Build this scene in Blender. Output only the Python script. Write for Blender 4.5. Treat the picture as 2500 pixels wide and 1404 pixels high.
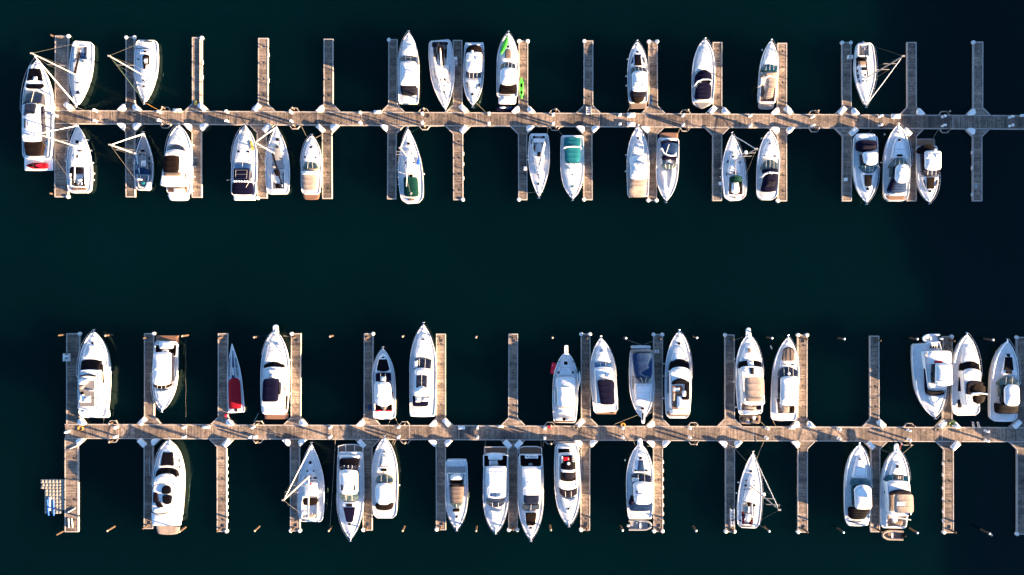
import bpy, math, random
from mathutils import Vector
random.seed(7)
for o in list(bpy.data.objects): bpy.data.objects.remove(o)
scene = bpy.context.scene
R = math.radians
# ---------------------------------------------------------------- camera, sky, sun, exposure
CAMH = 165.0; FPX = 2145.0; CX, CY = 1250.0, 702.0
cam = bpy.data.cameras.new('camera'); cam_ob = bpy.data.objects.new('camera', cam)
scene.collection.objects.link(cam_ob); scene.camera = cam_ob
cam_ob.location = (0, 0, CAMH); cam_ob.rotation_euler = (0, 0, 0)
cam.sensor_width = 36.0; cam.lens = 36.0 * FPX / 2500.0; cam.clip_end = 4000; cam.clip_start = 1
SUN_EL = R(11.0); SUN_SLOPE = 0.31
world = bpy.data.worlds.new("World"); scene.world = world; world.use_nodes = True
wn = world.node_tree.nodes; wl = world.node_tree.links
sky = wn.new('ShaderNodeTexSky'); sky.sky_type = 'NISHITA'; sky.sun_disc = False
sky.sun_elevation = SUN_EL; sky.sun_rotation = math.atan2(1, -SUN_SLOPE)
sky.air_density = 1.0; sky.dust_density = 0.6; sky.ozone_density = 4.0
wl.new(sky.outputs[0], wn['Background'].inputs[0]); wn['Background'].inputs[1].default_value = 0.05
sun = bpy.data.lights.new('sun', 'SUN'); sun_ob = bpy.data.objects.new('sun', sun)
scene.collection.objects.link(sun_ob)
sun.energy = 5.0; sun.angle = R(0.5); sun.color = (1.0, 0.69, 0.40)
sd = Vector((1, -SUN_SLOPE, 0)).normalized() * math.cos(SUN_EL) + Vector((0, 0, math.sin(SUN_EL)))
sun_ob.rotation_euler = sd.to_track_quat('Z', 'Y').to_euler(); sun_ob.location = sd * 150
vs = scene.view_settings; vs.view_transform = 'Standard'; vs.look = 'None'; vs.gamma = 1; vs.use_curve_mapping = False
vs.exposure = 3.45
# ---------------------------------------------------------------- helpers
def unp(px, py, z): s = (CAMH - z) / FPX; return ((px - CX) * s, -(py - CY) * s)
col = scene.collection
def link(o): col.objects.link(o); return o
def mesh_ob(name, vs_, fs, mat, parent=None, smooth=True, ang=32, mats=None, midx=None):
    me = bpy.data.meshes.new(name); me.from_pydata([tuple(v) for v in vs_], [], fs)
    if mats:
        for m in mats: me.materials.append(MAT[m])
    else: me.materials.append(MAT[mat])
    if midx:
        for p, i in zip(me.polygons, midx): p.material_index = i
    me.validate(); 
    if smooth:
        me.shade_smooth(); me.set_sharp_from_angle(angle=R(ang))
    o = bpy.data.objects.new(name, me); link(o)
    if parent: o.parent = parent
    return o
def thing(name, label, cat, loc=(0, 0, 0), group=None):
    o = bpy.data.objects.new(name, None); link(o); o.location = loc; o.empty_display_size = .5
    o['label'] = label; o['category'] = cat
    if group: o['group'] = group
    return o
def tag(o, label, cat, group=None):
    o['label'] = label; o['category'] = cat
    if group: o['group'] = group
    return o
# ---------------------------------------------------------------- materials
MAT = {}
def newmat(key, name, color, rough=.5, spec=.5, metal=0, noise=0, nscale=8, bump=0, bscale=30, isl=0, color2=None):
    m = bpy.data.materials.new(name); m.use_nodes = True; nt = m.node_tree; b = nt.nodes['Principled BSDF']
    b.inputs['Base Color'].default_value = (*color, 1); b.inputs['Roughness'].default_value = rough
    b.inputs['Specular IOR Level'].default_value = spec; b.inputs['Metallic'].default_value = metal
    tc = None; 
    if noise or bump or isl:
        tc = nt.nodes.new('ShaderNodeNewGeometry')
    if noise:
        n = nt.nodes.new('ShaderNodeTexNoise'); n.inputs['Scale'].default_value = nscale; n.inputs['Detail'].default_value = 5
        nt.links.new(tc.outputs['Position'], n.inputs['Vector'])
        mr = nt.nodes.new('ShaderNodeMapRange'); mr.inputs[1].default_value = .3; mr.inputs[2].default_value = .7
        nt.links.new(n.outputs[0], mr.inputs[0])
        mx = nt.nodes.new('ShaderNodeMix'); mx.data_type = 'RGBA'
        c2 = color2 or tuple(c * (1 - noise) for c in color)
        mx.inputs[6].default_value = (*color, 1); mx.inputs[7].default_value = (*c2, 1)
        nt.links.new(mr.outputs[0], mx.inputs[0]); last = mx.outputs[2]
        if isl:
            hs = nt.nodes.new('ShaderNodeMix'); hs.data_type = 'RGBA'; hs.blend_type = 'MULTIPLY'; hs.inputs[0].default_value = 1
            cr = nt.nodes.new('ShaderNodeMapRange'); cr.inputs[3].default_value = 1 - isl; cr.inputs[4].default_value = 1 + isl
            nt.links.new(tc.outputs['Random Per Island'], cr.inputs[0])
            nt.links.new(last, hs.inputs[6]); nt.links.new(cr.outputs[0], hs.inputs[7]); last = hs.outputs[2]
        nt.links.new(last, b.inputs['Base Color'])
    if bump:
        n2 = nt.nodes.new('ShaderNodeTexNoise'); n2.inputs['Scale'].default_value = bscale; n2.inputs['Detail'].default_value = 4
        nt.links.new(tc.outputs['Position'], n2.inputs['Vector'])
        bp = nt.nodes.new('ShaderNodeBump'); bp.inputs['Strength'].default_value = bump; bp.inputs['Distance'].default_value = .1
        nt.links.new(n2.outputs[0], bp.inputs['Height']); nt.links.new(bp.outputs[0], b.inputs['Normal'])
    MAT[key] = m; return m
newmat('W', 'white_gelcoat', (.68, .68, .68), .25, .5, noise=.16, nscale=.9)
newmat('N', 'nonskid_deck', (.54, .55, .565), .6, .3, noise=.22, nscale=1.6, bump=.2, bscale=10)
newmat('GY', 'grey_synthetic_deck', (.14, .135, .145), .7, .3, noise=.2, nscale=3)
newmat('G', 'dark_glass', (.006, .007, .014), .08, .5, noise=.6, nscale=1.4, color2=(.018, .018, .03))
newmat('GG', 'green_tinted_glass', (.010, .035, .045), .06, .6, noise=.6, nscale=1.6, color2=(.08, .085, .06))
newmat('GT', 'teal_glass', (.003, .06, .075), .06, .6, noise=.5, nscale=1.3, color2=(.008, .03, .05))
newmat('GB', 'blue_glass', (.03, .08, .18), .06, .6, noise=.5, nscale=1.3, color2=(.05, .09, .17))
newmat('B', 'black_cushion', (.0015, .0012, .003), .7, .05, noise=.4, nscale=3, color2=(.004, .003, .005), bump=.2, bscale=9)
newmat('BR', 'dark_brown_canvas', (.0055, .0032, .003), .8, .05, noise=.4, nscale=3, color2=(.010, .006, .005), bump=.25, bscale=5)
newmat('DR', 'dark_red_cushion', (.07, .004, .008), .8, .1, noise=.3, nscale=3)
newmat('CH', 'charcoal_canvas', (.012, .011, .018), .8, .05, noise=.35, nscale=3, bump=.3, bscale=5)
newmat('NV', 'navy_canvas', (.0016, .0016, .010), .8, .05, noise=.35, nscale=2.5, color2=(.003, .003, .016), bump=.3, bscale=4)
newmat('BL', 'blue_canvas', (.001, .016, .06), .8, .2, noise=.45, nscale=2.5, color2=(.003, .03, .09), bump=.4, bscale=4)
newmat('TN', 'tan_canvas', (.27, .215, .18), .85, .2, noise=.25, nscale=2.5, bump=.4, bscale=4)
newmat('TD', 'tan_cushion', (.15, .11, .09), .85, .2, noise=.3, nscale=4, bump=.3, bscale=8)
newmat('TL', 'teal_canvas', (.0, .10, .13), .8, .2, noise=.2, nscale=2.5, bump=.4, bscale=4)
newmat('GR', 'green_canvas', (.0, .028, .022), .8, .1, noise=.35, nscale=2.5, bump=.4, bscale=4)
newmat('RD', 'red_canvas', (.24, .0, .008), .75, .2, noise=.2, nscale=2.5, bump=.3, bscale=4)
newmat('RE', 'bright_red_plastic', (.62, .0, .02), .4, .4, noise=.1, nscale=3)
newmat('WC', 'white_canvas', (.64, .635, .64), .85, .2, noise=.16, nscale=1.6, bump=.9, bscale=2.2)
newmat('LG', 'lime_green_plastic', (.04, .40, .025), .4, .4, noise=.12, nscale=3)
newmat('KB', 'bright_blue_plastic', (.01, .08, .45), .4, .4, noise=.1, nscale=3)
newmat('YL', 'yellow_plastic', (.65, .42, .06), .5, .4, noise=.1, nscale=3)
newmat('SM', 'panel_seam_grey', (.16, .17, .19), .7, .2)
newmat('ST', 'stainless_steel', (.62, .62, .64), .25, .5, metal=1)
newmat('AL', 'mast_aluminium', (.34, .32, .31), .45, .4, metal=.2, noise=.1, nscale=2)
newmat('WR', 'rigging_wire', (.09, .085, .075), .5, .3)
newmat('RP', 'mooring_rope', (.22, .19, .15), .9, .1, noise=.3, nscale=8)
newmat('RY', 'orange_hose', (.55, .26, .05), .7, .2)
newmat('RU', 'black_rubber', (.02, .02, .022), .8, .2)
newmat('FN', 'white_fender_vinyl', (.56, .55, .54), .5, .4, noise=.15, nscale=4)
newmat('GV', 'dinghy_hypalon', (.22, .22, .23), .7, .3, noise=.15, nscale=3)
newmat('BX', 'white_dock_box_plastic', (.66, .65, .64), .5, .4, noise=.12, nscale=3)
newmat('PL', 'pile_timber', (.075, .05, .034), .9, .2, noise=.5, nscale=6, bump=.5, bscale=12)
newmat('CB', 'concrete_float', (.30, .28, .26), .9, .2, noise=.4, nscale=3, bump=.3, bscale=8)
newmat('PX', 'drive_on_dock_plastic', (.24, .215, .19), .7, .3, noise=.25, nscale=2.5, bump=.3, bscale=8)
newmat('LF', 'plant_leaf', (.06, .13, .02), .6, .3, noise=.5, nscale=6)
newmat('EB', 'edge_board_timber', (.36, .32, .29), .8, .2, noise=.3, nscale=2.5, bump=.4, bscale=9)
newmat('RF', 'roof_metal', (.32, .33, .34), .5, .4, noise=.2, nscale=.5)
newmat('WB', 'shed_timber', (.35, .30, .25), .85, .2, noise=.3, nscale=.8)
newmat('PK', 'pink_rope', (.45, .12, .18), .8, .2)

def plankmat(key, name, c1, c2, isl, big=.12):
    m = bpy.data.materials.new(name); m.use_nodes = True; nt = m.node_tree; b = nt.nodes['Principled BSDF']
    g = nt.nodes.new('ShaderNodeNewGeometry')
    n = nt.nodes.new('ShaderNodeTexNoise'); n.inputs['Scale'].default_value = big; n.inputs['Detail'].default_value = 8; n.inputs['Roughness'].default_value = .72
    nt.links.new(g.outputs['Position'], n.inputs['Vector'])
    mr = nt.nodes.new('ShaderNodeMapRange'); mr.inputs[1].default_value = .38; mr.inputs[2].default_value = .60
    nt.links.new(n.outputs[0], mr.inputs[0])
    mx = nt.nodes.new('ShaderNodeMix'); mx.data_type = 'RGBA'; mx.inputs[6].default_value = (*c1, 1); mx.inputs[7].default_value = (*c2, 1)
    nt.links.new(mr.outputs[0], mx.inputs[0])
    # fine stain specks
    n3 = nt.nodes.new('ShaderNodeTexNoise'); n3.inputs['Scale'].default_value = 2.6; n3.inputs['Detail'].default_value = 6
    nt.links.new(g.outputs['Position'], n3.inputs['Vector'])
    m3 = nt.nodes.new('ShaderNodeMapRange'); m3.inputs[1].default_value = .35; m3.inputs[2].default_value = .6; m3.inputs[3].default_value = .62; m3.inputs[4].default_value = 1.08
    nt.links.new(n3.outputs[0], m3.inputs[0])
    cr = nt.nodes.new('ShaderNodeMapRange'); cr.inputs[3].default_value = 1 - isl; cr.inputs[4].default_value = 1 + isl
    nt.links.new(g.outputs['Random Per Island'], cr.inputs[0])
    mm = nt.nodes.new('ShaderNodeMath'); mm.operation = 'MULTIPLY'; nt.links.new(cr.outputs[0], mm.inputs[0]); nt.links.new(m3.outputs[0], mm.inputs[1])
    h = nt.nodes.new('ShaderNodeMix'); h.data_type = 'RGBA'; h.blend_type = 'MULTIPLY'; h.inputs[0].default_value = 1
    nt.links.new(mx.outputs[2], h.inputs[6]); nt.links.new(mm.outputs[0], h.inputs[7]); nt.links.new(h.outputs[2], b.inputs['Base Color'])
    b.inputs['Roughness'].default_value = .85; b.inputs['Specular IOR Level'].default_value = .2
    bp = nt.nodes.new('ShaderNodeBump'); bp.inputs['Strength'].default_value = .35; bp.inputs['Distance'].default_value = .05
    nt.links.new(n3.outputs[0], bp.inputs['Height']); nt.links.new(bp.outputs[0], b.inputs['Normal'])
    MAT[key] = m
plankmat('PD', 'weathered_dock_planks', (.22, .168, .134), (.075, .061, .054), .34)
plankmat('PD2', 'paler_dock_planks', (.25, .19, .15), (.095, .076, .066), .32)

def teakmat():
    m = bpy.data.materials.new('teak_decking'); m.use_nodes = True; nt = m.node_tree; b = nt.nodes['Principled BSDF']
    g = nt.nodes.new('ShaderNodeNewGeometry'); w = nt.nodes.new('ShaderNodeTexWave'); w.inputs['Scale'].default_value = 2.6; w.inputs['Distortion'].default_value = .3
    nt.links.new(g.outputs['Position'], w.inputs['Vector'])
    mr = nt.nodes.new('ShaderNodeMapRange'); mr.inputs[1].default_value = .08; mr.inputs[2].default_value = .2; mr.inputs[3].default_value = 0; mr.inputs[4].default_value = 1
    nt.links.new(w.outputs[1], mr.inputs[0])
    n = nt.nodes.new('ShaderNodeTexNoise'); n.inputs['Scale'].default_value = 3; nt.links.new(g.outputs['Position'], n.inputs['Vector'])
    a = nt.nodes.new('ShaderNodeMix'); a.data_type = 'RGBA'; a.inputs[6].default_value = (.17, .075, .04, 1); a.inputs[7].default_value = (.12, .055, .032, 1); nt.links.new(n.outputs[0], a.inputs[0])
    c = nt.nodes.new('ShaderNodeMix'); c.data_type = 'RGBA'; c.inputs[6].default_value = (.07, .045, .03, 1); nt.links.new(mr.outputs[0], c.inputs[0]); nt.links.new(a.outputs[2], c.inputs[7])
    nt.links.new(c.outputs[2], b.inputs['Base Color']); b.inputs['Roughness'].default_value = .7
    MAT['TK'] = m
teakmat()
def hullmat():
    m = bpy.data.materials.new('hull_gelcoat'); m.use_nodes = True; nt = m.node_tree; b = nt.nodes['Principled BSDF']
    g = nt.nodes.new('ShaderNodeNewGeometry'); s = nt.nodes.new('ShaderNodeSeparateXYZ'); nt.links.new(g.outputs['Position'], s.inputs[0])
    cr = nt.nodes.new('ShaderNodeValToRGB'); mr = nt.nodes.new('ShaderNodeMapRange'); mr.inputs[1].default_value = 0; mr.inputs[2].default_value = 1
    nt.links.new(s.outputs[2], mr.inputs[0]); nt.links.new(mr.outputs[0], cr.inputs[0])
    cr.color_ramp.interpolation = 'CONSTANT'; cr.color_ramp.elements[0].color = (.02, .03, .08, 1); cr.color_ramp.elements[0].position = 0
    cr.color_ramp.elements[1].color = (.7, .7, .7, 1); cr.color_ramp.elements[1].position = .12
    nt.links.new(cr.outputs[0], b.inputs['Base Color']); b.inputs['Roughness'].default_value = .2
    MAT['HU'] = m
hullmat()
def watermat():
    m = bpy.data.materials.new('harbour_water'); m.use_nodes = True; nt = m.node_tree; b = nt.nodes['Principled BSDF']
    g = nt.nodes.new('ShaderNodeNewGeometry')
    n = nt.nodes.new('ShaderNodeTexNoise'); n.inputs['Scale'].default_value = .016; n.inputs['Detail'].default_value = 3; nt.links.new(g.outputs['Position'], n.inputs['Vector'])
    mr = nt.nodes.new('ShaderNodeMapRange'); mr.inputs[1].default_value = .35; mr.inputs[2].default_value = .68; nt.links.new(n.outputs[0], mr.inputs[0])
    mx = nt.nodes.new('ShaderNodeMix'); mx.data_type = 'RGBA'; mx.inputs[6].default_value = (.0, .0032, .0044, 1); mx.inputs[7].default_value = (.0, .0046, .0058, 1)
    nt.links.new(mr.outputs[0], mx.inputs[0]); nt.links.new(mx.outputs[2], b.inputs['Base Color'])
    b.inputs['Roughness'].default_value = .08; b.inputs['IOR'].default_value = 1.33; b.inputs['Specular IOR Level'].default_value = .16; b.inputs['Specular Tint'].default_value = (.6, 1, .95, 1); b.subsurface_method = 'BURLEY'; b.inputs['Subsurface Weight'].default_value = 1; b.inputs['Subsurface Radius'].default_value = (1, 1, 1); b.inputs['Subsurface Scale'].default_value = 24
    n2 = nt.nodes.new('ShaderNodeTexNoise'); n2.inputs['Scale'].default_value = 1.3; n2.inputs['Detail'].default_value = 4; nt.links.new(g.outputs['Position'], n2.inputs['Vector'])
    mp = nt.nodes.new('ShaderNodeMapping'); mp.inputs['Scale'].default_value = (.5, 1.2, 1); nt.links.new(g.outputs['Position'], mp.inputs[0]); nt.links.new(mp.outputs[0], n2.inputs['Vector'])
    bp = nt.nodes.new('ShaderNodeBump'); bp.inputs['Strength'].default_value = .5; bp.inputs['Distance'].default_value = .06
    nt.links.new(n2.outputs[0], bp.inputs['Height']); nt.links.new(bp.outputs[0], b.inputs['Normal'])
    MAT['WA'] = m
watermat()
# ---------------------------------------------------------------- mesh builders
class MB:
    def __init__(s): s.v = []; s.f = []
    def add(s, vs_, fs):
        n = len(s.v); s.v += vs_; s.f += [tuple(i + n for i in f) for f in fs]; return s
    def box(s, x0, y0, z0, x1, y1, z1):
        return s.add([(x0, y0, z0), (x1, y0, z0), (x1, y1, z0), (x0, y1, z0), (x0, y0, z1), (x1, y0, z1), (x1, y1, z1), (x0, y1, z1)],
              [(0, 3, 2, 1), (4, 5, 6, 7), (0, 1, 5, 4), (1, 2, 6, 5), (2, 3, 7, 6), (3, 0, 4, 7)])
    def obox(s, cx, cy, z0, z1, lx, ly, a, bev=0.0):
        c, n = math.cos(a), math.sin(a)
        def ring(hx, hy, z): return [(cx + c * x - n * y, cy + n * x + c * y, z) for x, y in ((-hx, -hy), (hx, -hy), (hx, hy), (-hx, hy))]
        if not bev:
            return s.add(ring(lx / 2, ly / 2, z0) + ring(lx / 2, ly / 2, z1), [(0, 3, 2, 1), (4, 5, 6, 7), (0, 1, 5, 4), (1, 2, 6, 5), (2, 3, 7, 6), (3, 0, 4, 7)])
        v = ring(lx / 2, ly / 2, z0) + ring(lx / 2, ly / 2, z1 - bev) + ring(lx / 2 - bev, ly / 2 - bev, z1)
        f = [(0, 3, 2, 1), (8, 9, 10, 11)]
        for k in (0, 4):
            for i in range(4): j = (i + 1) % 4; f.append((k + i, k + j, k + 4 + j, k + 4 + i))
        return s.add(v, f)
    def prism(s, pts, z0, z1, bev=.0):
        n = len(pts); cx = sum(p[0] for p in pts) / n; cy = sum(p[1] for p in pts) / n
        if sum(pts[i][0] * pts[(i + 1) % n][1] - pts[(i + 1) % n][0] * pts[i][1] for i in range(n)) < 0: pts = pts[::-1]
        v = [(x, y, z0) for x, y in pts] + [(x, y, z1 - bev) for x, y in pts]; f = []
        if bev:
            for x, y in pts:
                d = math.hypot(x - cx, y - cy); k = max(0, 1 - bev / max(d, .01)); v.append((cx + (x - cx) * k, cy + (y - cy) * k, z1))
        L = len(v) // n
        for k in range(L - 1):
            for i in range(n): j = (i + 1) % n; f.append((k * n + i, k * n + j, (k + 1) * n + j, (k + 1) * n + i))
        f.append(tuple(range((L - 1) * n, L * n))); f.append(tuple(range(n - 1, -1, -1)))
        return s.add(v, f)
    def tube(s, pts, r, n=6, r2=None):
        pts = [Vector(p) for p in pts]; m = len(pts); v = []; f = []
        for i, p in enumerate(pts):
            d = (pts[min(i + 1, m - 1)] - pts[max(i - 1, 0)]).normalized()
            a = d.cross(Vector((0, 0, 1))); 
            if a.length < .05: a = d.cross(Vector((0, 1, 0)))
            a.normalize(); b = d.cross(a); rr = r if r2 is None else r + (r2 - r) * i / (m - 1)
            for k in range(n):
                t = 2 * math.pi * k / n; q = p + a * math.cos(t) * rr + b * math.sin(t) * rr; v.append(tuple(q))
        for i in range(m - 1):
            for k in range(n): j = (k + 1) % n; f.append((i * n + k, i * n + j, (i + 1) * n + j, (i + 1) * n + k))
        f.append(tuple(range(n - 1, -1, -1))); f.append(tuple(range((m - 1) * n, m * n)))
        return s.add(v, f)
    def lathe(s, cx, cy, prof, n=14):
        v = []; f = []
        for r, z in prof:
            for k in range(n): t = 2 * math.pi * k / n; v.append((cx + r * math.cos(t), cy + r * math.sin(t), z))
        for i in range(len(prof) - 1):
            for k in range(n): j = (k + 1) % n; f.append((i * n + k, i * n + j, (i + 1) * n + j, (i + 1) * n + k))
        f.append(tuple(range(n - 1, -1, -1))); f.append(tuple(range((len(prof) - 1) * n, len(prof) * n)))
        return s.add(v, f)
    def ell(s, c, rx, ry, rz, a=0, n=10, m=6):
        v = []; f = []; ca, sa = math.cos(a), math.sin(a)
        for i in range(m + 1):
            th = math.pi * (i + .02) / (m + .04)
            for k in range(n):
                t = 2 * math.pi * k / n; x = rx * math.sin(th) * math.cos(t); y = ry * math.sin(th) * math.sin(t)
                v.append((c[0] + ca * x - sa * y, c[1] + sa * x + ca * y, c[2] - rz * math.cos(th)))
        for i in range(m):
            for k in range(n): j = (k + 1) % n; f.append((i * n + k, i * n + j, (i + 1) * n + j, (i + 1) * n + k))
        f.append(tuple(range(n - 1, -1, -1))); f.append(tuple(range(m * n, m * n + n)))
        return s.add(v, f)
    def ob(s, name, mat, parent=None, org=None, smooth=True, ang=32):
        v = s.v
        if org: v = [(x - org[0], y - org[1], z - (org[2] if len(org) > 2 else 0)) for x, y, z in v]
        return mesh_ob(name, v, s.f, mat, parent, smooth, ang)

def quadpoly(q, b0, b1, r, nb=7):
    xl0, xr0, y0, xl1, xr1, y1 = q
    def top(u): return (xl0 + (xr0 - xl0) * u, y0 + b0 * (1 - (2 * u - 1) ** 2))
    def bot(u): return (xl1 + (xr1 - xl1) * u, y1 + b1 * (1 - (2 * u - 1) ** 2))
    w0 = max(abs(xr0 - xl0), 1); w1 = max(abs(xr1 - xl1), 1); h = max(abs(y1 - y0), 1)
    r0 = min(r, w0 * .45, h * .45) / w0; r1 = min(r, w1 * .45, h * .45) / w1; rs = min(r, h * .45, w0 * .45, w1 * .45) / h
    P = []
    def bez(a, c, b):
        for t in (.2, .5, .8): P.append(tuple((1 - t) ** 2 * a[i] + 2 * t * (1 - t) * c[i] + t * t * b[i] for i in (0, 1)))
    for i in range(nb): P.append(top(r0 + (1 - 2 * r0) * i / (nb - 1)))
    R0 = (xr0 + (xr1 - xr0) * rs, y0 + (y1 - y0) * rs); R1 = (xr0 + (xr1 - xr0) * (1 - rs), y0 + (y1 - y0) * (1 - rs))
    L0 = (xl0 + (xl1 - xl0) * rs, R0[1]); L1 = (xl0 + (xl1 - xl0) * (1 - rs), R1[1])
    bez(P[-1], (xr0, y0), R0); P.append(R0); P.append(R1); bez(R1, (xr1, y1), bot(1 - r1))
    for i in range(nb): P.append(bot(1 - r1 - (1 - 2 * r1) * i / (nb - 1)))
    bez(P[-1], (xl1, y1), L1); P.append(L1); P.append(L0); bez(L0, (xl0, y0), P[0])
    return P
# ---------------------------------------------------------------- boats
PROF = {
 'motor': [(0, 0), (.02, .10), (.05, .25), (.1, .45), (.16, .62), (.24, .79), (.33, .91), (.43, .98), (.52, 1), (.7, .995), (.85, .97), (1, .93)],
 'round': [(0, 0), (.02, .16), (.05, .32), (.1, .51), (.16, .67), (.24, .82), (.33, .93), (.43, .99), (.52, 1), (.7, .99), (.85, .95), (1, .86)],
 'sail': [(0, 0), (.05, .17), (.12, .36), (.2, .53), (.3, .73), (.4, .88), (.5, .97), (.58, 1), (.68, .99), (.8, .92), (.9, .83), (1, .72)],
 'wide': [(0, 0), (.05, .17), (.12, .37), (.2, .55), (.3, .74), (.4, .88), (.5, .96), (.6, 1), (.75, 1), (.88, .95), (1, .86)],
 'dart': [(0, .03), (.06, .16), (.14, .34), (.25, .58), (.36, .76), (.5, .88), (.7, .95), (.85, .98), (1, 1)],
}
def prof(name, t):
    P = PROF[name]
    for (a, x), (b, y) in zip(P, P[1:]):
        if t <= b: u = (t - a) / (b - a); return x + (y - x) * u
    return P[-1][1]
BOATS = []
class Boat:
    def __init__(s, view, name, label, cat, bow, stern, beam, pr='motor', zs=1.15, bowz=.5, rail=.55, group=None, sround=.10, hullmat='HU', deckmat='N', low=False):
        s.vx, s.vy, s.k = view; s.zs = zs; s.bowz = bowz; s.pr = pr
        zc = zs + .2
        b = unp(*s.px(*bow), zs + bowz); e = unp(*s.px(*stern), zs)
        s.b = Vector(b); s.e = Vector(e); s.ax = (s.e - s.b); s.L = s.ax.length; s.ax.normalize(); s.nx = Vector((-s.ax.y, s.ax.x))
        s.hb = beam / s.k * (CAMH - zc) / FPX / 2; s.sround = sround
        mid = (s.b + s.e) / 2; s.org = (mid.x, mid.y, 0)
        s.root = thing(name, label, cat, (mid.x, mid.y, 0), group); BOATS.append(s)
        s.short = label
        s.build_hull(hullmat, deckmat)
        if not low:
            if rail: s.build_rail(rail)
            s.anchor()
    def px(s, x, y): return (s.vx + x / s.k, s.vy + y / s.k)
    def sheer(s, t): return s.zs + s.bowz * (1 - min(t, 1)) ** 2
    def w(s, t):
        x = prof(s.pr, max(0, min(1, t))) * s.hb
        r_ = .035 + .05 * min(1, s.sround)
        if t > 1 - r_: u = (t - (1 - r_)) / r_; x *= 1 - (.10 + .38 * min(1, s.sround)) * u ** 2.2
        return x
    def at(s, t, off, z): p = s.b + s.ax * (s.L * t) + s.nx * off; return (p.x, p.y, z)
    def build_hull(s, hm, dm):
        T = [0, .01, .025, .045, .07, .1, .14, .18, .23, .28, .34, .4, .48, .56, .64, .72, .8, .87, .92, .95, .965, .98, .99, 1.0]
        n = len(T); lev = [(1, 0, 1, 0), (1.012, .004, 1, -.10), (.985, .012, 1, -.22), (.95, .035, .5, 0), (.90, .06, .0, .06), (.84, .08, 0, -.3), (.3, .14, 0, -.7)]
        V = []; F = []
        inn = .11
        for side in (1, -1):
            base = len(V)
            rows = []
            for t in T:
                z = s.sheer(t); w = s.w(t); row = []
                wi = max(0, w - inn); ti = min(t + .006, 1 - .25 * inn / s.L * 4) if t < .9 else min(t, 1 - inn / s.L)
                row.append(s.at(ti, side * wi, z - .14)); row.append(s.at(ti, side * wi, z))
                for fw, dt, fz, dz in lev:
                    row.append(s.at(dt + (1 - dt - .0) * t, side * w * fw, z * fz + dz))
                rows.append(row)
            m = len(rows[0])
            for row in rows: V += row
            for i in range(n - 1):
                for j in range(m - 1):
                    a = base + i * m + j; q = (a, a + 1, a + m + 1, a + m)
                    F.append(q if side == -1 else q[::-1])
        m = 9; nn = n * m
        a = (n - 1) * m
        for j in range(m - 1): F.append((a + j, a + j + 1, nn + a + j + 1, nn + a + j))
        s.hull = mesh_ob('hull', [(x - s.org[0], y - s.org[1], z) for x, y, z in V], F, hm, s.root, True, 50)
        V = []; F = []; C = 7
        for t in T:
            w = max(0, s.w(t) - inn); ti = min(t + .006, 1) if t < .9 else min(t, 1 - inn / s.L); z = s.sheer(t) - .12
            for c in range(C):
                u = c / (C - 1) * 2 - 1; V.append(s.at(ti, u * (w+.01), z + .15 * (1 - u * u)))
        for i in range(n - 1):
            for c in range(C - 1): a = i * C + c; F.append((a, a + 1, a + C + 1, a + C))
        for sd_ in (1, -1):
            L = [s.at(t, sd_ * max(0, s.w(t) - inn - .03), s.sheer(t) - .085) for t in T[2:-4]]
            MB().tube(L, .035, 4).ob('toe_rail', 'SM', s.root, s.org)
        s.deck = mesh_ob('deck', [(x - s.org[0], y - s.org[1], z) for x, y, z in V], F, dm, s.root, True, 50)
    def build_rail(s, upto):
        pts = []; K = 14
        for side in (1, -1):
            seq = [side * .001 * 0] 
            r = [s.at(.0 + upto * i / K, side * (max(0, s.w(upto * i / K) - .03) + .12 * (1 - i / K)), s.sheer(upto * i / K) + .62 - (.5 if i == K else 0)) for i in range(K + 1)]
            pts.append(r)
        line = pts[0][::-1] + pts[1][1:]
        line = [(x, y, z) for x, y, z in line]
        tip = s.at(-.012, 0, s.sheer(0) + .68); line[K] = tip
        mb = MB().tube(line, .034, 5)
        for side in (0, 1):
            for i in range(2, K, 2):
                x, y, z = pts[side][i]; t = upto * i / K; bx = s.at(t, (1 if side == 0 else -1) * max(0, s.w(t) - .06), s.sheer(t) - .02)
                mb.tube([bx, (x, y, z)], .018, 4)
        mb.ob('bow_rail', 'ST', s.root, s.org)
    def anchor(s):
        a = s.at(-.015, 0, 0); c = s.at(.03, 0, 0); z = s.sheer(0)
        mb = MB().tube([(a[0], a[1], z + .02), (c[0], c[1], z + .08)], .06, 5)
        g = s.at(-.02, .22, z - .05); h = s.at(-.02, -.22, z - .05); mb.tube([g, (a[0], a[1], z + .05), h], .05, 5)
        d = s.at(.06, 0, s.sheer(.06) - .05); MB().tube([d, (d[0], d[1], d[2] + .22)], .11, 8).ob('windlass', 'ST', s.root, s.org)
        mb.ob('anchor', 'ST', s.root, s.org)
    # a moulded block from a px quad (x left/right at y0 and at y1); z0,z1 heights at y0,y1
    def f(s, name, mat, q, b0=0, b1=0, z0=1.6, z1=None, th=None, crown=.05, r=10, bev=.06, m=0, parent=None, mm='W'):
        if z1 is None: z1 = z0
        P = quadpoly(q, b0, b1, r); y0 = q[2]; y1 = q[5]
        big = (q[1] - q[0]) / s.k > 14 and abs(q[5] - q[2]) / s.k > 12
        if name in ('hardtop', 'hardtop_cover') and th is None:
            th = .22; cxq = (q[0] + q[1] + q[3] + q[4]) / 4; cyq = (q[2] + q[5]) / 2; kk = .93
            q2 = tuple((cxq + (v - cxq) * kk) if i in (0, 1, 3, 4) else (cyq + (v - cyq) * .97) for i, v in enumerate(q))
            s.f('cabin_windows', 'G', q2, b0 * .9, b1 * .9, z0 - .2, (z1 if z1 is not None else z0) - .2, None, 0, r, .02)
            q3 = tuple((cxq + (v - cxq) * .985) if i in (0, 1, 3, 4) else v for i, v in enumerate(q))
            s.f('cabin_side', 'W', q3, b0, b1, max(s.zs + .7, z0 - 1.15), None, None, 0, r, .05)
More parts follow.
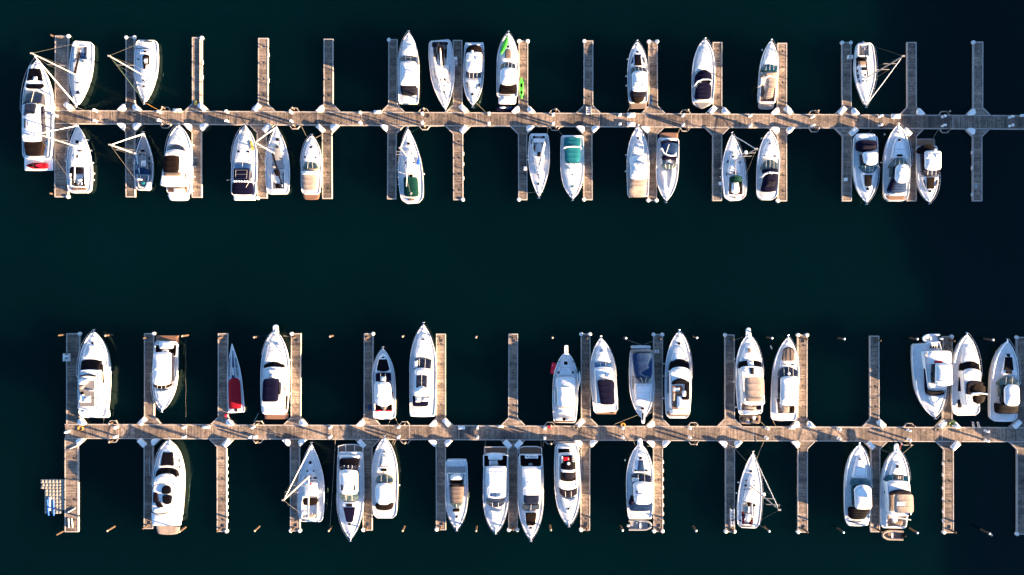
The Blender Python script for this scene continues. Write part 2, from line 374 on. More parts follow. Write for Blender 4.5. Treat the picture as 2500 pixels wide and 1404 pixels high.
        if crown > 0 and mat in ('W', 'N', 'WC') and (q[1] - q[0]) / s.k > 9: crown = crown * 1.5 + .05
        base = min(z0, z1) - th if th else s.zs - .1
        top = []
        for x, y in P:
            v = max(-.2, min(1.2, (y - y0) / (y1 - y0))) if y1 != y0 else 0
            z = z0 + (z1 - z0) * v; top.append((*unp(*s.px(x, y), z), z))
        n = len(top); cx = sum(p[0] for p in top) / n; cy = sum(p[1] for p in top) / n; cz = sum(p[2] for p in top) / n
        V = [(x, y, base if not th else z - th) for x, y, z in top] + [(x, y, z - bev) for x, y, z in top]
        def ring(k, dz): return [(cx + (x - cx) * k, cy + (y - cy) * k, cz + (z - cz) * k + dz) for x, y, z in top]
        rad = min(math.hypot(x - cx, y - cy) for x, y, z in top)
        V += ring(max(.5, 1 - bev / max(rad, .08)), 0) + ring(.72, crown * .5) + ring(.4, crown * .85); V.append((cx, cy, cz + crown))
        F = []
        for L in range(4):
            for i in range(n): j = (i + 1) % n; F.append((L * n + i, (L + 1) * n + i, (L + 1) * n + j, L * n + j))
        for i in range(n): j = (i + 1) % n; F.append((4 * n + i, 5 * n, 4 * n + j))
        F.append(tuple(range(n)))
        o = mesh_ob(name, [(x - s.org[0], y - s.org[1], z) for x, y, z in V], F, mat, parent or s.root, True, 40)
        if name in ('hardtop', 'foredeck_trunk', 'coachroof', 'flybridge', 'deckhouse', 'aft_cabin', 'hardtop_cover', 'flybridge_cover') and big:
            i_ = .30 / max(rad, .6); L = ring(1 - i_, .03 + crown * (1 - (1 - i_) ** 2) * .55)
            MB().tube(L + [L[0]], .026, 4).ob('panel_seam', 'SM', o, s.org)
            y_ = (y0 + y1) / 2; L = []
            for u in (.1, .3, .5, .7, .9):
                xl = (q[0] + q[3]) / 2; xr = (q[1] + q[4]) / 2; z = (z0 + z1) / 2 + crown * (1 - (2 * u - 1) ** 2) * .95 + .012; L.append((*unp(*s.px(xl + (xr - xl) * u, y_ + (b0 + b1) / 2 * (1 - (2 * u - 1) ** 2) * .3), z), z))
            MB().tube(L, .022, 4).ob('panel_seam', 'SM', o, s.org)
        if m:
            for k in range(1, m + 1):
                mb = MB()
                u = k / (m + 1); e0 = 1 - (2 * u - 1) ** 2
                p0 = (q[0] + (q[1] - q[0]) * u, y0 + b0 * e0); p1 = (q[3] + (q[4] - q[3]) * u, y1 + b1 * e0)
                L = []
                for v in (0, .25, .5, .75, 1):
                    z = z0 + (z1 - z0) * v + crown * .9 * (1 - (2 * v - 1) ** 2) + .015; L.append((*unp(*s.px(p0[0] + (p1[0] - p0[0]) * v, p0[1] + (p1[1] - p0[1]) * v), z), z))
                mb.tube(L, .024, 5).ob('mullion', mm, o, s.org)
        return o
    # canvas cover: a patch sagging between its hoops
    def c(s, name, mat, q, b0=0, b1=0, z0=3, z1=None, n=3, crown=.18, skirt=None, sag=.05, cr=.12, parent=None, slab=False):
        if z1 is None: z1 = z0
        NU, NV = 12, max(8, n * 6); xl0, xr0, y0, xl1, xr1, y1 = q; V = []; F = []
        for i in range(NV + 1):
            v = i / NV; nar = 1 - cr * abs(2 * v - 1) ** 8
            for j in range(NU + 1):
                u = j / NU; uu = .5 + (u - .5) * nar
                x = (xl0 + (xr0 - xl0) * uu) * (1 - v) + (xl1 + (xr1 - xl1) * uu) * v
                e = 1 - (2 * u - 1) ** 2; y = (y0 + b0 * e) * (1 - v) + (y1 + b1 * e) * v
                z = z0 + (z1 - z0) * v + crown * (1 - abs(2 * u - 1) ** 3) - sag * abs(math.sin(math.pi * n * v)) * (.4 + .6 * e)
                V.append((*unp(*s.px(x, y), z), z))
        W = NU + 1
        for i in range(NV):
            for j in range(NU): a = i * W + j; F.append((a, a + W, a + W + 1, a + 1))
        bd = list(range(W)) + [i * W + NU for i in range(1, NV + 1)] + [NV * W + j for j in range(NU - 1, -1, -1)] + [i * W for i in range(NV - 1, 0, -1)]
        base = len(V); zb = skirt if skirt is not None else s.zs + .1
        for k in bd: x, y, z = V[k]; V.append((x, y, z - .08 if slab else zb))
        for k in range(len(bd)): j = (k + 1) % len(bd); F.append((bd[k], bd[j], base + j, base + k))
        if slab: F.append(tuple(base + k for k in range(len(bd) - 1, -1, -1)))
        o = mesh_ob(name, [(x - s.org[0], y - s.org[1], z) for x, y, z in V], F, mat, parent or s.root, True, 60)
        mb = MB()
        for h in range(n + 1):
            v = h / n; i = min(NV, max(0, round(v * NV)))
            mb.tube([(x, y, z + .012) for x, y, z in V[i * W:(i + 1) * W]], .022, 4)
        if slab:
            for i in (0, NV):
                for j in (0, NU): x, y, z = V[i * W + j]; mb.tube([(x, y, s.zs), (x, y, z - .02)], .025, 4)
        mb.ob('cover_hoop', mat, o, s.org)
        return o
    def well(s, q, b0=0, b1=0, mat='TK', h=.38, r=14, wmat='W', wd=.2):
        P = quadpoly(q, b0, b1, r, 6); zt = s.zs + h
        top = [unp(*s.px(x, y), zt) for x, y in P]; n = len(top); cx = sum(p[0] for p in top) / n; cy = sum(p[1] for p in top) / n
        def sc(d): return [(cx + (x - cx) * max(.3, 1 - d / math.hypot(x - cx, y - cy)), cy + (y - cy) * max(.3, 1 - d / math.hypot(x - cx, y - cy))) for x, y in top]
        R0 = [(x, y, s.zs - .1) for x, y in top]; R1 = [(x, y, zt - .04) for x, y in top]; R2 = [(x, y, zt) for x, y in sc(.04)]; R3 = [(x, y, zt) for x, y in sc(wd)]; R4 = [(x, y, s.zs + .03) for x, y in sc(wd)]
        V = R0 + R1 + R2 + R3 + R4; F = []
        for L in range(4):
            for i in range(n): j = (i + 1) % n; F.append((L * n + i, (L + 1) * n + i, (L + 1) * n + j, L * n + j))
        mesh_ob('coaming', [(x - s.org[0], y - s.org[1], z) for x, y, z in V], F, wmat, s.root, True, 35)
        return mesh_ob('cockpit_floor', [(x - s.org[0], y - s.org[1], z) for x, y, z in R4], [tuple(range(n))], mat, s.root, False)
    def dome(s, x, y, r, z, h=.3, mat='W', name='radar_dome'):
        z0 = z - h; X, Y = unp(*s.px(x, y), z); rr = r / s.k / 13
        return MB().lathe(X, Y, [(rr * .8, z0), (rr, z0 + .05), (rr, z0 + h * .6), (rr * .8, z0 + h * .9), (rr * .3, z0 + h)]).ob(name, mat, s.root, s.org)
    def disc(s, x, y, r, z, mat='B', name='deck_hatch'):
        X, Y = unp(*s.px(x, y), z); rr = r / s.k / 13
        return MB().lathe(X, Y, [(rr, z - .12), (rr, z - .02), (rr * .88, z)], 12).ob(name, mat, s.root, s.org)
    def hatch(s, x, y, w, h, z, mat='G', name='deck_hatch'):
        o = s.f(name, mat, (x - w / 2, x + w / 2, y - h / 2, x - w / 2, x + w / 2, y + h / 2), 0, 0, z, th=.12, crown=.01, r=3, bev=.03)
        return o
    def marks(s, a, e, n, z, w, h, mat='CH', name='name_lettering'):
        mb = MB()
        for i in range(n):
            u = (i + .5) / n; j = random.uniform(-.12, .12)
            x, y = unp(*s.px(a[0] + (e[0] - a[0]) * u, a[1] + (e[1] - a[1]) * u), z); k = random.uniform(.55, 1)
            mb.box(x - w * k / 2, y - h / 2 + j * h, z, x + w * k / 2, y + h / 2 + j * h, z + .01)
        o = mb.ob(name, mat, s.root, s.org, smooth=False); o['kind'] = 'stuff'; return o
    def bar(s, pts, z, rad, mat='W', name='radar_arch', legs=True):
        L = [(*unp(*s.px(x, y), z), z) for x, y in pts]; mb = MB().tube(L, rad, 8)
        if legs:
            for e in (L[0], L[-1]): mb.tube([(e[0], e[1], s.zs), e], rad * .8, 6)
        return mb.ob(name, mat, s.root, s.org)
    def wires(s, pts, rad=.02, mat='WR', name='rigging_wire'):
        L = [(*unp(*s.px(x, y), z), z) for x, y, z in pts]
        return MB().tube(L, rad, 4).ob(name, mat, s.root, s.org)
    def wheel(s, x, y, r, z):
        X, Y = unp(*s.px(x, y), z); rr = r / s.k / 13; mb = MB(); K = 16
        mb.tube([(X + rr * math.cos(6.2832 * i / K), Y + rr * math.sin(6.2832 * i / K), z) for i in range(K + 1)], .035, 5)
        for i in range(3): a = i * 2.094; mb.tube([(X - rr * math.cos(a), Y - rr * math.sin(a), z), (X + rr * math.cos(a), Y + rr * math.sin(a), z)], .02, 4)
        mb.tube([(X, Y, s.zs), (X, Y, z)], .08, 6)
        return mb.ob('steering_wheel', 'ST', s.root, s.org)
    # mast standing on px base, its top seen at px tip
    def mast(s, base, tip, rad=.13, spreaders=(.42, .68), splen=1.6, boom=None, boomr=.16, bmat='WC', genoa=True, backstay=True, radar=None, top_gear=True):
        zb = s.zs + .5; bx, by = unp(*s.px(*base), zb)
        tp = s.px(*tip); rt = math.hypot(tp[0] - CX, tp[1] - CY); rw = math.hypot(bx, by); h = CAMH - FPX * rw / rt
        s.mh = h; B = (bx, by)
        mb = MB().tube([(bx, by, zb - .6), (bx, by, h)], rad, 8, rad * .7); mb.tube([(bx, by, h), (bx, by, h + .5)], .02, 4)
        mb.box(bx - .25, by - .12, h - .02, bx + .25, by + .12, h + .05)
        mb.ob('mast', 'AL', s.root, s.org)
        nx = s.nx; tops = []
        for q, k in zip(spreaders, (1, .75)):
            z = zb + (h - zb) * q; sp = splen * k
            MB().tube([(bx - nx.x * sp, by - nx.y * sp, z), (bx, by, z + .05), (bx + nx.x * sp, by + nx.y * sp, z)], .045, 5).ob('spreader', 'AL', s.root, s.org); tops.append((sp, z))
        for sd_ in (1, -1):
            ch = s.at(.5, sd_ * (s.w(.5) - .15), s.sheer(.5)); t = ((Vector((bx, by)) - s.b).dot(s.ax)) / s.L
            ch = s.at(t + .01, sd_ * (s.w(t) - .12), s.sheer(t)); L = [ch] + [(bx + sd_ * nx.x * sp, by + sd_ * nx.y * sp, z) for sp, z in tops] + [(bx, by, h - .3)]
            MB().tube(L, .012, 4).ob('shroud', 'WR', s.root, s.org)
        bow = s.at(.02, 0, s.sheer(0))
        if genoa:
            MB().tube([bow, (bow[0] + (bx - bow[0]) * .04, bow[1] + (by - bow[1]) * .04, bow[2] + (h - bow[2]) * .04), (bow[0] + (bx - bow[0]) * .5, bow[1] + (by - bow[1]) * .5, bow[2] + (h - bow[2]) * .5), (bx + (bow[0] - bx) * .04, by + (bow[1] - by) * .04, h - .3 - (h - bow[2]) * .04)], .12 if genoa is True else genoa, 7, .07).ob('furled_headsail', 'WC', s.root, s.org)
        MB().tube([bow, (bx, by, h - .2)], .018, 4).ob('forestay', 'WR', s.root, s.org)
        if backstay:
            MB().tube([s.at(.99, 0, s.zs), (bx, by, h)], .018, 4).ob('backstay', 'WR', s.root, s.org)
        if boom:
            zz = zb + 1.1; e = unp(*s.px(*boom), zz); d = Vector((e[0] - bx, e[1] - by)); 
            o = MB().tube([(bx + d.x * .02, by + d.y * .02, zz), (e[0], e[1], zz)], .09, 7).ob('boom', 'AL', s.root, s.org)
            K = 10; L = [(bx + d.x * (.03 + .9 * i / K), by + d.y * (.03 + .9 * i / K), zz + .16 - .01 * i + .02 * math.sin(i * 2)) for i in range(K + 1)]
            MB().tube(L, boomr, 7, boomr * .6).ob('sail_cover', bmat, s.root, s.org)
        if radar:
            z = zb + (h - zb) * radar; q = (bx + s.ax.x * -.45, by + s.ax.y * -.45)
            MB().lathe(q[0], q[1], [(.2, z - .05), (.3, z), (.32, z + .12), (.2, z + .22)]).ob('radar_dome', 'W', s.root, s.org)
    def fenders(s, lst, short):
        names = ['nearest the bow', 'second from the bow', 'third from the bow', 'fourth from the bow', 'fifth from the bow', 'sixth from the bow']
        L = []
        for x, y in lst:
            X, Y = unp(*s.px(x, y), .5); d = Vector((X, Y)) - s.b; t = max(.08, min(.97, d.dot(s.ax) / s.L)); off = d.dot(s.nx); L.append((t, 1 if off > 0 else -1))
        for side in (1, -1):
            g = sorted(t for t, sd_ in L if sd_ == side)
            for i, t in enumerate(g):
                p = s.at(t, side * (s.w(t) + .13), .55); wx = 'right' if s.nx.x * side > 0 else 'left'
                nth = names[i] if len(g) > 1 else 'the only one there'
                mb = MB().ell((0, 0, 0), .15, .15, .38, 0, 8, 6); mb.tube([(0, 0, .3), (-s.nx.x * side * .12, -s.nx.y * side * .12, s.sheer(t) - .55)], .02, 4)
                o = mb.ob('fender', 'FN'); o.location = p
                tag(o, 'white fender on %s side of %s, %s' % (wx, short, nth), 'fender', 'fenders hanging on moored boats')
V1 = (20, 60, 6.381); V2 = (20, 270, 6.104); V3 = (330, 60, 6.382); V4 = (380, 260, 5.85); V5 = (680, 260, 5.616); V6 = (940, 60, 6.105)
V7 = (1250, 260, 5.615); V8 = (1400, 60, 6.105); V9 = (1520, 280, 5.952); V10 = (1820, 70, 6.25); V11 = (2020, 280, 5.208); V13 = (90, 790, 5.2)
V14 = (500, 780, 5.014); V15 = (80, 1040, 5.015); V16 = (860, 770, 5.014); V17 = (680, 1040, 4.68); V18 = (1060, 1050, 4.8425); V19 = (1320, 790, 5.015)
V20 = (1480, 1040, 5.013); V21 = (1740, 780, 5.014); V22 = (1740, 1050, 5.014); V23 = (2040, 1050, 4.841); V24 = (2200, 790, 5.013); V25 = (220, 290, 7.02); V26 = (30, 130, 4.683)
# ================= upper walkway, north side
b = Boat(V26, 'motor_yacht', 'largest white motor yacht, alone outside the left end of the upper walkway', 'motor yacht', (280, 66), (278, 1200), 352, zs=1.5, bowz=.7)
b.f('foredeck_trunk', 'W', (185, 330, 150, 135, 375, 420), -30, 0, 1.9, 2.3, r=25)
b.f('sunpad', 'B', (192, 318, 176, 165, 352, 314), -4, 0, 2.12, 2.25, th=.2, r=10)
b.f('pad_table', 'W', (235, 280, 266, 235, 280, 314), 0, 0, 2.4, th=.3, r=5)
b.f('forward_seat', 'B', (145, 368, 352, 165, 345, 404), 0, 4, 2.4, th=.3, r=22)
b.f('windshield', 'G', (150, 345, 462, 112, 322, 578), -26, -22, 2.5, 3.5, m=1, r=14)
b.f('hardtop', 'W', (118, 310, 590, 108, 330, 1000), -22, 12, 3.9, 3.9, crown=.12, r=20)
b.f('sunroof_panel', 'G', (138, 272, 582, 126, 258, 716), -8, -6, 4.06, th=.12, r=4)
for x in (133, 164, 195, 226): b.f('roof_louvre', 'G', (x, x + 21, 748, x, x + 21, 858), 0, 0, 4.06, th=.12, r=2)
b.dome(128, 948, 22, 4.5); b.dome(205, 935, 16, 4.4); b.dome(250, 945, 12, 4.3)
b.c('cockpit_awning', 'BR', (128, 345, 1020, 152, 322, 1166), -40, 0, 2.9, 2.6, n=2)
b.f('aft_seat', 'W', (140, 350, 1172, 150, 370, 1206), 0, 0, 1.9, r=8)
b.f('swim_platform', 'W', (136, 466, 1196, 138, 462, 1340), 0, 3, .55, th=.3, r=12, crown=.0)
b.f('side_window', 'G', (338, 352, 600, 345, 356, 700), 0, 0, 2.7, th=.4, r=4)
M1 = b
b = Boat(V1, 'sailing_yacht', 'top-left sailing yacht, bow down, brown-covered boom, mast leaning above the largest motor yacht', 'sailing yacht', (1065, 1275), (1165, 262), 362, 'wide', zs=1.0, bowz=.35, sround=.4)
b.f('coachroof', 'W', (1010, 1230, 560, 1030, 1130, 1120), 0, 20, 1.7, 1.5, r=30)
b.well((1040, 1240, 330, 1020, 1235, 560), 0, 0, 'GY', .3); b.f('cockpit_cushion', 'BL', (1120, 1190, 440, 1110, 1190, 530), 0, 0, 1.15, th=.1)
b.hatch(1082, 1058, 52, 48, 1.62); b.hatch(1080, 908, 34, 22, 1.74); b.hatch(1028, 567, 30, 22, 1.8); b.hatch(1158, 570, 24, 20, 1.8)
b.mast((1088, 800), (405, 370), boom=(1125, 400), bmat='BR', boomr=.24, genoa=.16, spreaders=(.5,))
b.f('stern_seat', 'W', (1000, 1060, 280, 990, 1060, 330), 0, 0, 1.5); b.fenders([(940, 560), (940, 700), (940, 900)], 'the top-left sailing yacht')
b = Boat(V3, 'sailing_yacht', 'white sailing yacht with dark horseshoe cockpit and thin green stay line', 'sailing yacht', (145, 1225), (180, 240), 372, 'wide', zs=1.0, bowz=.35, sround=.4)
b.f('coachroof', 'W', (70, 290, 380, 90, 200, 900), 0, 20, 1.6, 1.45, r=40)
b.f('cockpit_seat_pad', 'BR', (112, 222, 480, 110, 215, 625), -14, 0, 1.78, r=26, th=.2); b.f('companionway', 'B', (120, 165, 620, 125, 160, 692), 0, 0, 1.75, th=.2, r=5)
b.f('cockpit_floor', 'GY', (130, 200, 520, 135, 195, 610), -8, 0, 1.84, th=.2, r=10); b.dome(155, 560, 26, 2.1, .25, name='cockpit_table')
b.bar([(0, 380), (100, 372), (200, 378), (245, 430)], 1.5, .06, 'NV', 'mainsheet_traveller', False)
b.hatch(152, 418, 36, 30, 1.8, 'B'); b.hatch(42, 537, 26, 26, 1.3); b.hatch(128, 868, 36, 24, 1.55); b.hatch(128, 962, 40, 28, 1.45)
b.mast((128, 795), (-395, 470), genoa=False, spreaders=(.55,)); b.wires([(-385, 480, b.mh - 1), (150, 1215, 1.4)], .05, 'GR', 'green_stay_line')
b.f('stern_rail_pad', 'B', (130, 260, 250, 130, 260, 268), 0, 0, 1.3, th=.15)
b = Boat(V6, 'flybridge_cruiser', 'white cruiser bow-out with long white cover and charcoal aft canopy', 'motor cruiser', (350, 112), (350, 1170), 318, zs=1.4, bowz=.6)
b.f('foredeck_trunk', 'W', (275, 440, 240, 250, 470, 470), -30, 0, 1.95, 2.2, r=30)
b.f('foredeck_cover', 'WC', (290, 420, 290, 280, 430, 400), 0, 0, 2.3, 2.4, th=.3, crown=.2)
b.f('windshield', 'G', (228, 464, 478, 230, 460, 552), 0, -22, 2.4, 3.1, m=2, r=6)
b.f('flybridge_cover', 'WC', (230, 455, 552, 222, 478, 895), -14, 8, 3.7, 3.6, crown=.22, r=20); b.f('cover_seam', 'WC', (228, 452, 765, 228, 452, 775), 0, 0, 3.84, th=.1, r=2)
b.c('cockpit_canopy', 'CH', (225, 465, 890, 232, 475, 1030), 10, 10, 3.0, 2.7, n=3)
b.f('swim_platform', 'W', (200, 495, 1050, 200, 490, 1178), 0, 4, .7, th=.4, r=14, crown=.0)
b = Boat(V6, 'sailing_yacht', 'large white sailing yacht, bow down, with dark boom awning and stern seat pads', 'sailing yacht', (905, 1275), (815, 232), 372, 'wide', zs=1.15, bowz=.35, sround=.25)
b.f('coachroof', 'W', (715, 955, 600, 800, 900, 960), 0, 25, 1.75, 1.55, r=40)
b.well((695, 940, 245, 730, 925, 600), -8, 0, 'GY', .35)
for q in ((728, 755, 380, 755, 778, 500), (893, 920, 362, 890, 918, 430), (890, 916, 440, 888, 912, 492)): b.f('cockpit_cushion', 'BR', q, 0, 0, 1.6, th=.2, r=4)
for q in ((700, 765, 268, 700, 765, 330), (785, 850, 262, 785, 850, 300), (868, 938, 262, 868, 938, 300)): b.f('stern_seat_pad', 'CH', q, 0, 0, 1.6, th=.2, r=5)
b.f('side_window', 'G', (718, 724, 620, 745, 755, 800), 0, 0, 1.72, th=.1, r=3); b.f('side_window', 'G', (962, 968, 610, 955, 963, 750), 0, 0, 1.72, th=.1, r=3)
b.hatch(816, 828, 26, 38, 1.85); b.hatch(888, 818, 40, 36, 1.85); b.hatch(826, 922, 22, 20, 1.75); b.hatch(900, 915, 22, 20, 1.75); b.disc(880, 1004, 14, 1.6)
b.f('boom_awning', 'BR', (775, 872, 325, 825, 880, 612), -8, 0, 2.5, 2.4, th=.5, r=14)
b.mast((862, 880), (775, 480), boom=(822, 350), bmat='WC', boomr=.2, genoa=.14)
b = Boat(V6, 'express_cruiser', 'white hardtop cruiser, bow down, with two black deck windows, left of the paddleboard cruiser', 'motor cruiser', (1308, 1215), (1330, 290), 308, zs=1.25)
b.f('swim_platform', 'W', (1195, 1468, 264, 1190, 1468, 420), 4, 0, .55, th=.35, r=14, crown=0)
b.f('foredeck_trunk', 'W', (1205, 1440, 790, 1270, 1350, 1080), 0, 40, 2.0, 1.8, r=30)
b.f('sun_canopy', 'BR', (1215, 1445, 340, 1192, 1460, 470), -40, -20, 2.7, 2.9, r=40, crown=.2)
b.f('cockpit_seat', 'TD', (1262, 1330, 375, 1262, 1330, 405), 0, 0, 2.95, th=.1)
b.f('hardtop', 'W', (1210, 1445, 420, 1215, 1440, 700), -16, 16, 3.3, 3.2, r=30, crown=.14)
b.f('sunroof_panel', 'N', (1222, 1310, 460, 1222, 1310, 545), 0, 0, 3.45, th=.1, r=4); b.f('sunroof_panel', 'N', (1325, 1420, 460, 1325, 1420, 545), 0, 0, 3.45, th=.1, r=4)
b.f('windshield', 'G', (1205, 1430, 690, 1202, 1428, 780), 26, 26, 3.0, 2.3, m=3, r=6)
b.f('deck_window', 'B', (1205, 1228, 862, 1238, 1243, 968), 0, 0, 2.1, th=.1, r=3); b.f('deck_window', 'B', (1395, 1418, 880, 1383, 1388, 968), 0, 0, 2.1, th=.1, r=3)
b.hatch(1305, 1040, 38, 28, 2.0, 'B'); b.dome(1300, 395, 16, 3.4)
b = Boat(V6, 'flybridge_cruiser', 'white cruiser, bow up, with a lime green paddleboard on its foredeck', 'motor cruiser', (1838, 118), (1820, 1080), 328, zs=1.35)
b.f('foredeck_trunk', 'W', (1770, 1930, 290, 1725, 1945, 590), -50, 0, 1.9, 2.15, r=30)
b.f('sunpad', 'TD', (1790, 1880, 372, 1785, 1885, 505), -8, 4, 2.2, 2.25, th=.2, r=28)
b.disc(1835, 328, 18, 2.15); b.disc(1892, 510, 16, 2.15)
b.f('windshield', 'G', (1740, 1945, 590, 1720, 1945, 660), -28, -20, 2.4, 3.1, m=3, r=12)
b.f('hardtop', 'W', (1722, 1950, 662, 1712, 1952, 880), -24, 24, 3.5, crown=.16, r=44)
b.c('cockpit_canopy', 'BR', (1715, 1955, 880, 1690, 1962, 1010), 16, 6, 2.9, 2.7, n=2)
b.f('aft_deck', 'N', (1690, 1958, 1015, 1690, 1950, 1180), 0, 6, .95, th=.5, r=22, crown=0); b.f('aft_cover', 'WC', (1715, 1930, 1050, 1720, 1900, 1140), 0, 4, 1.35, 1.2, th=.3, crown=.12)
M7 = b
b = Boat(V8, 'flybridge_cruiser', 'white cruiser with a large black foredeck pad and brown aft canopy', 'motor cruiser', (950, 250), (965, 1160), 305, zs=1.35)
b.f('foredeck_trunk', 'W', (895, 1020, 400, 860, 1075, 640), -40, 0, 1.9, 2.15, r=30)
b.hatch(955, 412, 36, 30, 2.0, 'B'); b.f('sunpad', 'B', (910, 1003, 447, 910, 1022, 610), 0, 0, 2.15, 2.3, th=.25, r=5)
b.f('deck_window', 'B', (884, 890, 480, 858, 888, 582), 0, 0, 2.1, th=.1, r=3); b.f('deck_window', 'B', (1036, 1042, 480, 1048, 1070, 575), 0, 0, 2.1, th=.1, r=3)
b.f('windshield', 'G', (865, 1070, 645, 872, 1085, 710), -14, -20, 2.5, 3.1, m=3, r=8)
b.f('hardtop', 'W', (876, 1088, 712, 872, 1100, 985), -26, 14, 3.5, crown=.15, r=26)
b.f('sunroof_panel', 'N', (885, 980, 850, 885, 980, 940), 0, 0, 3.66, th=.1, r=3); b.f('sunroof_panel', 'N', (1000, 1085, 850, 1000, 1090, 940), 0, 0, 3.66, th=.1, r=3)
b.c('cockpit_canopy', 'CH', (850, 1100, 990, 868, 1070, 1080), 8, 0, 2.9, 2.8, n=2); b.c('cockpit_canopy_curtain', 'BR', (868, 1060, 1080, 872, 1045, 1135), 4, 24, 2.7, 2.2, n=1)
b.f('swim_platform', 'TD', (830, 1100, 1110, 835, 1095, 1250), 0, 0, .6, th=.35, r=18, crown=0)
b.fenders([(800, 520), (792, 772), (797, 912)], 'the cruiser with black foredeck pad'); M9 = b
b = Boat(V8, 'express_cruiser', 'white express cruiser with two rounded navy canvas covers', 'motor cruiser', (1962, 218), (1925, 1215), 345, 'round', zs=1.2, sround=1.2)
b.f('foredeck_trunk', 'W', (1895, 2010, 380, 1820, 2070, 700), -60, 0, 1.85, 2.1, r=40)
b.disc(1950, 418, 26, 1.95, 'N'); b.disc(1880, 590, 26, 2.0, 'N'); b.disc(2008, 600, 14, 2.0, 'N')
b.c('windshield_cover', 'NV', (1830, 2062, 730, 1822, 2066, 860), -56, -52, 2.4, 2.9, n=2, crown=.2)
b.bar([(1815, 900), (1850, 850), (1930, 815), (2020, 818), (2066, 840)], 3.4, .13, 'W')
b.c('cockpit_cover', 'NV', (1850, 2060, 905, 1815, 2050, 1100), -62, 4, 2.9, 2.5, n=4, crown=.2)
b.f('transom_seat', 'W', (1800, 2070, 1095, 1800, 2060, 1150), 0, 0, 1.7, r=16)
b.f('swim_platform', 'GY', (1800, 2060, 1155, 1850, 1985, 1225), 0, 28, 1.25, th=.1, r=24, crown=0)
b = Boat(V10, 'express_cruiser', 'white express cruiser with tan canvas and teal windscreen', 'motor cruiser', (395, 180), (325, 1130), 292, zs=1.15)
b.f('foredeck_trunk', 'W', (330, 430, 290, 265, 480, 550), -50, 0, 1.75, 2.0, r=30); b.disc(308, 478, 22, 1.95, 'N'); b.disc(440, 485, 20, 1.95, 'N')
b.f('windshield', 'GT', (262, 492, 575, 250, 490, 640), -40, -8, 2.1, 2.7, m=3, r=22)
b.well((252, 492, 630, 215, 450, 1130), 0, 0, 'TD', .45)
b.f('helm_seat', 'TN', (265, 350, 620, 262, 345, 655), 0, 0, 1.9, r=8)
b.f('helm_cover', 'TN', (262, 490, 665, 255, 490, 725), -8, 0, 2.6, crown=.15, r=20)
b.bar([(235, 860), (290, 755), (360, 720), (490, 755)], 3.3, .14, 'W')
b.c('bimini', 'TN', (320, 490, 775, 315, 480, 900), -20, 0, 3.1, 3.0, n=2, slab=True, crown=.2)
b.c('aft_cover', 'TN', (325, 445, 905, 285, 415, 1050), 0, 8, 2.0, 1.8, n=6, crown=.12)
b.f('swim_platform', 'GV', (195, 440, 1140, 205, 430, 1215), 0, 16, .6, th=.35, r=26, crown=0); b.f('platform_mat', 'GY', (230, 408, 1158, 232, 402, 1212), 0, 4, .66, th=.1, r=8)
b = Boat(V10, 'sailing_yacht', 'lone white sailing yacht at top right, bow down, mast leaning right over open water', 'sailing yacht', (1842, 1185), (1820, 215), 340, 'sail', zs=1.1, bowz=.4, sround=.5, rail=.95)
b.f('coachroof', 'W', (1715, 1935, 540, 1760, 1890, 830), 0, 20, 1.75, 1.6, r=40)
b.well((1715, 1905, 230, 1715, 1900, 430), 0, 0, 'GY', .35, wd=.3); b.f('cockpit_sole', 'TN', (1780, 1868, 310, 1780, 1866, 430), 0, 0, 1.25, th=.1)
b.wheel(1812, 250, 42, 2.0)
b.c('spray_hood', 'B', (1712, 1860, 432, 1735, 1850, 485), 0, 0, 2.3, 2.4, n=1); b.f('hood_window', 'TD', (1730, 1860, 490, 1735, 1855, 545), 0, 8, 2.2, 1.9, r=10)
b.hatch(1815, 612, 78, 48, 1.85, 'BR'); b.hatch(1830, 706, 26, 32, 1.8, 'BR'); b.hatch(1805, 797, 20, 20, 1.75, 'B'); b.hatch(1857, 797, 20, 20, 1.75, 'B')
for q in ((1700, 1710, 510, 1700, 1710, 570), (1704, 1714, 620, 1706, 1716, 665), (1712, 1722, 690, 1720, 1730, 750), (1735, 1744, 790, 1740, 1749, 815)): b.f('portlight', 'NV', q, 0, 0, 1.6, th=.3, r=2)
b.f('stern_locker', 'BL', (1775, 1812, 185, 1775, 1812, 210), 0, 0, 1.7, th=.3)
b.mast((1830, 760), (2405, 410), genoa=.09, boom=(1815, 300), bmat='NV', boomr=.1)
# ================= upper walkway, south side
b = Boat(V2, 'sailing_yacht', 'white sailing yacht, bow up, whose mast leans across the largest motor yacht', 'sailing yacht', (1035, 205), (1060, 1225), 378, 'wide', zs=1.1, bowz=.35, sround=.6)
b.f('coachroof', 'W', (960, 1110, 520, 920, 1160, 820), -50, 0, 1.5, 1.75, r=30)
b.well((905, 1145, 830, 925, 1150, 1130), -20, 0, 'CH', .4, wd=.25); b.f('companionway', 'B', (912, 1105, 860, 912, 1100, 940), -16, 0, 1.7, th=.4, r=18)
b.f('cockpit_table', 'W', (1020, 1090, 1020, 1030, 1095, 1050), 0, 0, 1.7, th=.2); b.f('helm_seat', 'BR', (975, 1145, 1095, 975, 1145, 1128), 0, 0, 1.6, th=.3, r=5); b.wheel(1060, 1080, 38, 1.9)
b.f('transom_step', 'TK', (930, 1175, 1155, 940, 1165, 1185), 0, 0, 1.25, th=.1)
b.hatch(1025, 466, 44, 42, 1.6, 'B'); b.hatch(1065, 600, 50, 28, 1.75); b.hatch(1020, 684, 40, 40, 1.85)
b.mast((1050, 548), (425, 344), boom=(985, 1075), bmat='WC', boomr=.13, genoa=.1, spreaders=(.5,))
b.fenders([(1175, 440), (1230, 598), (1262, 780), (1268, 938), (1265, 1035)], 'the first south-side sailing yacht')
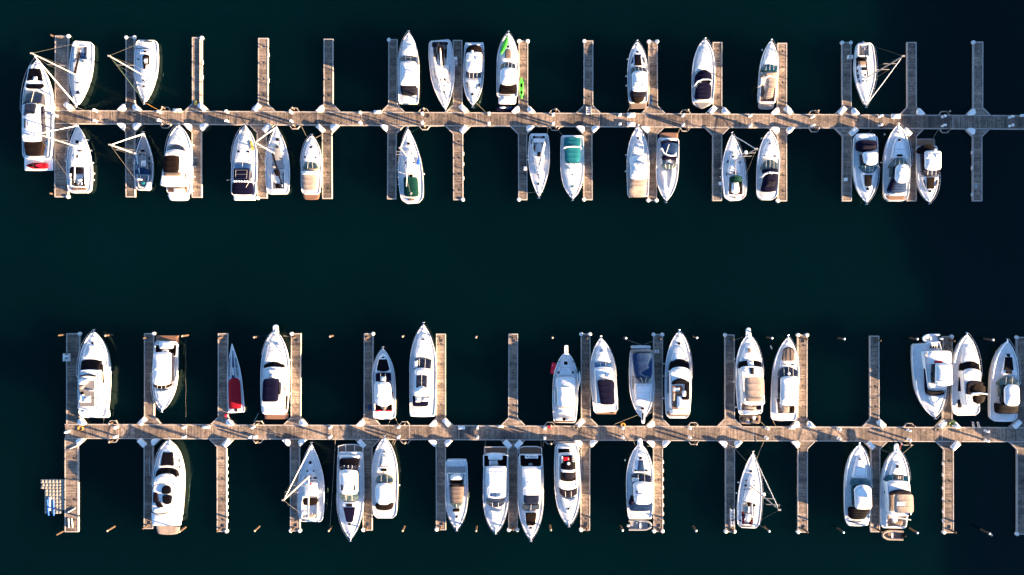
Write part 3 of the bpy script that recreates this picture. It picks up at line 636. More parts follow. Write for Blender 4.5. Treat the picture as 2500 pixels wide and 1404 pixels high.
b = Boat(V25, 'sailing_yacht', 'small grey-decked sailing yacht with bright blue sail cover and twin pale spars leaning left', 'sailing yacht', (915, 240), (910, 1225), 335, 'sail', zs=.9, bowz=.35, sround=.5, deckmat='GV')
b.f('coachroof', 'GV', (870, 935, 520, 820, 1010, 900), -10, 0, 1.35, 1.55, r=20)
b.hatch(900, 546, 62, 36, 1.5, 'B'); b.hatch(860, 608, 24, 22, 1.52, 'B'); b.hatch(922, 608, 24, 24, 1.52, 'B'); b.f('companionway_hatch', 'W', (875, 955, 715, 870, 950, 820), 0, 0, 1.72, th=.15, r=5)
b.c('spray_hood', 'BL', (768, 1005, 870, 768, 1000, 945), -30, 0, 2.0, 2.1, n=2, crown=.3)
b.well((800, 1000, 950, 830, 990, 1180), 0, 0, 'GY', .3); b.f('cockpit_bag', 'TL', (860, 932, 1080, 870, 935, 1125), 0, 0, 1.5, th=.3, r=18); b.f('stern_seat', 'W', (790, 880, 1010, 800, 880, 1050), 0, 0, 1.5); b.f('stern_seat', 'W', (960, 1030, 1080, 940, 1010, 1190), 0, 0, 1.4)
for y in (650, 740, 820): b.f('portlight', 'NV', (1000, 1010, y, 1006, 1016, y + 50), 0, 0, 1.4, th=.3, r=2)
b.mast((820, 615), (335, 455), rad=.17, boom=(862, 1000), bmat='BL', boomr=.3, genoa=.17, spreaders=(.5,))
b = Boat(V4, 'flybridge_cruiser', 'broad white flybridge cruiser with square black bimini', 'motor cruiser', (330, 262), (325, 1240), 385, 'round', zs=1.5, bowz=.7)
b.f('foredeck_trunk', 'N', (260, 345, 370, 165, 400, 560), -30, 0, 1.95, 2.15, r=30); b.hatch(302, 474, 36, 38, 2.15, 'B')
b.f('windshield', 'G', (185, 390, 575, 155, 420, 655), -36, -38, 2.4, 3.1, m=0, r=12)
b.f('flybridge', 'W', (140, 415, 640, 60, 370, 1130), -30, 6, 3.6, 3.5, crown=.05, r=30); b.f('flybridge_seat', 'TD', (110, 350, 940, 115, 345, 990), 0, 0, 3.9, th=.3)
b.c('bimini', 'BR', (110, 340, 712, 100, 330, 935), -14, 6, 5.4, 5.3, n=3, crown=.25, slab=True)
b.f('cockpit_floor', 'TK', (170, 455, 1150, 180, 450, 1225), 0, 4, 1.55, th=.1, r=6, crown=0); b.f('cockpit_seat', 'W', (255, 405, 1172, 255, 405, 1222), 0, 0, 2.0); b.f('side_window', 'BR', (418, 432, 960, 425, 432, 1180), 0, 0, 2.6, th=.2)
b.f('swim_platform', 'W', (165, 490, 1235, 200, 460, 1340), 0, 6, .6, th=.35, r=34, crown=0)
b.fenders([(497, 555), (515, 730), (513, 855), (513, 1005), (515, 1205), (130, 515)], 'the cruiser with square black bimini')
b = Boat(V4, 'fishing_cruiser', 'white cruiser with blue-tinted split windscreen, navy cockpit cover and row of rod holders', 'motor cruiser', (1280, 262), (1250, 1270), 372, zs=1.35, bowz=.7)
b.f('foredeck_trunk', 'N', (1190, 1345, 400, 1120, 1350, 810), -40, -10, 1.9, 2.3, r=20); b.hatch(1183, 642, 34, 28, 2.3, 'NV'); b.hatch(1320, 645, 34, 26, 2.3, 'BR')
b.f('deck_cushion', 'WC', (1225, 1300, 410, 1225, 1300, 500), 0, 0, 2.2, th=.3, crown=.15, r=30); b.f('anchor_locker', 'TD', (1262, 1282, 280, 1258, 1280, 350), 0, 0, 2.15, th=.2, r=5)
b.f('deck_kayak', 'YL', (1340, 1368, 485, 1365, 1405, 620), 0, 0, 2.2, th=.25, r=10)
b.f('windshield', 'GB', (1118, 1365, 820, 1115, 1350, 905), -20, 0, 2.5, 3.2, m=1, r=5, mm='N')
b.f('hardtop', 'NV', (1115, 1340, 885, 1110, 1330, 1050), 0, 4, 3.3, 3.3, r=8, crown=.1)
b.bar([(1100, 1062), (1370, 1075)], 3.8, .14, 'W', 'rod_holder_rack')
for x in (1120, 1150, 1185, 1220, 1265, 1300): b.dome(x, 1065, 12, 4.15, .4, name='rod_holder')
b.c('cockpit_cover', 'NV', (1100, 1375, 1085, 1085, 1395, 1248), 0, 6, 2.3, 2.0, n=3, crown=.2)
b.f('swim_platform', 'W', (1110, 1425, 1255, 1118, 1420, 1340), 0, 0, .6, th=.35, r=10, crown=0)
b.bar([(1018, 1052), (1075, 1048)], 3.6, .04, 'AL', 'outrigger_pole', False); b.bar([(1290, 1155), (1350, 1050)], 3.6, .05, 'AL', 'outrigger_pole', False)
b = Boat(V4, 'sailing_yacht', 'white sailing yacht with dark slanted boom and two pale spars crossing toward the next cruiser', 'sailing yacht', (1725, 278), (1745, 1250), 350, 'wide', zs=1.05, bowz=.35, sround=.3)
b.f('coachroof', 'GV', (1700, 1765, 560, 1655, 1830, 880), -20, 0, 1.5, 1.65, r=30)
b.well((1650, 1840, 900, 1660, 1850, 1190), 0, 0, 'GV', .35); b.f('cockpit_pad', 'B', (1705, 1770, 1100, 1715, 1790, 1165), 0, 0, 1.4, th=.2); b.f('cockpit_pad', 'BR', (1680, 1760, 900, 1710, 1780, 990), 0, 0, 1.6, th=.2)
b.hatch(1738, 472, 42, 42, 1.45, 'B'); b.hatch(1733, 580, 28, 24, 1.6, 'B')
for x, y in ((1675, 745), (1797, 745), (1818, 972), (1672, 840)): b.hatch(x, y, 18, 18, 1.7)
b.mast((1692, 668), (1415, 510), rad=.15, boom=(1812, 1150), bmat='B', boomr=.2, genoa=.15, spreaders=(.55,))
b.fenders([(1590, 800), (1590, 900)], 'the yacht with dark slanted boom')
b = Boat(V5, 'express_cruiser', 'white express cruiser with pale beige aft cover and orange-brown swim platform', 'motor cruiser', (455, 395), (440, 1205), 285, 'round', zs=1.25, sround=.6)
b.f('foredeck_trunk', 'W', (390, 490, 520, 340, 540, 760), -40, 0, 1.8, 2.0, r=40); b.hatch(445, 562, 36, 38, 1.95, 'G'); b.hatch(362, 694, 26, 30, 2.05); b.hatch(513, 697, 26, 24, 2.05)
b.f('windshield', 'GG', (350, 520, 775, 325, 540, 850), -16, 0, 2.2, 2.7, m=2, r=24)
b.f('helm_cover', 'TN', (330, 530, 850, 325, 535, 885), 0, 10, 2.4, r=10); b.f('arch', 'W', (315, 540, 890, 320, 545, 930), -10, 0, 3.1, r=14)
b.c('cockpit_cover', 'TN', (325, 525, 940, 325, 525, 1135), -8, 4, 2.7, 2.2, n=3)
b.f('swim_platform', 'TK', (325, 570, 1195, 350, 545, 1272), 0, 6, .6, th=.35, r=24, crown=0)
b = Boat(V5, 'sailing_yacht', 'white sailing yacht with dark green cockpit cover', 'sailing yacht', (1772, 300), (1835, 1325), 335, 'wide', zs=1.1, bowz=.4, sround=1.2, rail=.9)
b.f('coachroof', 'W', (1745, 1830, 600, 1730, 1890, 920), -30, 0, 1.55, 1.75, r=30)
b.hatch(1782, 509, 38, 30, 1.5, 'B'); b.hatch(1836, 650, 26, 20, 1.7); b.hatch(1742, 774, 24, 22, 1.75); b.hatch(1853, 772, 26, 20, 1.75); b.f('folded_awning', 'KB', (1905, 1935, 700, 1890, 1935, 800), 0, 0, 1.5, th=.2)
b.f('companionway', 'B', (1790, 1840, 930, 1790, 1835, 965), 0, 0, 2.0, th=.3)
b.c('cockpit_cover', 'GR', (1712, 1900, 970, 1722, 1920, 1225), 0, 6, 2.3, 2.0, n=3, crown=.25); b.f('cover_patch', 'GV', (1798, 1832, 1175, 1798, 1832, 1205), 0, 0, 2.3, th=.1)
b.f('transom_deck', 'TK', (1770, 1870, 1265, 1780, 1860, 1290), 0, 0, 1.2, th=.1)
b.mast((1786, 716), (1690, 550), boom=(1752, 1095), bmat='WC', boomr=.12, genoa=.12, spreaders=(.45, .7)); b.fenders([(1640, 770), (1640, 870), (1645, 970), (1650, 1070), (1990, 925)], 'the yacht with green cockpit cover')
b = Boat(V7, 'sailing_yacht', 'slim white sailing yacht with pale covered boom, left of the teal-covered cruiser', 'sailing yacht', (370, 1240), (370, 370), 290, 'wide', zs=1.05, bowz=.35, sround=.2, rail=.9)
b.f('coachroof', 'W', (285, 460, 640, 330, 400, 900), 0, 20, 1.6, 1.45, r=30)
b.well((265, 470, 385, 290, 455, 640), 0, 0, 'GV', .35, wd=.3); b.hatch(306, 417, 26, 28, 1.55, 'BR'); b.hatch(430, 417, 26, 28, 1.55, 'BR'); b.f('cockpit_cushion', 'BR', (294, 318, 535, 300, 320, 600), 0, 0, 1.6, th=.2)
b.f('cockpit_cushion', 'BR', (268, 276, 440, 262, 274, 512), 0, 0, 1.6, th=.2); b.f('cockpit_cushion', 'BR', (462, 470, 440, 460, 472, 512), 0, 0, 1.6, th=.2); b.f('helm_table', 'W', (290, 450, 440, 290, 450, 490), 0, 0, 1.6, th=.3)
b.f('companionway', 'B', (348, 392, 622, 348, 390, 688), 0, 0, 1.8, th=.3, r=3); b.hatch(343, 934, 15, 15, 1.5, 'B'); b.hatch(390, 934, 15, 15, 1.5, 'B'); b.hatch(364, 1062, 30, 28, 1.4, 'BR')
b.mast((370, 850), (408, 690), boom=(448, 480), bmat='WC', boomr=.28, genoa=.07, spreaders=(.45, .7)); b.fenders([(222, 675), (222, 730)], 'the slim pale-boom yacht')
b = Boat(V7, 'express_cruiser', 'white express cruiser with bright teal canvas covers and teal round hatches', 'motor cruiser', (832, 1275), (825, 395), 325, zs=1.25, bowz=.5)
b.f('foredeck_trunk', 'W', (715, 930, 850, 780, 880, 1150), 0, 60, 2.1, 1.75, r=40)
b.disc(828, 925, 20, 2.1, 'TL'); b.disc(828, 1094, 20, 1.95, 'TL'); b.disc(758, 795, 19, 2.2, 'TL'); b.disc(824, 1203, 8, 1.75, 'B')
b.c('aft_cover', 'TL', (718, 945, 425, 712, 940, 540), 0, -10, 2.3, 2.7, n=2); b.bar([(712, 570), (740, 556), (820, 548), (930, 556), (950, 570)], 3.2, .14, 'W')
b.c('helm_cover', 'TL', (725, 940, 575, 728, 935, 750), -14, 22, 2.9, 2.6, n=3, cr=.2)
b.f('windshield', 'N', (718, 942, 775, 780, 885, 840), 0, 30, 2.4, 2.1, m=2, r=8)
b.f('transom', 'W', (685, 960, 395, 700, 960, 425), 0, 0, 1.6)
b = Boat(V9, 'express_cruiser', 'white cruiser fully under pale canvas with sunlit tan aft cover', 'motor cruiser', (225, 168), (225, 1190), 325, zs=1.35)
b.disc(227, 340, 17, 1.9, 'NV'); b.f('foredeck_trunk', 'N', (170, 290, 380, 110, 345, 640), -50, -20, 1.85, 2.2, r=40)
for x in (160, 185, 210, 235, 262, 285): b.f('sunpad', 'WC', (x, x + 20, 460, x - 2 + (x - 225) * .02, x + 20, 540), 0, 0, 2.15, 2.25, th=.2, r=6, crown=.06)
b.f('windshield_cover', 'WC', (110, 350, 620, 112, 345, 700), -30, 0, 2.6, 3.0, r=20, crown=.15)
b.f('hardtop_cover', 'WC', (112, 348, 690, 110, 348, 920), 0, 24, 3.5, 3.5, r=16, crown=.18); b.f('sunroof_panel', 'N', (128, 242, 800, 128, 242, 885), 0, 0, 3.75, th=.15, r=3)
b.c('cockpit_cover', 'TN', (110, 350, 905, 85, 345, 1035), 30, 0, 2.9, 2.7, n=2); b.c('platform_cover', 'TN', (115, 345, 1035, 82, 335, 1195), 0, 6, 2.5, 1.4, n=1, sag=.25, crown=.25)
b.fenders([(42, 588), (38, 825)], 'the cruiser under pale canvas')
b = Boat(V9, 'express_cruiser', 'white sports cruiser with blue cockpit canvas and orange-brown swim platform, stern to the walkway', 'motor cruiser', (635, 1262), (670, 340), 328, zs=1.15, bowz=.5, rail=0)
b.f('swim_platform', 'TK', (538, 808, 262, 545, 805, 370), -4, 0, .6, th=.35, r=14, crown=0); b.f('transom_seat', 'W', (575, 770, 340, 570, 780, 375), -6, 0, 1.7, r=14)
b.c('cockpit_cover', 'BL', (560, 810, 395, 590, 780, 565), -16, 12, 2.3, 2.6, n=2); b.f('cockpit_cover_edge', 'NV', (555, 810, 385, 555, 815, 425), -14, -10, 2.45, th=.4, r=20)
b.bar([(675, 432), (635, 555)], 3.2, .05, 'W', 'antenna', False); b.bar([(565, 490), (600, 560), (660, 590), (710, 595), (780, 590)], 3.1, .16, 'W')
b.f('helm_canopy', 'NV', (590, 790, 585, 590, 785, 640), 14, 6, 2.9, r=10); b.well((558, 798, 630, 568, 790, 720), 0, 0, 'BL', .4); b.f('helm_seat', 'W', (640, 700, 645, 640, 700, 715), 0, 0, 1.9)
b.f('windshield', 'GG', (562, 798, 710, 590, 765, 765), 10, 26, 2.5, 2.0, m=3, r=14)
b.f('foredeck_trunk', 'W', (570, 630, 810, 600, 640, 1080), 0, 20, 1.75, 1.6, r=14); b.f('foredeck_ridge', 'W', (720, 760, 800, 680, 712, 1050), 0, 20, 1.7, 1.6, r=8)
b = Boat(V9, 'sailing_yacht', 'white sailing yacht with green spray hood and radar on its right-leaning mast', 'sailing yacht', (1590, 275), (1640, 1245), 350, 'wide', zs=1.1, bowz=.4, sround=1.0, rail=.9)
b.f('coachroof', 'W', (1570, 1660, 560, 1530, 1720, 850), -30, 0, 1.5, 1.75, r=40)
b.hatch(1608, 560, 30, 26, 1.6, 'GV'); b.hatch(1612, 612, 36, 26, 1.65, 'B'); b.hatch(1637, 842, 46, 24, 1.9, 'B')
for x, y in ((1528, 680), (1510, 860), (1710, 690)): b.f('portlight', 'NV', (x, x + 8, y - 18, x - 4, x + 5, y + 18), 0, 0, 1.55, th=.3, r=2)
b.well((1540, 1750, 890, 1530, 1760, 1170), -30, 10, 'TK', .4, wd=.22); b.c('spray_hood', 'GR', (1578, 1722, 905, 1575, 1738, 968), -20, 10, 2.2, 2.2, n=2, crown=.3)
b.f('cockpit_table', 'W', (1595, 1685, 980, 1585, 1700, 1130), 0, 14, 1.7, r=26); b.f('cockpit_cushion', 'TK', (1556, 1580, 995, 1556, 1582, 1050), 0, 0, 1.45, th=.2, r=4); b.f('cockpit_cushion', 'BR', (1688, 1712, 985, 1700, 1728, 1110), 0, 0, 1.45, th=.2, r=4)
b.wheel(1640, 1125, 40, 2.0); b.f('transom_hatch', 'TK', (1617, 1650, 1190, 1617, 1650, 1215), 0, 0, 1.25, th=.1); b.f('stern_fender', 'PK', (1748, 1780, 1180, 1748, 1780, 1196), 0, 0, 1.3, th=.2)
b.mast((1618, 682), (1955, 510), rad=.12, boom=(1640, 870), bmat='GV', boomr=.07, genoa=.08, radar=.55); b.fenders([(1442, 780), (1442, 905)], 'the yacht with green spray hood')
b = Boat(V9, 'express_cruiser', 'white express cruiser with navy aft canvas and round foredeck hatches', 'motor cruiser', (2145, 232), (2100, 1235), 330, 'round', zs=1.25, sround=1.0)
b.f('foredeck_trunk', 'W', (2080, 2220, 420, 2020, 2270, 640), -60, -30, 1.85, 2.1, r=40); b.hatch(2142, 428, 36, 36, 1.95, 'BR'); b.disc(2070, 601, 13, 2.15); b.disc(2218, 603, 13, 2.15)
b.f('windshield', 'GG', (2035, 2255, 700, 2025, 2258, 800), -48, -8, 2.2, 2.8, m=3, r=40, mm='N')
b.f('helm_canopy', 'NV', (2065, 2260, 788, 2060, 2260, 835), -6, 0, 3.0, r=10); b.bar([(2030, 900), (2070, 860), (2140, 835), (2200, 842), (2255, 850)], 3.4, .14, 'W'); b.dome(2140, 840, 16, 3.7); b.dome(2170, 848, 14, 3.7)
b.c('cockpit_cover', 'NV', (2090, 2262, 870, 2015, 2235, 1108), -20, 10, 3.0, 2.3, n=3, crown=.2); b.f('canvas_window', 'CH', (2110, 2225, 960, 2080, 2205, 1040), 0, 0, 3.0, 2.85, th=.3, r=6)
b.fenders([(1985, 345), (1982, 510)], 'the navy-canvas cruiser')
b = Boat(V11, 'express_cruiser', 'white hardtop cruiser moored stern to the walkway with navy aft cover and black foredeck pad', 'motor cruiser', (497, 1125), (490, 250), 320, zs=1.3, sround=.6)
b.f('aft_deck', 'W', (360, 610, 245, 375, 620, 330), -8, 0, 1.5, r=30)
b.c('cockpit_cover', 'NV', (388, 630, 335, 395, 640, 440), -10, 20, 2.6, 2.9, n=2); b.f('cockpit_glazing', 'CH', (435, 620, 385, 440, 625, 430), 0, 0, 3.05, th=.3, r=8)
b.f('hardtop', 'W', (445, 645, 480, 470, 635, 620), -10, 22, 3.5, 3.4, r=36, crown=.14); b.hatch(560, 563, 34, 34, 3.62, 'BR')
b.f('side_window', 'G', (412, 425, 505, 425, 445, 650), 0, 0, 2.5, th=.4, r=5); b.f('windshield', 'GT', (430, 640, 645, 445, 620, 700), 6, 34, 3.0, 2.2, m=3, r=22, mm='N')
b.f('foredeck_trunk', 'W', (430, 620, 720, 470, 560, 960), 30, 40, 2.0, 1.8, r=30); b.f('sunpad', 'B', (472, 575, 765, 480, 558, 912), 0, 0, 2.15, 2.05, th=.2, r=14); b.hatch(515, 943, 34, 34, 1.95, 'BR')
b = Boat(V11, 'express_cruiser', 'tall white hardtop cruiser with blue aft canvas and orange-brown stern', 'motor cruiser', (905, 130), (880, 1095), 345, 'round', zs=1.35, sround=.8)
b.disc(904, 222, 10, 1.95, 'B'); b.hatch(917, 322, 34, 34, 2.0, 'BR'); b.hatch(922, 518, 72, 28, 2.25, 'B'); b.f('foredeck_trunk', 'W', (850, 970, 330, 810, 1030, 570), -50, -30, 1.9, 2.2, r=40)
b.f('windshield', 'GG', (820, 1020, 600, 800, 1030, 680), -50, -30, 2.3, 3.0, m=3, r=40, mm='N'); b.f('side_window', 'GG', (805, 850, 670, 795, 830, 790), 0, 0, 2.7, th=.5, r=10)
b.f('hardtop', 'W', (870, 1040, 650, 860, 1040, 850), -22, 20, 3.7, crown=.18, r=50); b.hatch(958, 684, 32, 34, 3.9, 'B'); b.dome(940, 745, 30, 4.1, .3)
b.c('cockpit_cover', 'BL', (850, 1010, 870, 778, 1000, 985), -20, 8, 2.9, 2.4, n=4); b.c('cockpit_cover_side', 'NV', (850, 885, 810, 778, 870, 960), 0, 0, 3.0, 2.5, n=1)
b.f('transom_seat', 'W', (800, 1010, 985, 800, 1005, 1020), 0, 0, 1.9); b.f('aft_deck', 'TK', (745, 1000, 1030, 760, 985, 1078), 0, 10, 1.4, th=.1, r=14, crown=0); b.fenders([(725, 612)], 'the orange-brown-stern cruiser')
b = Boat(V11, 'express_cruiser', 'white offset-hardtop cruiser with brown swim platform and black foredeck pad', 'motor cruiser', (1297, 1120), (1270, 400), 282, zs=1.25)
b.f('swim_platform', 'GY', (1140, 1368, 305, 1142, 1372, 420), -3, 0, .6, th=.35, r=12, crown=0, ); b.f('platform_teak', 'TK', (1150, 1360, 318, 1150, 1362, 385), 0, 0, .66, th=.1, crown=0, r=5)
b.c('cockpit_cover', 'B', (1185, 1370, 405, 1165, 1400, 470), -30, 20, 2.6, 2.8, n=2)
b.f('hardtop', 'W', (1240, 1450, 465, 1245, 1448, 690), -10, 18, 3.6, 3.6, r=26, crown=.12); b.f('sunroof_panel', 'N', (1252, 1335, 487, 1252, 1335, 560), 0, 0, 3.74, th=.12, r=4); b.f('sunroof_panel', 'N', (1352, 1436, 487, 1352, 1436, 565), 0, 0, 3.74, th=.12, r=4); b.dome(1376, 445, 16, 3.9)
b.f('side_window', 'BR', (1212, 1228, 560, 1222, 1236, 690), 0, 0, 2.6, th=.4); b.f('windshield', 'G', (1230, 1435, 700, 1225, 1430, 755), 8, 22, 3.1, 2.3, m=3, r=8)
b.f('foredeck_trunk', 'W', (1205, 1420, 790, 1260, 1360, 960), 0, 26, 2.05, 1.9, r=20); b.f('sunpad', 'BR', (1265, 1366, 797, 1266, 1362, 942), 0, 0, 2.25, 2.1, th=.2, r=4); b.hatch(1307, 974, 36, 26, 2.0, 'B')
b.f('deck_window', 'B', (1220, 1235, 828, 1248, 1253, 925), 0, 0, 2.12, th=.1, r=3); b.f('deck_window', 'B', (1392, 1407, 828, 1375, 1380, 915), 0, 0, 2.12, th=.1, r=3)
# ================= lower walkway, north side
b = Boat(V13, 'flybridge_cruiser', 'white open-flybridge cruiser with grey flybridge floor', 'motor cruiser', (725, 98), (705, 1180), 400, 'round', zs=1.5, bowz=.7)
b.disc(705, 248, 16, 2.15, 'B'); b.f('foredeck_trunk', 'W', (640, 770, 230, 560, 815, 470), -40, 0, 2.0, 2.3, r=30); b.f('sunpad', 'N', (650, 745, 270, 610, 770, 428), 0, 0, 2.25, 2.4, th=.2, r=10)
b.f('windshield', 'B', (565, 805, 475, 550, 775, 592), -24, -10, 2.5, 3.4, r=10); b.f('flybridge', 'W', (545, 790, 600, 515, 785, 1090), -16, 4, 3.9, crown=.02, r=26)
b.f('flybridge_floor', 'GY', (545, 735, 725, 540, 735, 1055), 0, 0, 4.0, th=.2, r=6, crown=0); b.f('flybridge_screen', 'G', (545, 745, 660, 540, 745, 678), -18, -18, 4.3, th=.5, r=6)
b.f('helm_seat', 'W', (530, 660, 705, 525, 610, 775), 0, 0, 4.5, th=.5, r=18, crown=.15); b.f('flybridge_seat', 'TN', (525, 600, 790, 530, 580, 835), 0, 0, 4.4, th=.4, r=14); b.f('flybridge_seat', 'W', (540, 590, 900, 530, 580, 1000), 0, 0, 4.4, th=.4, r=14)
b.f('flybridge_table', 'W', (580, 680, 918, 580, 680, 1000), 0, 0, 4.5, th=.15, r=6); b.disc(572, 882, 20, 4.45, 'B', 'flybridge_speaker'); b.hatch(612, 945, 28, 26, 4.6, 'BR')
b.f('helm_console', 'W', (650, 720, 845, 650, 720, 856), 0, 0, 4.4, th=.4, r=3)
b.f('side_window', 'BR', (812, 828, 520, 835, 846, 760), 0, 0, 2.7, th=.4); b.f('side_window', 'TD', (808, 848, 960, 808, 850, 1040), 0, 0, 2.0, th=.4, r=14)
b.f('aft_deck', 'W', (545, 915, 1095, 550, 915, 1195), 0, 0, 1.0, th=.5, r=24, crown=0); b.f('boarding_ladder', 'N', (555, 760, 1090, 560, 740, 1125), 0, 0, 1.9, th=.3); b.fenders([(530, 380)], 'the open-flybridge cruiser')
b = Boat(V13, 'express_cruiser', 'white hardtop cruiser moored stern-out with orange-brown swim platform', 'motor cruiser', (1592, 1108), (1640, 225), 318, 'round', zs=1.3, bowz=.5)
b.f('swim_platform', 'TK', (1515, 1795, 150, 1510, 1800, 290), 0, 0, .6, th=.35, r=10, crown=0); b.well((1490, 1785, 265, 1480, 1775, 420), 0, 0, 'BR', .5)
b.f('cockpit_seat', 'W', (1555, 1715, 225, 1550, 1718, 320), 0, 0, 2.3, r=24, crown=.12); b.f('cockpit_table', 'N', (1585, 1668, 335, 1585, 1668, 375), 0, 0, 1.9, th=.2)
b.f('hardtop', 'W', (1478, 1705, 370, 1468, 1695, 765), -6, 24, 3.7, 3.6, r=34, crown=.14); b.f('sunroof_panel', 'N', (1492, 1658, 465, 1485, 1655, 592), 0, 0, 3.85, th=.12, r=5)
b.f('windshield', 'BR', (1478, 1690, 770, 1478, 1682, 800), 26, 30, 3.1, 2.5, m=3, r=8); b.f('foredeck_trunk', 'W', (1490, 1685, 835, 1525, 1640, 985), 10, 30, 2.1, 1.9, r=30); b.f('side_window', 'BR', (1708, 1716, 420, 1704, 1714, 600), 0, 0, 2.6, th=.4)
b.f('sunpad', 'WC', (1510, 1640, 855, 1530, 1610, 960), 0, 10, 2.3, 2.1, th=.2, r=14)
b = Boat(V14, 'speedboat', 'slim pale blue-and-white speedboat with a dark red cockpit cover', 'speedboat', (332, 296), (390, 1142), 200, 'dart', zs=.75, bowz=.15, low=True, sround=.05)
b.f('deck_scoop', 'BL', (338, 346, 380, 330, 362, 720), 0, 0, .98, th=.2, r=5, crown=.02); b.f('deck_scoop', 'N', (334, 352, 590, 336, 358, 680), -8, 8, 1.05, th=.15, r=12); b.marks((302, 470), (297, 700), 16, 1.0, .5, .12, 'CH', 'deck_lettering'); b.marks((374, 470), (404, 700), 16, 1.0, .5, .12, 'CH', 'deck_lettering')
b.c('cockpit_cover', 'RD', (288, 425, 745, 292, 448, 1090), -28, 0, 1.2, 1.1, n=1, crown=.15, skirt=.8, sag=.02)
b.f('engine_cover', 'N', (295, 355, 1092, 298, 355, 1130), 0, 0, 1.0); b.f('engine_vent', 'CH', (370, 395, 1092, 370, 395, 1130), 0, 0, 1.05, r=3)
b = Boat(V14, 'flybridge_cruiser', 'broad white flybridge cruiser with long bow pulpit and navy flybridge cover', 'motor cruiser', (862, 130), (850, 1165), 355, 'round', zs=1.55, bowz=.7, sround=.3, rail=.3)
b.f('bow_pulpit', 'W', (832, 896, 72, 835, 905, 175), -8, 0, 2.3, th=.2, r=20, crown=.0); b.f('foredeck_trunk', 'N', (780, 940, 240, 720, 965, 545), -50, 0, 2.0, 2.4, r=30)
for x, y in ((808, 302), (905, 302), (797, 452), (899, 452)): b.hatch(x, y, 28, 30, 2.35, 'N')
b.f('windshield', 'B', (722, 964, 562, 722, 964, 612), -46, -36, 2.6, 3.3, r=4)
b.f('flybridge', 'W', (720, 965, 600, 690, 930, 1060), -20, 6, 3.9, 3.8, r=20, crown=.04); b.f('flybridge_hump', 'N', (770, 880, 610, 770, 870, 730), 0, 0, 4.2, th=.4, r=10)
b.dome(830, 690, 20, 4.6); b.c('flybridge_cover', 'NV', (712, 900, 735, 698, 888, 1005), -2, 2, 4.9, 4.8, n=3, crown=.2, skirt=3.9); b.f('windscreen_frame', 'CH', (900, 918, 770, 905, 920, 920), 0, 0, 4.6, th=.6)
b.f('aft_deck', 'N', (690, 960, 1010, 700, 960, 1150), 0, 6, 2.8, r=10, crown=.03); b.f('side_window', 'BR', (965, 974, 700, 968, 976, 870), 0, 0, 2.7, th=.4); b.f('side_pad', 'BR', (988, 1004, 940, 986, 1000, 1110), 0, 0, 2.0, th=.3, r=3)
b.f('swim_platform', 'TK', (730, 1020, 1155, 732, 1018, 1218), 0, 3, .6, th=.35, r=8, crown=0); b.fenders([(1046, 490), (1046, 905)], 'the cruiser with long bow pulpit')
b = Boat(V16, 'flybridge_cruiser', 'white cruiser with tapered black foredeck pad and red cockpit edge', 'motor cruiser', (375, 400), (395, 1260), 288, zs=1.35)
b.hatch(376, 520, 36, 28, 2.0, 'B'); b.f('foredeck_trunk', 'W', (330, 430, 500, 280, 470, 700), -20, 0, 1.9, 2.2, r=20); b.f('sunpad', 'B', (325, 425, 538, 297, 457, 665), 0, 24, 2.1, 2.35, th=.25, r=10)
b.f('windshield', 'NV', (288, 465, 715, 286, 462, 810), -8, 0, 2.5, 3.2, m=2, r=4, mm='N'); b.f('dash_panel', 'N', (347, 408, 750, 347, 408, 808), 0, 0, 3.3, th=.3, r=3)
b.f('hardtop', 'W', (275, 465, 825, 272, 490, 1075), -10, 40, 3.6, 3.6, r=40, crown=.15); b.f('hardtop_panel', 'N', (305, 355, 835, 300, 350, 1000), 0, 0, 3.8, th=.12, r=3)
b.well((262, 500, 1080, 270, 500, 1185), 0, 0, 'BR', .35); b.f('cockpit_seat', 'RE', (275, 355, 1162, 275, 355, 1178), 0, 0, 1.75, th=.25, r=3); b.f('cockpit_seat', 'RE', (410, 495, 1162, 410, 495, 1178), 0, 0, 1.75, th=.25, r=3); b.f('engine_hatch', 'TD', (372, 405, 1115, 372, 405, 1175), 0, 0, 1.7, th=.3, r=3)
b.f('side_window', 'BR', (478, 498, 940, 470, 495, 990), 0, 0, 2.5, th=.4); b.f('stern_platform', 'W', (262, 530, 1190, 300, 500, 1268), 0, 6, 1.2, th=.6, r=24, crown=0)
b = Boat(V16, 'motor_yacht', 'long white hardtop yacht with large dark sunroof', 'motor yacht', (872, 105), (860, 1225), 330, 'motor', zs=1.45, bowz=.6)
b.hatch(865, 300, 36, 34, 2.15, 'B'); b.f('foredeck_trunk', 'W', (810, 930, 250, 755, 965, 530), -50, -20, 2.0, 2.3, r=40)
b.f('windshield', 'G', (750, 970, 545, 752, 958, 655), -14, -12, 2.6, 3.3, m=2, r=4); b.f('dash_cushion', 'N', (752, 800, 555, 752, 798, 645), 0, 0, 3.35, th=.6, r=5)
b.f('hardtop', 'W', (760, 955, 660, 745, 950, 985), -18, 8, 3.7, r=28, crown=.1); b.f('sunroof_panel', 'G', (782, 918, 735, 780, 915, 890), -10, -6, 3.86, th=.15, m=1, r=5); b.f('arch', 'W', (790, 915, 895, 770, 935, 940), -18, 0, 4.1, r=20)
b.f('cockpit_pad', 'NV', (738, 940, 985, 740, 925, 1112), 0, 4, 2.3, th=.5, r=18); b.f('cockpit_table', 'WC', (772, 838, 995, 772, 832, 1062), 0, 0, 2.7, th=.2, r=4); b.f('cockpit_table', 'N', (845, 975, 995, 840, 965, 1055), 0, 0, 2.6, th=.2, r=8)
b.f('aft_deck', 'W', (702, 1018, 1130, 705, 1012, 1235), 0, 8, 1.3, th=.6, r=16, crown=0)
b = Boat(V19, 'fishing_cruiser', 'white cruiser with bow sprit under pale grey covers, red kayak slung on its left side', 'motor cruiser', (312, 345), (295, 1215), 312, 'round', zs=1.4, bowz=.6)
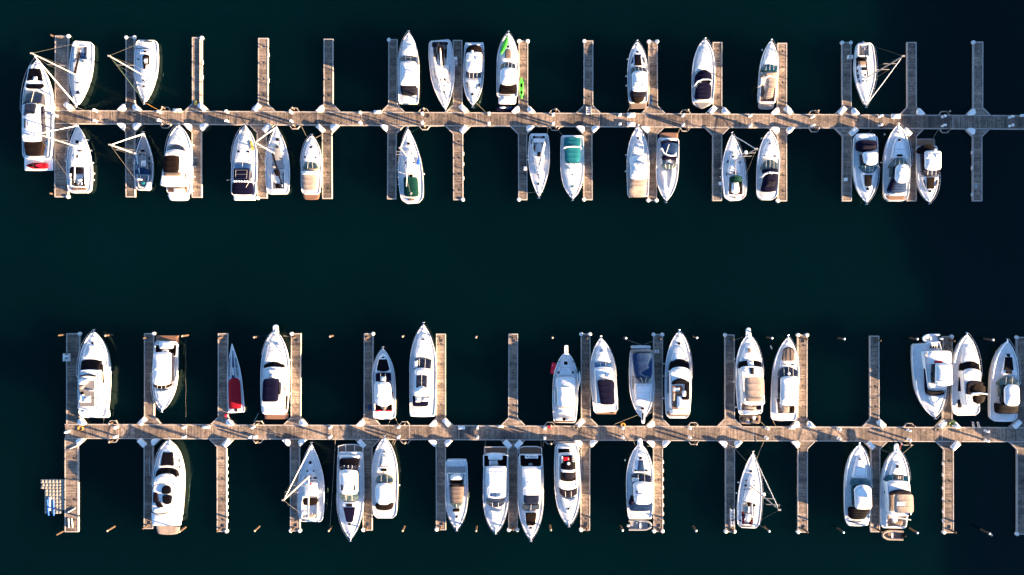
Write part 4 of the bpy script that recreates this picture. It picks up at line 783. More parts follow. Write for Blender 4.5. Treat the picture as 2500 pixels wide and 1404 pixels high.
b.f('bow_sprit', 'W', (290, 334, 268, 290, 338, 380), -4, 0, 2.15, th=.15, r=10, crown=0); b.hatch(308, 487, 44, 44, 2.15, 'B'); b.hatch(221, 600, 28, 26, 2.2, 'B'); b.hatch(392, 600, 28, 26, 2.2, 'B'); b.f('foredeck_trunk', 'N', (265, 355, 420, 195, 415, 660), -30, 0, 1.95, 2.2, r=30)
b.f('windshield_cover', 'WC', (190, 420, 670, 190, 420, 800), -14, 0, 2.8, 3.3, r=20, crown=.1); b.c('flybridge_cover', 'WC', (200, 418, 790, 205, 405, 1015), -10, 0, 3.9, 3.7, n=2, crown=.35)
b.f('cockpit_cover', 'WC', (210, 400, 1035, 215, 400, 1105), 0, 0, 2.6, crown=.15); b.f('aft_seat', 'N', (170, 260, 1155, 175, 262, 1185), 0, 0, 2.0); b.f('aft_seat', 'N', (315, 415, 1155, 315, 410, 1188), 0, 0, 2.0); b.f('cockpit_door', 'BR', (270, 306, 1155, 272, 304, 1190), 0, 0, 1.7)
b.f('stern_step', 'TK', (160, 425, 1190, 165, 410, 1212), 0, 0, 1.45, th=.2, r=4, crown=0); b.f('side_cover', 'WC', (168, 182, 820, 168, 182, 980), 0, 0, 2.1); b.f('side_window', 'G', (214, 226, 452, 208, 218, 472), 0, 0, 2.0, th=.2); b.f('side_window', 'G', (393, 405, 450, 402, 414, 480), 0, 0, 2.0, th=.2)
L7 = b
b = Boat(V19, 'flybridge_cruiser', 'white cruiser with three pale blue windscreen panes and navy flybridge cover', 'motor cruiser', (735, 170), (800, 1085), 318, zs=1.4)
b.f('foredeck_trunk', 'W', (700, 795, 310, 660, 860, 480), -40, 0, 1.9, 2.25, r=30); b.disc(747, 335, 18, 2.1, 'GB'); b.f('windshield', 'GB', (662, 862, 485, 668, 866, 540), -12, -14, 2.5, 3.0, m=2, r=6)
b.f('flybridge', 'W', (665, 875, 545, 690, 925, 1000), -16, 0, 3.6, 3.5, r=26, crown=.03); b.f('helm_seat', 'W', (710, 785, 625, 712, 785, 660), -8, 0, 4.0, th=.5, r=16); b.f('helm_seat', 'W', (800, 880, 620, 802, 878, 660), -8, 0, 4.0, th=.5, r=16)
b.c('flybridge_cover', 'NV', (695, 900, 700, 735, 905, 990), -10, 4, 4.6, 3.9, n=4, crown=.15); b.f('swim_platform', 'TK', (665, 930, 1010, 672, 925, 1110), 0, 0, .7, th=.4, r=14, crown=0); b.wires([(700, 1040, .8), (740, 1045, .85), (760, 1060, .85), (860, 1025, .85)], .06, 'RY', 'coiled_hose')
b = Boat(V19, 'cabin_cruiser', 'white cruiser moored stern-out with deep blue cockpit canvas', 'motor cruiser', (1252, 1160), (1230, 320), 308, 'round', zs=1.25, bowz=.6)
b.f('bow_sprit', 'W', (1228, 1280, 1080, 1234, 1276, 1222), 0, 6, 2.0, th=.15, r=16, crown=0); b.f('anchor_slot', 'BR', (1240, 1264, 1095, 1246, 1260, 1190), 0, 0, 2.06, th=.1, r=4); b.f('swim_platform', 'N', (1105, 1348, 272, 1105, 1350, 305), -4, 0, .6, th=.35, r=14, crown=0)
b.f('aft_seat', 'TN', (1100, 1380, 325, 1110, 1385, 355), 0, 0, 1.8, r=6); b.c('cockpit_cover', 'BL', (1128, 1360, 368, 1160, 1365, 650), -4, 10, 2.6, 2.9, n=3, crown=.25)
b.f('windshield', 'G', (1155, 1365, 655, 1215, 1315, 718), 0, 8, 2.7, 2.2, m=2, r=4); b.f('foredeck_trunk', 'W', (1150, 1365, 735, 1165, 1345, 960), 0, 10, 2.1, 2.0, r=20); b.f('foredeck_seat', 'WC', (1150, 1345, 925, 1165, 1320, 990), 0, 10, 2.25, 2.0, r=16); b.hatch(1250, 1040, 36, 30, 1.9, 'NV')
b.f('side_window', 'BR', (1128, 1136, 640, 1128, 1136, 800), 0, 0, 1.9, th=.3)
b = Boat(V19, 'flybridge_cruiser', 'white cruiser with round teak flybridge cockpit and black seats', 'motor cruiser', (1697, 92), (1680, 1160), 328, 'round', zs=1.45, bowz=.6, sround=.5)
b.disc(1697, 243, 17, 2.1, 'BR'); b.f('foredeck_trunk', 'W', (1640, 1760, 290, 1590, 1815, 460), -30, 0, 2.0, 2.2, r=30); b.f('windshield', 'B', (1590, 1818, 480, 1578, 1828, 590), -46, -56, 2.5, 3.3, r=22); b.f('flybridge', 'W', (1585, 1832, 570, 1600, 1835, 1060), -40, 8, 3.7, 3.6, r=40, crown=.03)
b.f('flybridge_floor', 'TK', (1612, 1735, 760, 1612, 1800, 1048), 0, 6, 3.85, th=.2, r=14, crown=0); b.f('flybridge_screen', 'B', (1610, 1820, 720, 1608, 1820, 750), -46, -10, 4.2, th=.5, r=20)
b.f('flybridge_seat', 'B', (1770, 1824, 720, 1765, 1820, 935), 0, 0, 4.2, th=.4, r=14); b.f('flybridge_seat', 'B', (1728, 1820, 885, 1728, 1818, 938), 0, 0, 4.22, th=.4, r=14); b.f('sun_lounge', 'W', (1672, 1815, 890, 1672, 1812, 1038), 0, 0, 4.1, th=.3, r=10) 
b.f('flybridge_table', 'W', (1732, 1778, 822, 1732, 1778, 892), 0, 0, 4.7, th=.12, r=14); b.f('helm_seat', 'W', (1622, 1660, 785, 1622, 1660, 830), 0, 0, 4.5, th=.4, r=10); b.f('helm_seat', 'W', (1664, 1700, 785, 1664, 1700, 830), 0, 0, 4.5, th=.4, r=10); b.f('stair_hatch', 'TN', (1612, 1645, 850, 1618, 1645, 950), 0, 0, 4.0, th=.2, r=10)
b.f('aft_deck', 'TD', (1545, 1840, 1075, 1560, 1820, 1130), 0, 8, 1.6, th=.1, r=14, crown=0); b.f('aft_seat', 'W', (1580, 1830, 1060, 1590, 1820, 1110), 0, 0, 2.0); b.f('side_window', 'NV', (1560, 1566, 600, 1556, 1563, 860), 0, 0, 2.0, th=.4); b.fenders([(1518, 492), (1512, 642), (1512, 915)], 'the cruiser with teak flybridge')
b = Boat(V21, 'flybridge_cruiser', 'white cruiser with sunlit tan flybridge bimini and cluttered brown platform', 'motor cruiser', (438, 180), (465, 1160), 335, 'round', zs=1.45, bowz=.6)
b.f('bow_pulpit', 'W', (408, 465, 108, 405, 475, 210), -8, 0, 2.1, th=.2, r=22, crown=0); b.hatch(450, 378, 36, 46, 2.3, 'TD'); b.f('foredeck_trunk', 'W', (405, 505, 300, 335, 600, 520), -20, -10, 2.0, 2.35, r=20)
b.f('windshield', 'B', (335, 595, 520, 330, 605, 610), -24, -34, 2.5, 3.2, r=14); b.f('windshield_centre', 'W', (430, 495, 505, 440, 505, 585), 0, 0, 3.05, th=.6, r=4); b.hatch(463, 524, 30, 20, 3.12, 'B'); b.hatch(467, 556, 30, 16, 3.14, 'B')
b.f('flybridge', 'W', (340, 615, 590, 380, 640, 1040), -20, 10, 3.7, 3.6, r=30, crown=.02); b.f('chart_strip', 'CH', (455, 505, 590, 465, 508, 672), 0, 0, 3.78, th=.1, r=3)
b.bar([(378, 720), (430, 690), (520, 682), (600, 700)], 4.3, .05, 'ST', 'flybridge_rail', False)
b.c('bimini', 'TN', (388, 630, 715, 395, 635, 945), -10, 4, 5.5, 5.3, n=3, crown=.25, slab=True); b.f('flybridge_seat', 'TN', (410, 620, 955, 415, 610, 1005), 0, 4, 4.4, th=.4, r=8)
b.well((345, 605, 1010, 340, 600, 1115), 0, 0, 'TD', .3); b.f('cockpit_locker', 'NV', (555, 600, 1055, 555, 600, 1105), 0, 0, 2.0, th=.4, r=4); b.f('cockpit_table', 'TN', (395, 535, 1068, 385, 535, 1108), 0, 0, 1.95, th=.2, r=6)
b.f('rolled_tender_cover', 'W', (372, 555, 1115, 372, 555, 1165), 0, 0, 2.2, th=.4, r=22, crown=.2); b.f('swim_platform', 'TD', (325, 590, 1172, 335, 580, 1275), 0, 6, .7, th=.4, r=24, crown=0)
for x, y, m_ in ((365, 1215, 'CH'), (470, 1235, 'B'), (540, 1220, 'CH'), (430, 1250, 'AL'), (510, 1205, 'W')): b.disc(x, y, 24, 1.05, m_, 'platform_gear')
b.fenders([(277, 482), (280, 762), (284, 1072)], 'the cruiser with sunlit tan bimini')
b = Boat(V21, 'flybridge_cruiser', 'white cruiser with a tan foredeck sunbed and long white hardtop', 'motor cruiser', (925, 208), (870, 1235), 335, zs=1.45, bowz=.6)
b.f('foredeck_trunk', 'W', (870, 990, 330, 825, 1035, 600), -20, -20, 2.0, 2.25, r=30); b.f('sunpad', 'TD', (868, 998, 352, 842, 1012, 508), -12, 0, 2.3, 2.4, th=.3, r=26, m=2, mm='BR'); b.hatch(878, 548, 38, 16, 2.3, 'B'); b.hatch(982, 550, 36, 16, 2.3, 'B')
b.f('windshield', 'G', (818, 1040, 630, 820, 1042, 700), -50, -10, 2.5, 3.1, m=3, r=14); b.dome(935, 665, 18, 3.4); b.f('hardtop', 'W', (832, 1042, 712, 832, 1040, 1040), -18, 14, 3.8, r=24, crown=.12); b.f('hardtop_panel', 'N', (848, 1030, 860, 848, 1028, 1000), 0, 0, 3.92, th=.12, r=4); b.f('side_window', 'G', (806, 820, 720, 800, 815, 900), 0, 0, 2.6, th=.4)
b.well((775, 1020, 960, 785, 1005, 1160), 0, 0, 'TD', .3); b.f('cockpit_seat', 'BR', (960, 1008, 1070, 955, 1005, 1140), 0, 0, 1.9, th=.3); b.f('cockpit_table', 'TN', (855, 940, 1065, 855, 935, 1140), 0, 0, 1.9, th=.2)
b.f('swim_platform', 'GY', (730, 1010, 1150, 745, 1002, 1235), 0, 12, .8, th=.5, r=18, crown=0); b.f('platform_teak', 'TK', (745, 860, 1150, 745, 800, 1225), 0, 0, .86, th=.1, crown=0, r=4)
b = Boat(V24, 'motor_yacht', 'large white hardtop yacht moored stern-out with round roof hatch', 'motor yacht', (415, 1150), (310, 240), 388, 'round', zs=1.5, bowz=.6)
b.f('stern_deck', 'TK', (225, 480, 232, 225, 480, 290), 0, 0, 1.0, th=.5, crown=0); b.f('aft_cabin', 'W', (275, 600, 340, 330, 560, 800), 0, 22, 2.6, 2.5, r=30); b.c('aft_awning', 'WC', (330, 615, 340, 335, 622, 490), -6, 6, 3.9, 3.9, n=1, slab=True)
for x in (365, 395, 425, 455): b.f('stair_tread', 'CH', (x, x + 14, 270, x - 8, x + 10, 305), 0, 0, 1.95, th=.2, r=3)
b.f('flybridge_seat', 'RE', (405, 512, 455, 405, 515, 485), 0, 0, 4.1, th=.3, r=12); b.f('hardtop', 'W', (425, 622, 490, 420, 635, 745), -4, 20, 4.9, 4.8, r=24, crown=.14); b.disc(520, 600, 20, 5.05, 'CH'); b.f('hardtop_lip', 'N', (425, 600, 700, 425, 590, 712), 0, 0, 5.0, th=.2, r=3)
b.f('side_window', 'NV', (288, 300, 555, 300, 325, 830), -10, 0, 2.3, th=.4, r=10); b.f('side_window', 'CH', (370, 410, 600, 385, 412, 720), 0, 0, 3.2, th=.4, r=8); b.f('windshield', 'B', (325, 535, 825, 322, 528, 868), 10, 12, 3.0, 2.4, r=6); b.f('foredeck_trunk', 'W', (335, 530, 885, 390, 460, 1030), 0, 20, 2.2, 1.95, r=24)
b = Boat(V24, 'motor_yacht', 'white yacht with two round brown biminis on a cantilevered flybridge', 'motor yacht', (805, 125), (800, 1125), 350, zs=1.45, bowz=.6, sround=.6)
b.hatch(830, 328, 34, 32, 2.1, 'G'); b.f('foredeck_trunk', 'W', (760, 880, 270, 740, 955, 490), -30, 0, 2.0, 2.3, r=30); b.f('windshield', 'B', (738, 958, 500, 762, 970, 590), -44, -40, 2.5, 3.3, r=14); b.f('flybridge', 'W', (755, 985, 590, 790, 960, 1010), -40, 6, 3.6, 3.5, r=30, crown=.03); b.f('side_window', 'B', (722, 738, 570, 708, 735, 830), 0, 0, 2.3, th=.4, r=6)
b.f('flybridge_floor', 'CH', (800, 1005, 720, 800, 1000, 870), -20, 0, 3.75, th=.2, r=24, crown=0); b.disc(832, 820, 28, 4.3, 'CH', 'helm_seat'); b.c('forward_bimini', 'BR', (850, 1030, 755, 830, 1035, 845), -18, 0, 4.9, 4.9, n=1, slab=True, crown=.25, cr=.4); b.bar([(815, 960), (835, 890), (880, 855), (960, 850), (1060, 865)], 5.3, .16, 'W', 'radar_arch', False)
b.c('aft_bimini', 'BR', (868, 1040, 880, 885, 1010, 970), 0, 14, 5.0, 5.0, n=1, slab=True, crown=.25, cr=.4); b.f('side_deck', 'CH', (690, 745, 930, 700, 745, 1030), 0, 0, 1.7, th=.1, r=14)
b.f('aft_deck', 'TK', (685, 915, 1060, 660, 925, 1110), 0, 8, 1.2, th=.5, r=10, crown=0)
b = Boat(V24, 'motor_yacht', 'white hardtop yacht partly in shadow with long dark foredeck pad, rightmost on the lower walkway', 'motor yacht', (1300, 205), (1255, 1195), 345, zs=1.45, bowz=.6, sround=.5)
b.hatch(1316, 388, 36, 32, 2.1, 'BR'); b.f('foredeck_trunk', 'W', (1275, 1375, 400, 1235, 1430, 640), -20, -20, 2.0, 2.3, r=24); b.f('sunpad', 'B', (1278, 1362, 412, 1262, 1382, 575), 0, 0, 2.3, 2.4, th=.2, r=5); b.hatch(1323, 597, 74, 38, 2.4, 'B')
b.f('windshield', 'GG', (1215, 1435, 700, 1200, 1440, 760), -50, -10, 2.5, 3.1, m=2, r=34, mm='N'); b.f('side_window', 'GG', (1205, 1255, 760, 1200, 1225, 900), 0, 0, 2.7, th=.5, r=10); b.f('hardtop', 'W', (1265, 1450, 765, 1270, 1455, 1000), -20, 10, 3.7, r=50, crown=.16); b.hatch(1371, 822, 34, 32, 3.86, 'B')
b.c('cockpit_cover', 'B', (1180, 1440, 980, 1175, 1435, 1100), 20, 4, 2.9, 2.5, n=2)
b.f('swim_platform', 'N', (1115, 1400, 1110, 1130, 1395, 1195), 0, 8, .9, th=.5, r=24, crown=0)
# ================= lower walkway, south side
b = Boat(V15, 'motor_yacht', 'large white yacht with horseshoe black flybridge seating, first on the lower south side', 'motor yacht', (1672, 165), (1640, 1210), 385, 'round', zs=1.5, bowz=.6, sround=.3)
b.f('foredeck_trunk', 'W', (1590, 1730, 280, 1520, 1760, 520), -40, -10, 2.0, 2.3, r=40); b.f('sunpad', 'B', (1590, 1715, 318, 1560, 1728, 492), 8, -10, 2.3, 2.4, th=.2, r=20); b.f('side_pad', 'BR', (1778, 1788, 410, 1785, 1795, 450), 0, 0, 1.95, th=.1, r=3); b.f('side_pad', 'BR', (1788, 1800, 488, 1792, 1802, 525), 0, 0, 1.9, th=.1, r=3)
b.f('windshield', 'B', (1515, 1755, 548, 1492, 1762, 640), -40, -56, 2.5, 3.3, m=2, r=20, mm='CH'); b.f('flybridge', 'W', (1478, 1755, 640, 1452, 1700, 1060), -50, 12, 3.7, 3.6, r=60, crown=.02)
b.f('flybridge_pad', 'B', (1580, 1690, 750, 1572, 1692, 830), -20, 4, 3.95, th=.2, r=30); b.f('flybridge_pad', 'B', (1582, 1700, 848, 1590, 1695, 948), 0, 14, 3.95, th=.2, r=34); b.f('flybridge_seat', 'B', (1470, 1520, 820, 1470, 1540, 940), 0, 0, 4.05, th=.3, r=16); b.f('flybridge_seat', 'B', (1490, 1550, 925, 1520, 1600, 1000), 0, 0, 4.05, th=.3, r=24)
b.bar([(1460, 780), (1490, 730), (1560, 705), (1640, 710)], 4.3, .07, 'BR', 'flybridge_rail', False); b.bar([(1450, 1055), (1520, 1075), (1600, 1072), (1670, 1050)], 4.1, .09, 'BR', 'aft_rail', False)
b.f('aft_seat', 'W', (1460, 1660, 1090, 1470, 1640, 1150), 0, 6, 2.4, r=16); b.f('aft_deck', 'W', (1450, 1820, 1060, 1460, 1810, 1220), 0, 0, 1.7, r=16, crown=.03); b.f('swim_platform', 'TN', (1500, 1800, 1205, 1530, 1780, 1320), 0, 12, .7, th=.4, r=24, crown=0)
L16 = b
b = Boat(V17, 'sailing_yacht', 'white sailing yacht with thick mast leaning down-left over its finger pier', 'sailing yacht', (378, 205), (370, 1095), 305, 'wide', zs=1.1, bowz=.4, sround=.3, rail=.9)
b.f('coachroof', 'N', (340, 410, 380, 290, 445, 620), -20, 0, 1.5, 1.75, r=24); b.hatch(364, 420, 32, 34, 1.65, 'B'); b.hatch(332, 516, 20, 20, 1.75, 'B'); b.hatch(399, 516, 20, 20, 1.75, 'B'); b.f('coachroof_window', 'B', (295, 378, 590, 292, 375, 605), 0, 0, 1.9, th=.2, r=3); b.f('coachroof_window', 'B', (397, 436, 585, 397, 436, 605), 0, 0, 1.9, th=.2, r=3)
b.f('deckhouse', 'W', (300, 440, 640, 290, 450, 800), 0, 0, 2.0, 2.1, r=20); b.f('instrument_pod', 'RD', (358, 372, 650, 358, 372, 678), 0, 0, 2.3, th=.2, r=4); b.well((265, 450, 800, 260, 445, 1060), -14, 0, 'N', .35); b.f('companionway_cover', 'BR', (272, 450, 830, 280, 440, 900), 0, 10, 2.3, th=.5, r=22)
b.f('cockpit_table', 'TN', (325, 420, 1010, 325, 420, 1045), 0, 0, 1.8, th=.2); b.f('stern_seat', 'TN', (262, 300, 1068, 265, 300, 1090), 0, 0, 1.5, th=.2); b.wheel(355, 1000, 30, 2.0)
b.mast((362, 562), (95, 890), rad=.2, boom=(340, 1050), bmat='WC', boomr=.16, genoa=.1, spreaders=(.45, .7))
b = Boat(V17, 'motor_yacht', 'long white yacht with grey-brown framed swim platform and navy foredeck pad', 'motor yacht', (822, 1300), (820, 300), 312, zs=1.4, bowz=.6)
b.f('swim_platform', 'TD', (680, 962, 222, 682, 962, 335), -14, 0, .6, th=.35, r=10, crown=0); b.bar([(768, 220), (768, 290)], .85, .06, 'W', 'platform_rail', False); b.bar([(870, 220), (870, 290)], .85, .06, 'W', 'platform_rail', False); b.bar([(682, 310), (682, 230), (760, 212), (880, 212), (962, 240), (962, 310)], .8, .07, 'W', 'platform_frame', False)
b.f('transom_seat', 'W', (690, 920, 340, 695, 920, 372), 0, 0, 1.9); b.c('cockpit_cover', 'B', (695, 922, 378, 695, 900, 500), -4, 0, 2.5, 2.9, n=2); b.f('cockpit_glazing', 'G', (705, 890, 452, 700, 885, 492), -4, -4, 3.0, th=.4, m=3, r=4)
b.f('hardtop', 'W', (692, 905, 520, 705, 905, 770), -22, 22, 3.6, r=26, crown=.14); b.f('roof_window', 'CH', (712, 742, 668, 712, 740, 740), 0, 0, 3.74, th=.12, r=8); b.f('roof_window', 'CH', (848, 878, 668, 850, 878, 740), 0, 0, 3.74, th=.12, r=8); b.dome(800, 540, 16, 4.1)
b.f('windshield', 'GG', (698, 910, 775, 705, 908, 830), 18, 30, 3.1, 2.4, m=2, r=8); b.hatch(808, 907, 68, 32, 2.25, 'BR'); b.f('foredeck_trunk', 'W', (720, 895, 870, 765, 860, 1110), 0, 20, 2.15, 1.95, r=20); b.f('sunpad', 'NV', (738, 876, 932, 772, 850, 1095), 0, 8, 2.35, 2.15, th=.2, r=8); b.hatch(810, 1122, 30, 26, 2.0, 'BR')
b = Boat(V17, 'express_cruiser', 'white hardtop cruiser with louvred foredeck pad and brown aft cover, bow at the lower walkway', 'motor cruiser', (1213, 130), (1215, 1055), 298, 'round', zs=1.35, bowz=.6, sround=.6)
b.f('foredeck_trunk', 'W', (1165, 1255, 300, 1110, 1310, 540), -30, -20, 1.95, 2.2, r=30); b.hatch(1206, 305, 32, 32, 2.0, 'BR'); b.f('sunpad_base', 'N', (1172, 1240, 332, 1150, 1260, 478), -4, 4, 2.2, 2.3, th=.2, r=8)
for i in range(6): b.f('sunpad_strip', 'BR', (1176 + i * 11, 1182 + i * 11, 340, 1154 + i * 18, 1163 + i * 18, 472), 0, 0, 2.26, 2.37, th=.1, r=1, crown=0)
b.hatch(1204, 503, 64, 32, 2.3, 'B'); b.f('windshield', 'GG', (1108, 1308, 600, 1100, 1312, 650), -44, -4, 2.4, 3.0, m=2, r=30, mm='N'); b.f('hardtop', 'W', (1105, 1300, 675, 1110, 1290, 880), -22, 22, 3.6, r=44, crown=.16); b.hatch(1194, 722, 30, 28, 3.75, 'BR')
b.c('cockpit_cover', 'BR', (1100, 1310, 895, 1118, 1300, 950), 14, 14, 2.8, 2.5, n=2); b.fenders([(1062, 675), (1370, 675)], 'the cruiser with louvred foredeck pad')
b = Boat(V18, 'express_cruiser', 'smaller white cruiser with brown cockpit canvas, left of three long yachts', 'motor cruiser', (268, 1180), (262, 360), 270, zs=1.1, bowz=.5)
b.f('swim_platform', 'N', (150, 382, 345, 148, 386, 420), -4, 0, .6, th=.35, r=14, crown=0); b.f('aft_floor', 'GV', (148, 372, 430, 150, 370, 505), 0, 0, 1.2, th=.15, r=10, crown=0); b.well((150, 375, 510, 165, 360, 650), 0, 0, 'N', .4); b.f('aft_pad', 'BR', (185, 340, 595, 190, 336, 628), 0, 0, 2.0, r=12); b.f('arch', 'W', (190, 330, 545, 185, 335, 590), -8, 0, 2.6, r=20)
b.c('cockpit_canopy', 'TD', (178, 350, 655, 185, 340, 850), -4, 22, 2.8, 2.6, n=4, crown=.2); b.f('canopy_front', 'B', (180, 350, 648, 178, 345, 672), 0, 0, 2.98, th=.4, r=5); b.f('windshield', 'GG', (182, 345, 845, 205, 322, 895), 20, 18, 2.4, 2.0, m=1, r=16)
b.f('foredeck_trunk', 'W', (215, 310, 930, 235, 290, 1060), 0, 10, 1.75, 1.6, r=20); b.f('forward_seat', 'BR', (218, 306, 932, 222, 304, 968), 0, 0, 1.95, th=.2, r=8); b.hatch(267, 1025, 28, 30, 1.8, 'BR')
b = Boat(V18, 'flybridge_cruiser', 'white cruiser with large white square hardtop and rounded cockpit sofa', 'motor cruiser', (728, 1215), (728, 280), 302, 'round', zs=1.4, bowz=.6)
b.f('swim_platform', 'TK', (585, 868, 197, 582, 872, 300), 0, 0, .6, th=.35, r=8, crown=0); b.bar([(600, 285), (600, 200), (860, 200), (868, 280)], 1.0, .06, 'W', 'platform_rail', False)
b.well((578, 875, 295, 580, 870, 440), 0, 0, 'BR', .4); b.f('cockpit_sofa', 'W', (635, 805, 280, 640, 810, 355), -6, 0, 2.1, r=24, crown=.1); b.f('cockpit_lounge', 'N', (650, 750, 362, 650, 750, 428), 0, 0, 1.9, th=.4, r=6)
b.f('hardtop', 'W', (612, 850, 432, 618, 845, 790), -6, 20, 3.6, 3.5, r=26, crown=.1); b.f('hardtop_panel', 'WC', (625, 828, 488, 632, 825, 682), 0, 0, 3.74, th=.15, r=8); b.f('roof_window', 'GB', (655, 800, 742, 672, 780, 786), 0, 8, 3.64, th=.12, m=1, r=4, mm='B')
b.f('windshield', 'G', (615, 832, 830, 622, 830, 875), 34, 40, 3.0, 2.4, m=2, r=6); b.f('foredeck_trunk', 'W', (650, 805, 945, 670, 780, 1060), 10, 14, 2.15, 2.0, r=20)
b = Boat(V18, 'motor_yacht', 'long white yacht with dark brown roof panels and foredeck pad', 'motor yacht', (1143, 1300), (1140, 290), 305, zs=1.45, bowz=.6)
b.f('swim_platform', 'TK', (1000, 1272, 195, 1000, 1275, 290), -8, 0, .6, th=.35, r=14, crown=0); b.bar([(1002, 280), (1002, 215), (1060, 196), (1210, 196), (1270, 215), (1272, 280)], .85, .07, 'W', 'platform_frame', False)
b.well((1005, 1280, 290, 1010, 1275, 435), 0, 0, 'BR', .45); b.f('transom_seat', 'W', (1072, 1230, 300, 1075, 1228, 338), 0, 0, 2.2, r=6); b.marks((1129, 315), (1178, 315), 7, 2.33, .09, .13); b.marks((1186, 315), (1213, 315), 4, 2.33, .09, .13); b.disc(1104, 316, 7, 2.35, 'B', 'name_emblem'); b.f('cockpit_table', 'B', (1080, 1222, 345, 1085, 1222, 390), 0, 0, 1.9, th=.2, r=6)
b.f('hardtop', 'W', (1038, 1255, 435, 1048, 1250, 870), -4, 0, 3.7, 3.6, r=16, crown=.1); b.f('hardtop_panel', 'WC', (1050, 1240, 566, 1055, 1240, 690), 0, 0, 3.84, th=.14, r=6); b.f('sunroof_panel', 'G', (1060, 1236, 772, 1060, 1236, 868), 0, 8, 3.8, th=.15, r=4)
b.f('windshield', 'G', (1048, 1246, 880, 1038, 1245, 930), 4, 22, 3.1, 2.4, m=1, r=5); b.f('foredeck_trunk', 'W', (1060, 1230, 960, 1095, 1190, 1150), 0, 14, 2.2, 2.0, r=24); b.f('sunpad', 'BR', (1078, 1214, 978, 1090, 1196, 1128), 0, 4, 2.4, 2.2, th=.2, r=22); b.hatch(1143, 1150, 32, 36, 2.05, 'NV')
b = Boat(V18, 'flybridge_cruiser', 'white cruiser with domed black flybridge covers and brown grid windows', 'motor cruiser', (1592, 1130), (1565, 160), 308, 'round', zs=1.45, bowz=.6, sround=.4)
b.f('stern_deck', 'GY', (1425, 1680, 140, 1430, 1690, 260), -8, 0, 1.35, th=.3, r=10, crown=0); b.f('transom_seat', 'W', (1450, 1635, 200, 1450, 1635, 240), -4, -4, 2.1, r=12); b.f('cockpit_table', 'B', (1465, 1605, 222, 1470, 1600, 270), 0, 0, 2.3, th=.2, r=8)
b.f('flybridge', 'W', (1475, 1680, 285, 1470, 1690, 680), -8, 30, 3.5, 3.5, r=34, crown=.02); b.f('flybridge_floor', 'BR', (1495, 1665, 300, 1490, 1680, 590), 0, 20, 3.65, th=.15, r=24, crown=0)
b.f('red_bag', 'RE', (1525, 1590, 320, 1530, 1595, 360), 0, 0, 4.0, th=.3, r=12); b.f('flybridge_seat', 'WC', (1500, 1520, 310, 1500, 1520, 420), 0, 0, 4.1, th=.3)
for i in range(4): b.f('stair_tread', 'W', (1628, 1660, 300 + i * 22, 1628, 1660, 312 + i * 22), 0, 0, 3.9, th=.2, r=2)
b.c('aft_bimini', 'B', (1502, 1672, 385, 1495, 1675, 462), -30, 4, 4.6, 4.7, n=1, crown=.35, slab=True, cr=.3); b.f('arch', 'W', (1490, 1680, 462, 1510, 1660, 498), 8, 10, 4.9, th=.3, r=14); b.c('forward_bimini', 'CH', (1505, 1680, 500, 1510, 1670, 565), 6, 24, 4.7, 4.5, n=1, crown=.3, slab=True, cr=.3); b.dome(1588, 398, 18, 5.3)
b.f('windshield', 'CH', (1482, 1690, 690, 1485, 1690, 755), 40, 46, 3.0, 2.4, m=2, r=5); b.hatch(1588, 930, 30, 26, 2.15, 'BR'); b.f('foredeck_trunk', 'W', (1500, 1680, 790, 1550, 1640, 980), 30, 20, 2.15, 1.95, r=24); b.fenders([(1720, 225)], 'the cruiser with domed black covers')
b = Boat(V20, 'flybridge_cruiser', 'white cruiser with bow pulpit, two square roof hatches and blue foredeck and cockpit canvas', 'motor cruiser', (413, 215), (415, 1130), 335, 'round', zs=1.4, bowz=.6, rail=.4)
b.f('bow_pulpit', 'W', (390, 438, 158, 380, 450, 240), -4, 0, 2.0, th=.2, r=18, crown=0); b.f('foredeck_trunk', 'W', (370, 480, 300, 320, 530, 585), -20, -10, 1.95, 2.3, r=24); b.hatch(421, 396, 36, 36, 2.2, 'B'); b.f('sunpad', 'BL', (396, 455, 422, 382, 470, 562), 0, 0, 2.3, 2.4, th=.15, r=6); b.hatch(361, 545, 22, 22, 2.35, 'B'); b.hatch(490, 543, 24, 22, 2.35, 'B')
b.f('windshield', 'G', (312, 548, 612, 315, 550, 695), -22, -14, 2.6, 3.2, m=2, r=12, mm='N'); b.f('dash_shade', 'N', (318, 400, 640, 318, 400, 690), 0, -6, 3.2, th=.7, r=6)
b.f('hardtop', 'W', (328, 550, 700, 345, 555, 950), -20, 14, 3.7, r=36, crown=.12); b.hatch(385, 806, 36, 38, 3.85, 'BR'); b.hatch(499, 803, 36, 38, 3.85, 'BR'); b.bar([(405, 870), (490, 848)], 4.1, .05, 'GV', 'antenna', False); b.dome(382, 878, 10, 4.1)
b.c('cockpit_cover', 'BL', (290, 575, 950, 290, 560, 1035), 10, 8, 2.6, 2.4, n=5, crown=.15); b.c('cockpit_cover_side', 'NV', (310, 330, 870, 280, 340, 960), 0, 0, 2.8, 2.6, n=1); b.f('aft_deck', 'W', (268, 562, 1030, 272, 558, 1138), 0, 3, 1.3, th=.5, r=16, crown=0)
b = Boat(V22, 'sailing_yacht', 'white sailing yacht with dark red cockpit cushions and radar mast leaning down-right', 'sailing yacht', (492, 275), (435, 1200), 300, 'wide', zs=1.1, bowz=.4, sround=.7, rail=.95)
b.f('coachroof', 'W', (445, 520, 560, 380, 540, 880), -20, 0, 1.5, 1.8, r=30); b.hatch(471, 507, 32, 30, 1.45, 'G'); b.hatch(410, 620, 18, 20, 1.7, 'G'); b.hatch(513, 626, 18, 18, 1.7, 'GV'); b.hatch(405, 679, 34, 26, 1.75, 'G'); b.hatch(515, 686, 26, 22, 1.75, 'GV'); b.hatch(406, 730, 40, 28, 1.82, 'GB'); b.hatch(458, 732, 34, 22, 1.85, 'GV')
